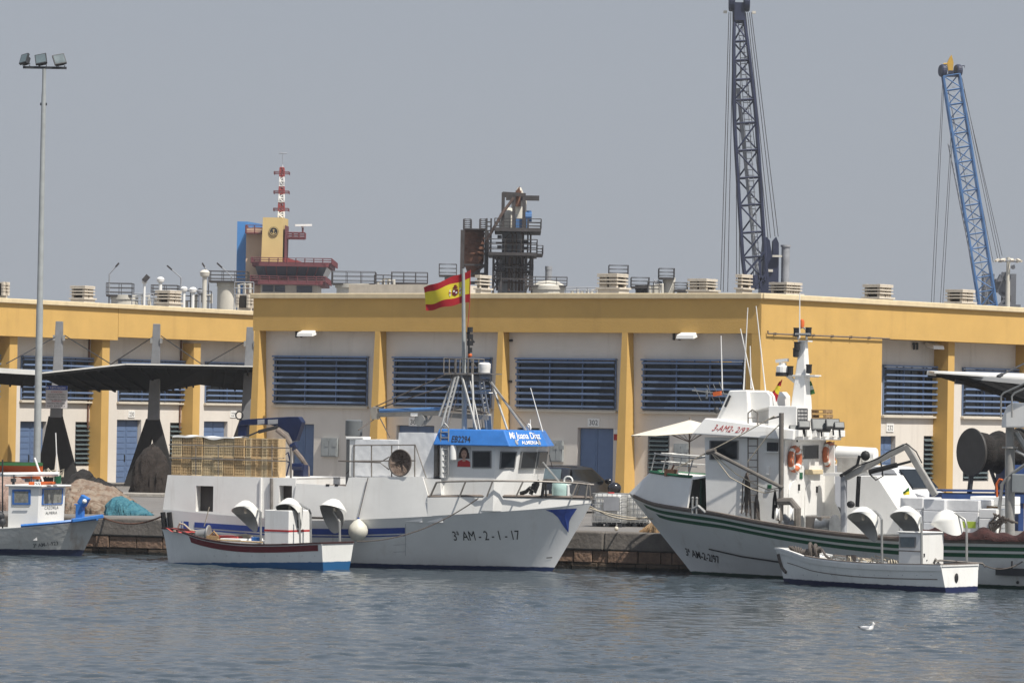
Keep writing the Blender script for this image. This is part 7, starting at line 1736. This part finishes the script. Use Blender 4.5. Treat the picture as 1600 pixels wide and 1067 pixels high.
mb = MB(F3); z_ = q3(1190, 515, 0).z; mb.box(q3(1090, 515, -.2).x, q3(1290, 515, -.2).x, -.25, .25, z_ - .04, z_); mb.box(q3(1175, 298, -.2).x, q3(1238, 298, -.2).x, -.2, .2, q3(1200, 300).z, q3(1200, 292).z); mb.build('mast_cap', M['whiteclean'], b3); mb = MB(F3); mb.box(q3(1090, 515, -.2).x + .05, q3(1290, 515, -.2).x - .05, -.2, .2, z_ - .07, z_ - .041); mb.beam(q3(1110, 520, 0), q3(1160, 560, 0), .1); mb.build('mast_crosstree', M['whiteclean'], b3)
mb = MB(F3); mb.tube(q3(1160, 255), q3(1255, 255), .04); mb.build('light_bar', M['steel'], b3); mb = MB(F3); c = q3(1078, 475, -.2); mb.lathe([(.2, -.12), (.2, .06), (.12, .1), (.12, .18)], c, n=14); mb.beam(q3(1038, 428, -.2), q3(1112, 420, -.2), .14, .1); mb.build('radar_scanner', M['whiteclean'], b3, bevel=.0)
mb = MB(F3); mb.lathe([(.22, -.24), (.22, -.12)], c, n=14)
for u, v in ((1128, 485), (1247, 475), (1167, 240), (1245, 238), (1170, 330), (1163, 370)): p = q3(u, v, -.25); mb.lathe([(.05, -.16), (.09, -.14), (.09, .08), (.1, .1), (.1, .13)], p, n=10)
mb.build('navigation_light', M['letter'], b3)
mb = MB(F3); mb.path([q3(1178, 290, 0), q3(1180, 225, 0), q3(1205, 208, 0), q3(1230, 225, 0), q3(1232, 290, 0)], .035, 6); mb.build('mast_hoop', M['steel'], b3, smooth=True)
mb = MB(F3); mb.lathe([(.07, -.12), (.08, .05), (.06, .12), (.01, .15)], q3(1202, 188, 0), n=10); mb.build('beacon', M['orange'], b3, smooth=True)
for (a, b) in (((1187, 280), (1188, -10)), ((828, 610), (855, 85)), ((968, 615), (908, 75)), ((892, 612), (808, 220)), ((692, 615), (683, 265)), ((876, 605), (870, 330))):
    mb = MB(F3); mb.tube(q3(*a, -.3), q3(*b, -.3), .022, 5, .014); mb.build('whip_antenna', M['whiteclean'], b3)
mb = MB(F3); A_, B2_ = q3(735, 640, -.8), q3(525, 640, -.8); mb.tube(A_, B2_ + V((-.1, -.1, .12)), .02, 5)
for t, l in ((.15, .38), (.35, .32), (.55, .28), (.95, .22)):
    p = A_.lerp(B2_, t); mb.tube(p + V((l * .35, .1, -l)), p + V((-l * .35, -.1, l)), .012, 4)
mb.beam(A_.lerp(B2_, .68) + V((0, 0, -.14)), A_.lerp(B2_, .68) + V((0, 0, .14)), .05); mb.tube(A_, q3(720, 720, -.8), .03); mb.build('aerial', M['steel'], b3)
mb = MB(F3); mb.beam(q3(635, 640, -.82), q3(685, 632, -.82), .1, .13); mb.build('aerial_box', M['orange'], b3)
mb = MB(F3); A_ = q3(735, 660, -.95); mb.beam(q3(710, 720, -.95), q3(742, 648, -.95), .06); mb.ball(q3(655, 742, -.95), .1, 10, (1, 1, 1)); mb.build('searchlight', M['dark'], b3)
for u, v, wd in ((1165, 872, .55), (1215, 838, .45), (1322, 838, .75), (1398, 830, .55), (1440, 843, .4)):
    c = q3(u, v, -.2 if u > 1250 else -1.4); q_ = Matrix.Rotation(.6, 3, 'Z') @ Matrix.Rotation(-.5, 3, 'X')
    mb = MB(F3); mb.cbox(c, wd * .8, .16, wd * .55, q_); mb.tube(c, c + V((0, .1, -.35)), .03); o = mb.build('deck_floodlight', M['dark'], b3, bevel=.02)
    mb = MB(F3); mb.cbox(c + q_ @ V((0, -.083, 0)), wd * .68, .006, wd * .42, q_); mb.build('lens', mat('dull lens', (.09, .10, .10), .45, .2, 6), o)
xr_ = xl1 + .3
mb = MB(F3)
for k in range(6): mb = MB(F3); y_ = -1.8 + k * .68; mb.hexa([(xr_, y_, zA1 + .05), (xr_ + .22, y_, zA1 + .12), (xr_ + .22, y_ + .34, zA1 + .12), (xr_, y_ + .34, zA1 + .05), (xr_, y_, zt1), (xr_ + .22, y_, zt1), (xr_ + .22, y_ + .34, zt1), (xr_, y_ + .34, zt1)]); mb.build('light_bracket', M['whiteclean'], br3)
mb = MB(F3)
for u in (857, 918): mb.tube(q3(u, 1350, WY - .15), q3(u, 760, WY - .1), .022, 6)
for k in range(13): mb.tube(q3(857, 790 + k * 45, WY - .12), q3(918, 790 + k * 45, WY - .12), .014, 4)
mb.path([q3(857, 760, WY - .1), q3(885, 738, WY - .1), q3(918, 760, WY - .1)], .022, 6); mb.build('ladder', M['rail'], b3, smooth=True)
# derrick post, boom and gear
PY = -2.05
mb = MB(F3); mb.tube(on3(1220, 832, PY), on3(1221, 645, PY), .075, 10); mb.tube(on3(1221, 650, PY), on3(1200, 655, PY), .03); mb.build('derrick_post', mat('brown grey post', (.15, .135, .12), .6, .2, 4), b3, smooth=True)
mb = MB(F3); mb.tube(on3(1110, 704, PY), on3(1223, 762, PY - .05), .06, 8); mb.tube(on3(1104, 707, PY), on3(1118, 703, PY), .08, 8); mb.build('derrick_boom', _mats['brown grey post'], b3, smooth=True)
mb = MB(F3)
for pts in ([(1112, 707), (1150, 740), (1180, 757), (1200, 765), (1218, 762)], [(1112, 708), (1140, 745), (1175, 764), (1195, 770), (1215, 766)], [(1110, 704), (1160, 678), (1210, 650)], [(1168, 722), (1200, 680), (1222, 660)], [(1112, 704), (1052, 733)]): mb.path([on3(a, b, PY - .02) for a, b in pts], .018, 5)
mb.build('rigging_line', M['rope'], b3, smooth=True)
for px_, ya, yb2, wd in ((1167, 738, 812, .18), (1182, 772, 814, .12), (1211, 765, 812, .1)):
    mb = MB(F3); r_ = random.Random(px_)
    for k in range(9):
        dx = r_.uniform(-wd, wd); mb.path([on3(px_, ya, PY + .1), on3(px_, ya, PY + .1) + V((dx * .7, r_.uniform(-.05, .05), -.3)), on3(px_, yb2, PY + .1) + V((dx, r_.uniform(-.06, .06), .05 + r_.uniform(-.1, .2))), on3(px_, (ya + yb2) / 2, PY + .1) + V((dx * .5, .03, 0))], .022, 4)
    mb.build('rope_hank', M['ropedark' if px_ != 1211 else 'black'], b3, smooth=True)
mb = MB(F3); c = on3(1216, 803, PY - .1)
for p in (on3(1216, 803, PY - .15), on3(1238, 803, PY - .15)): mb = MB(F3); mb.lathe([(.2, -.05), (.15, 0), (.2, .05)], p, (1, .3, 0), 16); mb.build('sheave', M['whiteclean'], b3, smooth=True)
mb = MB(F3); mb.path([on3(1216, 783, PY), on3(1236, 783, PY), on3(1246, 795, PY), on3(1246, 825, PY)], .12, 8); mb.build('winch_arm', _mats['brown grey post'], b3)
mb = MB(F3); a = on3(1258, 832, -1.9); mb.box(a.x, a.x + .55, -1.9, -1.2, a.z, on3(1258, 806, -1.9).z); mb.build('winch_gearbox', _mats['brown grey post'], b3, bevel=.03)
mb = MB(F3)
for p, s_ in ((on3(1280, 820, -1.7), 1), (on3(1253, 820, -1.7), -1)): mb.lathe([(.30, 0), (.24, .1 * 1), (.2, .25), (.22, .4), (.32, .52), (.34, .56), (.2, .57)], p, (s_, -.15, 0), 18)
mb.build('capstan', mat('capstan grey', (.17, .18, .19), .4, .2, 4, metal=.5), b3, smooth=40)
# aft gear: hydraulic arm
AY = -1.2; q8 = lambda u, v, y=AY: on3(1280 + u / 3.953, 660 + v / 3.953, y)
mb = MB(F3); mb.beam(q8(152, 700), q8(152, 330), .17, .17); mb.build('arm_post', M['fgrey'], b3, bevel=.03)
M['armgrey'] = mat('arm grey', (.33, .32, .30), .5, .2, 3, streak=.3)
mb = MB(F3); mb.beam(q8(165, 340), q8(535, 145), .16, .19); mb.beam(q8(535, 140), q8(718, 450), .16, .20); mb.build('hydraulic_arm', M['armgrey'], b3, bevel=.025)
mb = MB(F3); mb.tube(q8(310, 305, AY - .2), q8(480, 262, AY - .2), .08, 8); mb.tube(q8(480, 262, AY - .2), q8(565, 240, AY - .2), .04, 8); mb.path([q8(140, 330, AY - .2), q8(230, 270, AY - .2), q8(360, 225, AY - .2), q8(430, 180, AY - .2), q8(540, 130, AY - .2), q8(600, 180, AY - .2), q8(635, 250, AY - .2)], .022, 5); mb.path([q8(380, 240, AY - .2), q8(395, 330, AY - .2), q8(350, 355, AY - .2), q8(310, 315, AY - .2)], .025, 5); mb.path([q8(130, 330, AY - .1), q8(180, 300, AY - .1), q8(235, 265, AY - .1), q8(250, 205, AY - .1)], .05, 5)
mb.ball(q8(285, 205, AY - .1), .16, 10, (1, .8, 1)); mb.tube(q8(235, 520, AY), q8(245, 330, AY), .07, 8); mb.ball(q8(195, 505, AY - .2), .14, 10, (1, .6, .8)); mb.build('hydraulic_hose', M['black'], b3, smooth=True)
mb = MB(F3); mb.tube(q8(112, 188, .9), q8(350, 200, .9), .22, 12); mb.build('liferaft_canister', M['foam'], b3, smooth=40)
mb = MB(F3); a, b = q8(108, 305, .6), q8(250, 215, .6); mb.box(a.x, b.x, .6, 1.6, a.z, b.z); mb.build('locker', M['armgrey'], b3, bevel=.02)
mb = MB(F3); mb.prism([q8(*p, -.4) for p in ((175, 330), (355, 328), (495, 545), (495, 690), (130, 690))], (0, 2.2, 0)); mb.build('casing', M['white'], b3, bevel=.02)
mb = MB(F3); mb.box(q8(30, 310, -.4).x, q8(160, 310, -.4).x, -.4, 1.6, q8(60, 330, -.4).z, q8(60, 310, -.4).z); mb.build('boat_deck', M['white'], b3)
mb = MB(F3); mb.tube(q8(1178, 690, -.9), q8(1178, 160, -.9), .15, 14); mb.lathe([(.24, -.02), (.24, .03)], q8(1178, 155, -.9), n=14); mb.tube(q8(1178, 155, -.9), q8(1178, 30, -.9), .13, 14)
mb.build('gallows_post', mat('gallows grey', (.27, .265, .25), .55, .2, 2, streak=.4), b3, smooth=40)
mb = MB(F3); mb.prism([on3(a, b, -1.2) for a, b in ((1564, 668), (1565, 652), (1573, 634), (1582, 629), (1640, 631), (1640, 666), (1592, 668))], (0, .7, 0)); mb.build('gallows_head', M['white'], b3, bevel=.04)
mb = MB(F3)
for dx in (0, 17): mb.path([on3(1564 + dx, 652, -1.3), on3(1564 + dx, 619, -1.3), on3(1568 + dx, 614, -1.3), on3(1620 + dx, 590, -1.3)], .028, 6)
mb.path([q8(1215, 175, -1), q8(1265, 200, -1), q8(1300, 240, -1)], .05, 6); mb.path([q8(1100, 640, -1), q8(1130, 380, -1), q8(1170, 330, -1), q8(1300, 240, -1)], .055, 6); mb.path([q8(1215, 60, -.8), q8(1300, 200, -.8)], .09, 6); mb.build('gallows_rail', M['steel'], b3, smooth=True)
mb = MB(F3); a, b = q8(1188, 430, -1.1), q8(1290, 320, -1.1); mb.box(a.x, b.x, -1.1, -.7, a.z, b.z); mb.build('electric_box', M['greypaint'], b3, bevel=.02)
mb = MB(F3); mb.path([q8(1100, 460, -1), q8(1095, 380, -1), q8(1115, 350, -1), q8(1135, 355, -1)], .04, 6); mb.build('fuel_hose', M['orange'], b3, smooth=True)
mb = MB(F3); r_ = random.Random(4)
for k in range(10): mb.path([q8(1060 + r_.uniform(-30, 60), 680, -1.3), q8(1080 + r_.uniform(-40, 60), 620, -1.3), q8(1100 + r_.uniform(-30, 80), 560 + r_.uniform(0, 40), -1.3), q8(1150 + r_.uniform(-20, 90), 620, -1.3)], .03, 4)
mb.build('cable_tangle', M['ropedark'], b3, smooth=True)
# red net lying along the stern rail
G = Frame(F3.w(*on3(1530, 843, -2.1)), 27); mb = MB(G); L_ = 5.2
def rn(u, v):
    a = PI * v; n_ = math.sin(21 * u + 3) * .03 + math.sin(47 * u + 4 * v) * .02; e = min(1, u * 8, (1 - u) * 8); return V((-2.6 + L_ * u, -.42 * math.cos(a), max(-.02, (.26 + n_ * 2) * math.sin(a) * e + n_ * .6)))
mb.grid(rn, 90, 14); o = mb.build('fishing_net', netmat('dark red netting', (.032, .012, .011), (.06, .022, .02), 9), None, smooth=60); o.data.transform(G.Mi); o.matrix_world = G.M; tag(o, 'dark red net lying along the stern rail of the green striped boat', 'fishing net')
# foam boxes on deck
zdeck = on3(1450, 850, -1.5).z - .05
def foam(u0, u1, v0, v1, y, d, label, m='foam', base=None, strip=None):
    a, b = q8(u0, v1, y), q8(u1, v0, y); z0_ = zdeck if base is None else q8(u0, base, y).z; G = Frame(F3.w((a.x + b.x) / 2, y, z0_), 27); t = thing('foam_box', label, 'foam box', G); w2 = (b.x - a.x) / 2; h_ = b.z - z0_
    mb = MB(G); nz = max(1, round(h_ / .32)); 
    for k in range(nz): mb.box(-w2 + .005 * (k % 2), w2 - .004 * (k % 3), .0, d, h_ * k / nz + .003, h_ * (k + 1) / nz - .003)
    mb.build('box', M[m], t, bevel=.02)
    if strip:
        mb = MB(G); mb.box(-w2 * .85, w2 * .85, -.006, -.001, h_ * strip[0], h_ * strip[1]); mb.build('label_strip', mat('lime label', (.42, .55, .06), .5), t)
    return t
foam(495, 640, 465, 690, -.9, 1.6, 'white wrapped box pile nearest the white casing', 'wrap')
foam(640, 775, 475, 690, -1.2, 1.4, 'white film wrapped box stack behind the middle lamp shades', 'film')
foam(775, 985, 480, 690, -1.0, 1.6, 'wide white wrapped box stack with lime labels', 'wrap', strip=(.40, .54))
foam(985, 1095, 535, 690, -1.25, 1.2, 'pale grey box stack beside the tangled cables', 'foam')
foam(930, 1160, 460, 540, .3, 1.2, 'row of white boxes topmost behind the wrapped stacks', 'foam', base=560)
G = Frame(F3.w(*q8(1020, 520, -.2)), 27); o = MB(G).cbox((0, 0, 0), .9, .2, .06).build('plank', _mats['light wood'], None); o.data.transform(G.Mi); o.matrix_world = G.M; tag(o, 'short brown plank lying on the white boxes', 'plank')
# flags of this boat
def small_flag(label, quad, bands, name='flag'):
    p0 = F3.w(*quad[0]); G = Frame(p0, 27); t = thing(name, label, 'flag', G); q_ = [G.loc(F3.w(*p)) for p in quad]
    for nm, v0, v1, m in bands:
        mb = MB(G); mb.grid(lambda u, v: (lambda vv: q_[0].lerp(q_[1], u).lerp(q_[3].lerp(q_[2], u), vv) + V((0, .04 * math.sin(6 * u + 2 * vv), 0)))(v0 + (v1 - v0) * v), 14, 4); mb.build(nm, m, t, smooth=True)
    return t
fg, fw = mat('flag green', (.03, .12, .03), .8, .1), mat('flag white', (.55, .58, .50), .8, .06)
small_flag('small green and white flag hanging behind the white mast', [q3(1208, 570, .2), q3(1262, 555, .2), q3(1283, 635, .2), q3(1210, 657, .2)], (('green_band', 0, .34, fg), ('white_band', .34, .66, fw), ('green_band', .66, 1, fg)))
small_flag('small drooping red and yellow flag left of the white mast', [q3(1055, 560, -.3), q3(1078, 545, -.3), q3(1035, 690, -.3), q3(1005, 635, -.3)], (('red_band', 0, .3, _mats['flag red']), ('yellow_band', .3, .68, _mats['flag yellow']), ('red_band', .68, 1, _mats['flag red'])))
small_flag('tiny green and yellow flag on the white casing rail', [q8(515, 430, -.2), q8(555, 400, -.2), q8(556, 445, -.2), q8(518, 450, -.2)], (('green_band', 0, .5, fg), ('yellow_band', .5, 1, _mats['flag yellow'])))
# pallets behind the mast
def pallet(u, v, label):
    G = Frame(F3.w(*q3(u, v, .6)), 18); t = thing('pallet', label, 'pallet', G); mb = MB(G)
    for k in range(5): mb.box(-.5, .5, -.4 + k * .19, -.28 + k * .19, .1, .125)
    for x in (-.45, 0, .45): mb.box(x - .05, x + .05, -.4, .5, .02, .098)
    for k in range(3): mb.box(-.5, .5, -.4 + k * .38, -.28 + k * .38, 0, .02)
    mb.build('boards', _mats['light wood'], t); return t
pallet(1275, 762, 'upper wooden pallet behind the floodlights of the green striped boat'); pallet(1278, 792, 'middle wooden pallet behind the floodlights'); pallet(1272, 824, 'lowest wooden pallet of the pile behind the floodlights')

# ================================================================== small grey boat at the left
F0 = Frame((P(60, 868, 139.6).x, 139.6, 0), 15); FB0 = Frame(F0.w(0, 1.35, 0), 15); on0 = FB0.on
l0 = -1.35
sh0 = [(F0.X(a, b, 0), F0.Z(a, b, 0)) for a, b in ((-120, 826), (0, 826), (59, 821.5), (101, 817), (143, 812), (160, 810))]
tip0 = on0(155, 811, 0); st0 = on0(127, 864, 0)
H0 = Hull(FB0, FB0.X(-140, 830, 0), tip0.x, sh0 + [(tip0.x + 1, sh0[-1][1])], 1.35, z0=-.4, rake_b=(tip0.x - st0.x) * 1.3, rake_s=0, tr=.85, um=.5, n=2.3, w0=.93, w1=.3, q=.85)
b0_ = thing('fishing_boat', 'small weathered grey white fishing boat with blue framed cabin windows', 'fishing boat', FB0)
H0.shell(64, 14, deck=.06).build('hull', M['hullgrey'], b0_, smooth=50)
for a, b in ((.26, .31), (.50, .53)):
    mb = MB(FB0); H0.strip(mb, (.02, .96, a), b, .022, 50); mb.build('rubbing_strake', M['hullgrey'], b0_, smooth=True)
mb = MB(FB0); H0.strip(mb, (.02, .98, .0), .05, .03, 50); mb.build('gunwale_strip', M['hullgrey'], b0_)
hull_text(H0, '3ª AM-1-923', (52, 852.5), (91, 848), 5.5, 'lettering', M['lettergrey'], b0_)
cy = -.95; xa, xb2 = FB0.X(13, 790, cy), FB0.X(58, 790, cy); z0_, z1_ = .5, on0(30, 760, cy).z
xt = FB0.X(61, 765, cy)
mb = MB(FB0); mb.hexa([(xa, cy, z0_), (xb2, cy, z0_), (xb2 + .2, -cy, z0_), (xa, -cy, z0_), (xa, cy, z1_), (xt, cy, z1_), (xt + .2, -cy, z1_), (xa, -cy, z1_)]); c0_ = mb.build('cabin', M['white'], b0_)
mb = MB(FB0); mb.hexa([(xa - .1, cy - .1, z1_), (xt + .15, cy - .1, z1_), (xt + .38, -cy + .1, z1_), (xa - .1, -cy + .1, z1_), (xa - .1, cy - .1, z1_ + .06), (xt + .15, cy - .1, z1_ + .06), (xt + .38, -cy + .1, z1_ + .06), (xa - .1, -cy + .1, z1_ + .06)]); mb.build('cabin_roof', M['whiteclean'], b0_, bevel=.02)
M['curtain'] = mat('window curtain', (.20, .20, .18), .3, .5, 9)
glass_panel(FB0, c0_, wq(FB0, cy - .002, 19.5, 48, 764.5, 788), out=(0, -1, 0), frame='blueframe', inset=.09, glass='curtain')
def fr0(s_, z): t = (z - z0_) / (z1_ - z0_); a = V((xb2, cy, 0)).lerp(V((xt, cy, 0)), t); b = V((xb2 + .2, -cy, 0)).lerp(V((xt + .2, -cy, 0)), t); p = a.lerp(b, s_); p.z = z; return p
zf0, zf1 = on0(80, 787.5, 0).z, on0(80, 762.5, 0).z
glass_panel(FB0, c0_, [fr0(.12, zf0), fr0(.9, zf0), fr0(.9, zf1), fr0(.12, zf1)], out=(1, -.1, 0), frame='blueframe', inset=.09, glass='curtain')
fz = on0(80, 797, 0).z; mb = MB(FB0)
f0, w_, h_ = on_quad(fr0(0, z0_), fr0(1, z0_), fr0(1, z1_), fr0(0, z1_), .012); zmid = (z0_ + z1_) / 2
text_on(mb, 'CAZORLA', 1.0, .10, lambda u, v: f0(u, fz - zmid + .09 + v)); text_on(mb, 'ALMERIA', .85, .09, lambda u, v: f0(u, fz - zmid - .08 + v)); mb.build('lettering', M['lettergrey'], c0_)
mb = MB(FB0); mb.tube(on0(22, 792, cy - .05), on0(45, 792, cy - .05), .015, 5); mb.build('grab_rail', M['steel'], c0_)
mb = MB(FB0)
for side in (-1, 1): mb.path([H0.pt(u, 1, side, -.04) + V((0, 0, .05)) for u in np.linspace(.66, .985, 14)], .06, 6)
mb.build('blue_rail', M['blue'], b0_)
mb = MB(FB0); a = on0(112, 813, -.6); b = on0(161, 806, -.1); mb.beam(a, b, .3, .12); mb.build('bow_beam', M['blue'], b0_, bevel=.02)
mb = MB(FB0); c = on0(125, 812, -.4); mb.box(c.x - .12, c.x + .12, c.y - .12, c.y + .12, c.z, on0(125, 787, -.4).z); mb.tube(on0(116, 788, -.4), on0(133, 787, -.4), .025); mb.build('samson_post', M['blue'], b0_, bevel=.02)
mb = MB(FB0); c = on0(131, 782, -.4); mb.cbox(c, .3, .25, .32, Matrix.Rotation(.5, 3, 'Y')); mb.tube(c + V((-.1, 0, -.1)), c + V((-.2, 0, -.25)), .06); mb.build('bow_lamp', M['blue'], b0_, bevel=.03); mb = MB(FB0); mb.ball(on0(132, 783, -.58), .08, 10); mb.build('lamp_lens', M['foam'], b0_, smooth=True)
mb = MB(FB0); mb.tube(on0(-40, 741.5, -.6), on0(92, 740.5, -.6), .07, 8); mb.tube(on0(-40, 741.5, .9), on0(88, 739, .9), .05, 8); mb.build('awning_pole', M['whiteclean'], b0_, smooth=True)
mb = MB(FB0)
for a, y0, y1 in ((4, 825, 718), (20, 760, 748), (22, 762, 742), (49, 762, 744)): mb.tube(on0(a, y0, -.7), on0(a, y1, -.7), .025, 6)
for a in (21, 43): mb.cbox(on0(a, 750, -.7), .14, .14, .12)
mb.build('awning_post', M['dark'], b0_)
mb = MB(FB0); mb.beam(on0(47, 755, -.6), on0(85, 754.5, -.6), .3, .1); mb.build('orange_board', M['orange'], b0_, bevel=.02)
mb = MB(FB0); f_ = lambda u, v: on0(58.5, 757, -.78) + V((u, 0, v)); mb.box(on0(54, 757, -.77).x, on0(63.5, 757, -.77).x, -.775, -.765, on0(58, 759.5, -.77).z, on0(58, 752.5, -.77).z); o = mb.build('number_board', M['foam'], b0_); mb = MB(FB0); text_on(mb, '20', .17, .11, f_); mb.build('lettering', M['letter'], o)
mb = MB(FB0); mb.tube(on0(67, 752, -.3), on0(54, 715, -.3), .035, 6); mb.tube(on0(90, 756, -.2), on0(87, 676, -.2), .018, 5); mb.build('whip_antenna', M['whiteclean'], b0_)
mb = MB(FB0); mb.lathe([(.12, -.15), (.12, .12)], on0(90, 748, -.2), n=10); mb.build('side_light', M['green'], b0_)
mb = MB(FB0); r_ = random.Random(2)
for k in range(12): a = 62 + r_.random() * 34; mb.path([on0(a, 744, .2), on0(a + r_.uniform(-6, 6), 733 + r_.random() * 8, .2), on0(a + r_.uniform(-8, 8), 730 + r_.random() * 8, .3), on0(a + r_.uniform(-10, 10), 745, .2)], .03, 5)
mb.build('rope_heap', M['rope'], b0_, smooth=True)
mb = MB(FB0); mb.ball(on0(0, 806, -1.0), .16, 10); mb.ball(on0(3, 815, -1.0), .14, 10); mb.build('hauler', M['dark'], b0_, smooth=True)

# ------------------------------------------------------------------ ropes between things
rope([(F1.w(*H1.px(748, 778, .02)), FD2.w(*H2.pt(0, 1, 1)) + V((.1, 0, .05)), .35)], .02, 'mooring_line', 'thin dark line sagging from the trawler bulwark to the dinghy stern')
rope([(QF.w(QF.X(158, 812, .3), .3, QZ + .05), F1.w(*H1.px(254, 806, .02)), .25)], .03, 'mooring_line', 'dark rusty mooring line between the quay edge and the trawler stern', 'rust')
rope([(F1.w(tip.x - .1, 0, tip.z - .1), P(1016, 806, 137.5), .25)], .025, 'mooring_line', 'upper pale mooring line from the trawler bow past the caged tanks', 'rope')
rope([(F1.w(tip.x - .2, 0, tip.z - .15), F3.w(*on3(1020, 810, -.3)), .1)], .022, 'mooring_line', 'lower pale mooring line from the trawler bow to the green striped bow', 'rope')
rope([(FW2.w(*on4(1540, 884, 2.0)), F3.w(*H3.px(1598, 877, .03)), .15)], .018, 'mooring_line', 'thin line from the white dinghy stern to the green striped hull')
# ------------------------------------------------------------------ gull
p = P(1354, 985.5, 0.001); d = ray(1354, 985.5); t = (0.0 - CAMZ) / d.z; p = CO + d * t
G = Frame((p.x, p.y, 0), 0); gu = thing('gull', 'white gull with grey wings swimming on the open water', 'gull', G); k = p.y / FPX
mb = MB(G); pr = []
n = 14
spine = [(-.205, .085, .012, .012), (-.15, .075, .035, .03), (-.08, .06, .062, .06), (0, .05, .075, .07), (.08, .05, .068, .065), (.125, .075, .05, .05), (.145, .115, .035, .035), (.15, .15, .034, .034), (.158, .178, .040, .038), (.17, .19, .036, .034), (.19, .187, .022, .022), (.2, .184, .01, .01)]
vs = []
for x, z, ry, rz_ in spine:
    for i in range(n): a = 2 * PI * i / n; vs.append(V((x - (.02 * math.sin(a) if x > .1 else 0), ry * math.cos(a), z + rz_ * math.sin(a))))
mb.add(vs, [(j * n + i, j * n + (i + 1) % n, (j + 1) * n + (i + 1) % n, (j + 1) * n + i) for j in range(len(spine) - 1) for i in range(n)] + [tuple(range(n)), tuple(range(len(vs) - 1, len(vs) - n - 1, -1))])
mb.build('body', mat('gull white', (.74, .73, .71), .7, .03), gu, smooth=True)
for sg in (-1, 1):
    mb = MB(G); mb.grid(lambda u, v: V((.07 - .27 * u, sg * (.064 + .014 * math.sin(PI * min(1, u * 1.2)) - .055 * max(0, u - .55) - .03 * v * v), .055 + .015 * u + .06 * v * (1 - .45 * u))), 14, 6); mb.build('wing', mat('gull grey', (.26, .27, .29), .7, .06), gu, smooth=True)
    mb = MB(G); mb.tube((-.15, sg * .04, .085), (-.235, sg * .02, .11), .016, 6, .004); mb.build('wing_tip', M['letter'], gu)
mb = MB(G); mb.tube((.195, 0, .185), (.228, 0, .178), .009, 6, .003); mb.build('beak', M['darkred'], gu)
mb = MB(G)
for sg in (-1, 1): mb.ball((.176, sg * .031, .196), .006, 6)
mb.build('eye', M['letter'], gu)

# ------------------------------------------------------------------ air
mb = MB(); mb.box(-420, 420, -40, 900, -1.5, 75)
hz_ = bpy.data.materials.new('haze'); hz_.use_nodes = True; N = hz_.node_tree.nodes; N.remove(N['Principled BSDF'])
pv = N.new('ShaderNodeVolumePrincipled'); pv.inputs['Color'].default_value = (.80, .84, .90, 1); pv.inputs['Density'].default_value = .00015; pv.inputs['Anisotropy'].default_value = 0
hz_.node_tree.links.new(pv.outputs[0], N['Material Output'].inputs['Volume'])
tag(mb.build('haze', hz_), kind='stuff')
scene.cycles.volume_bounces = 0
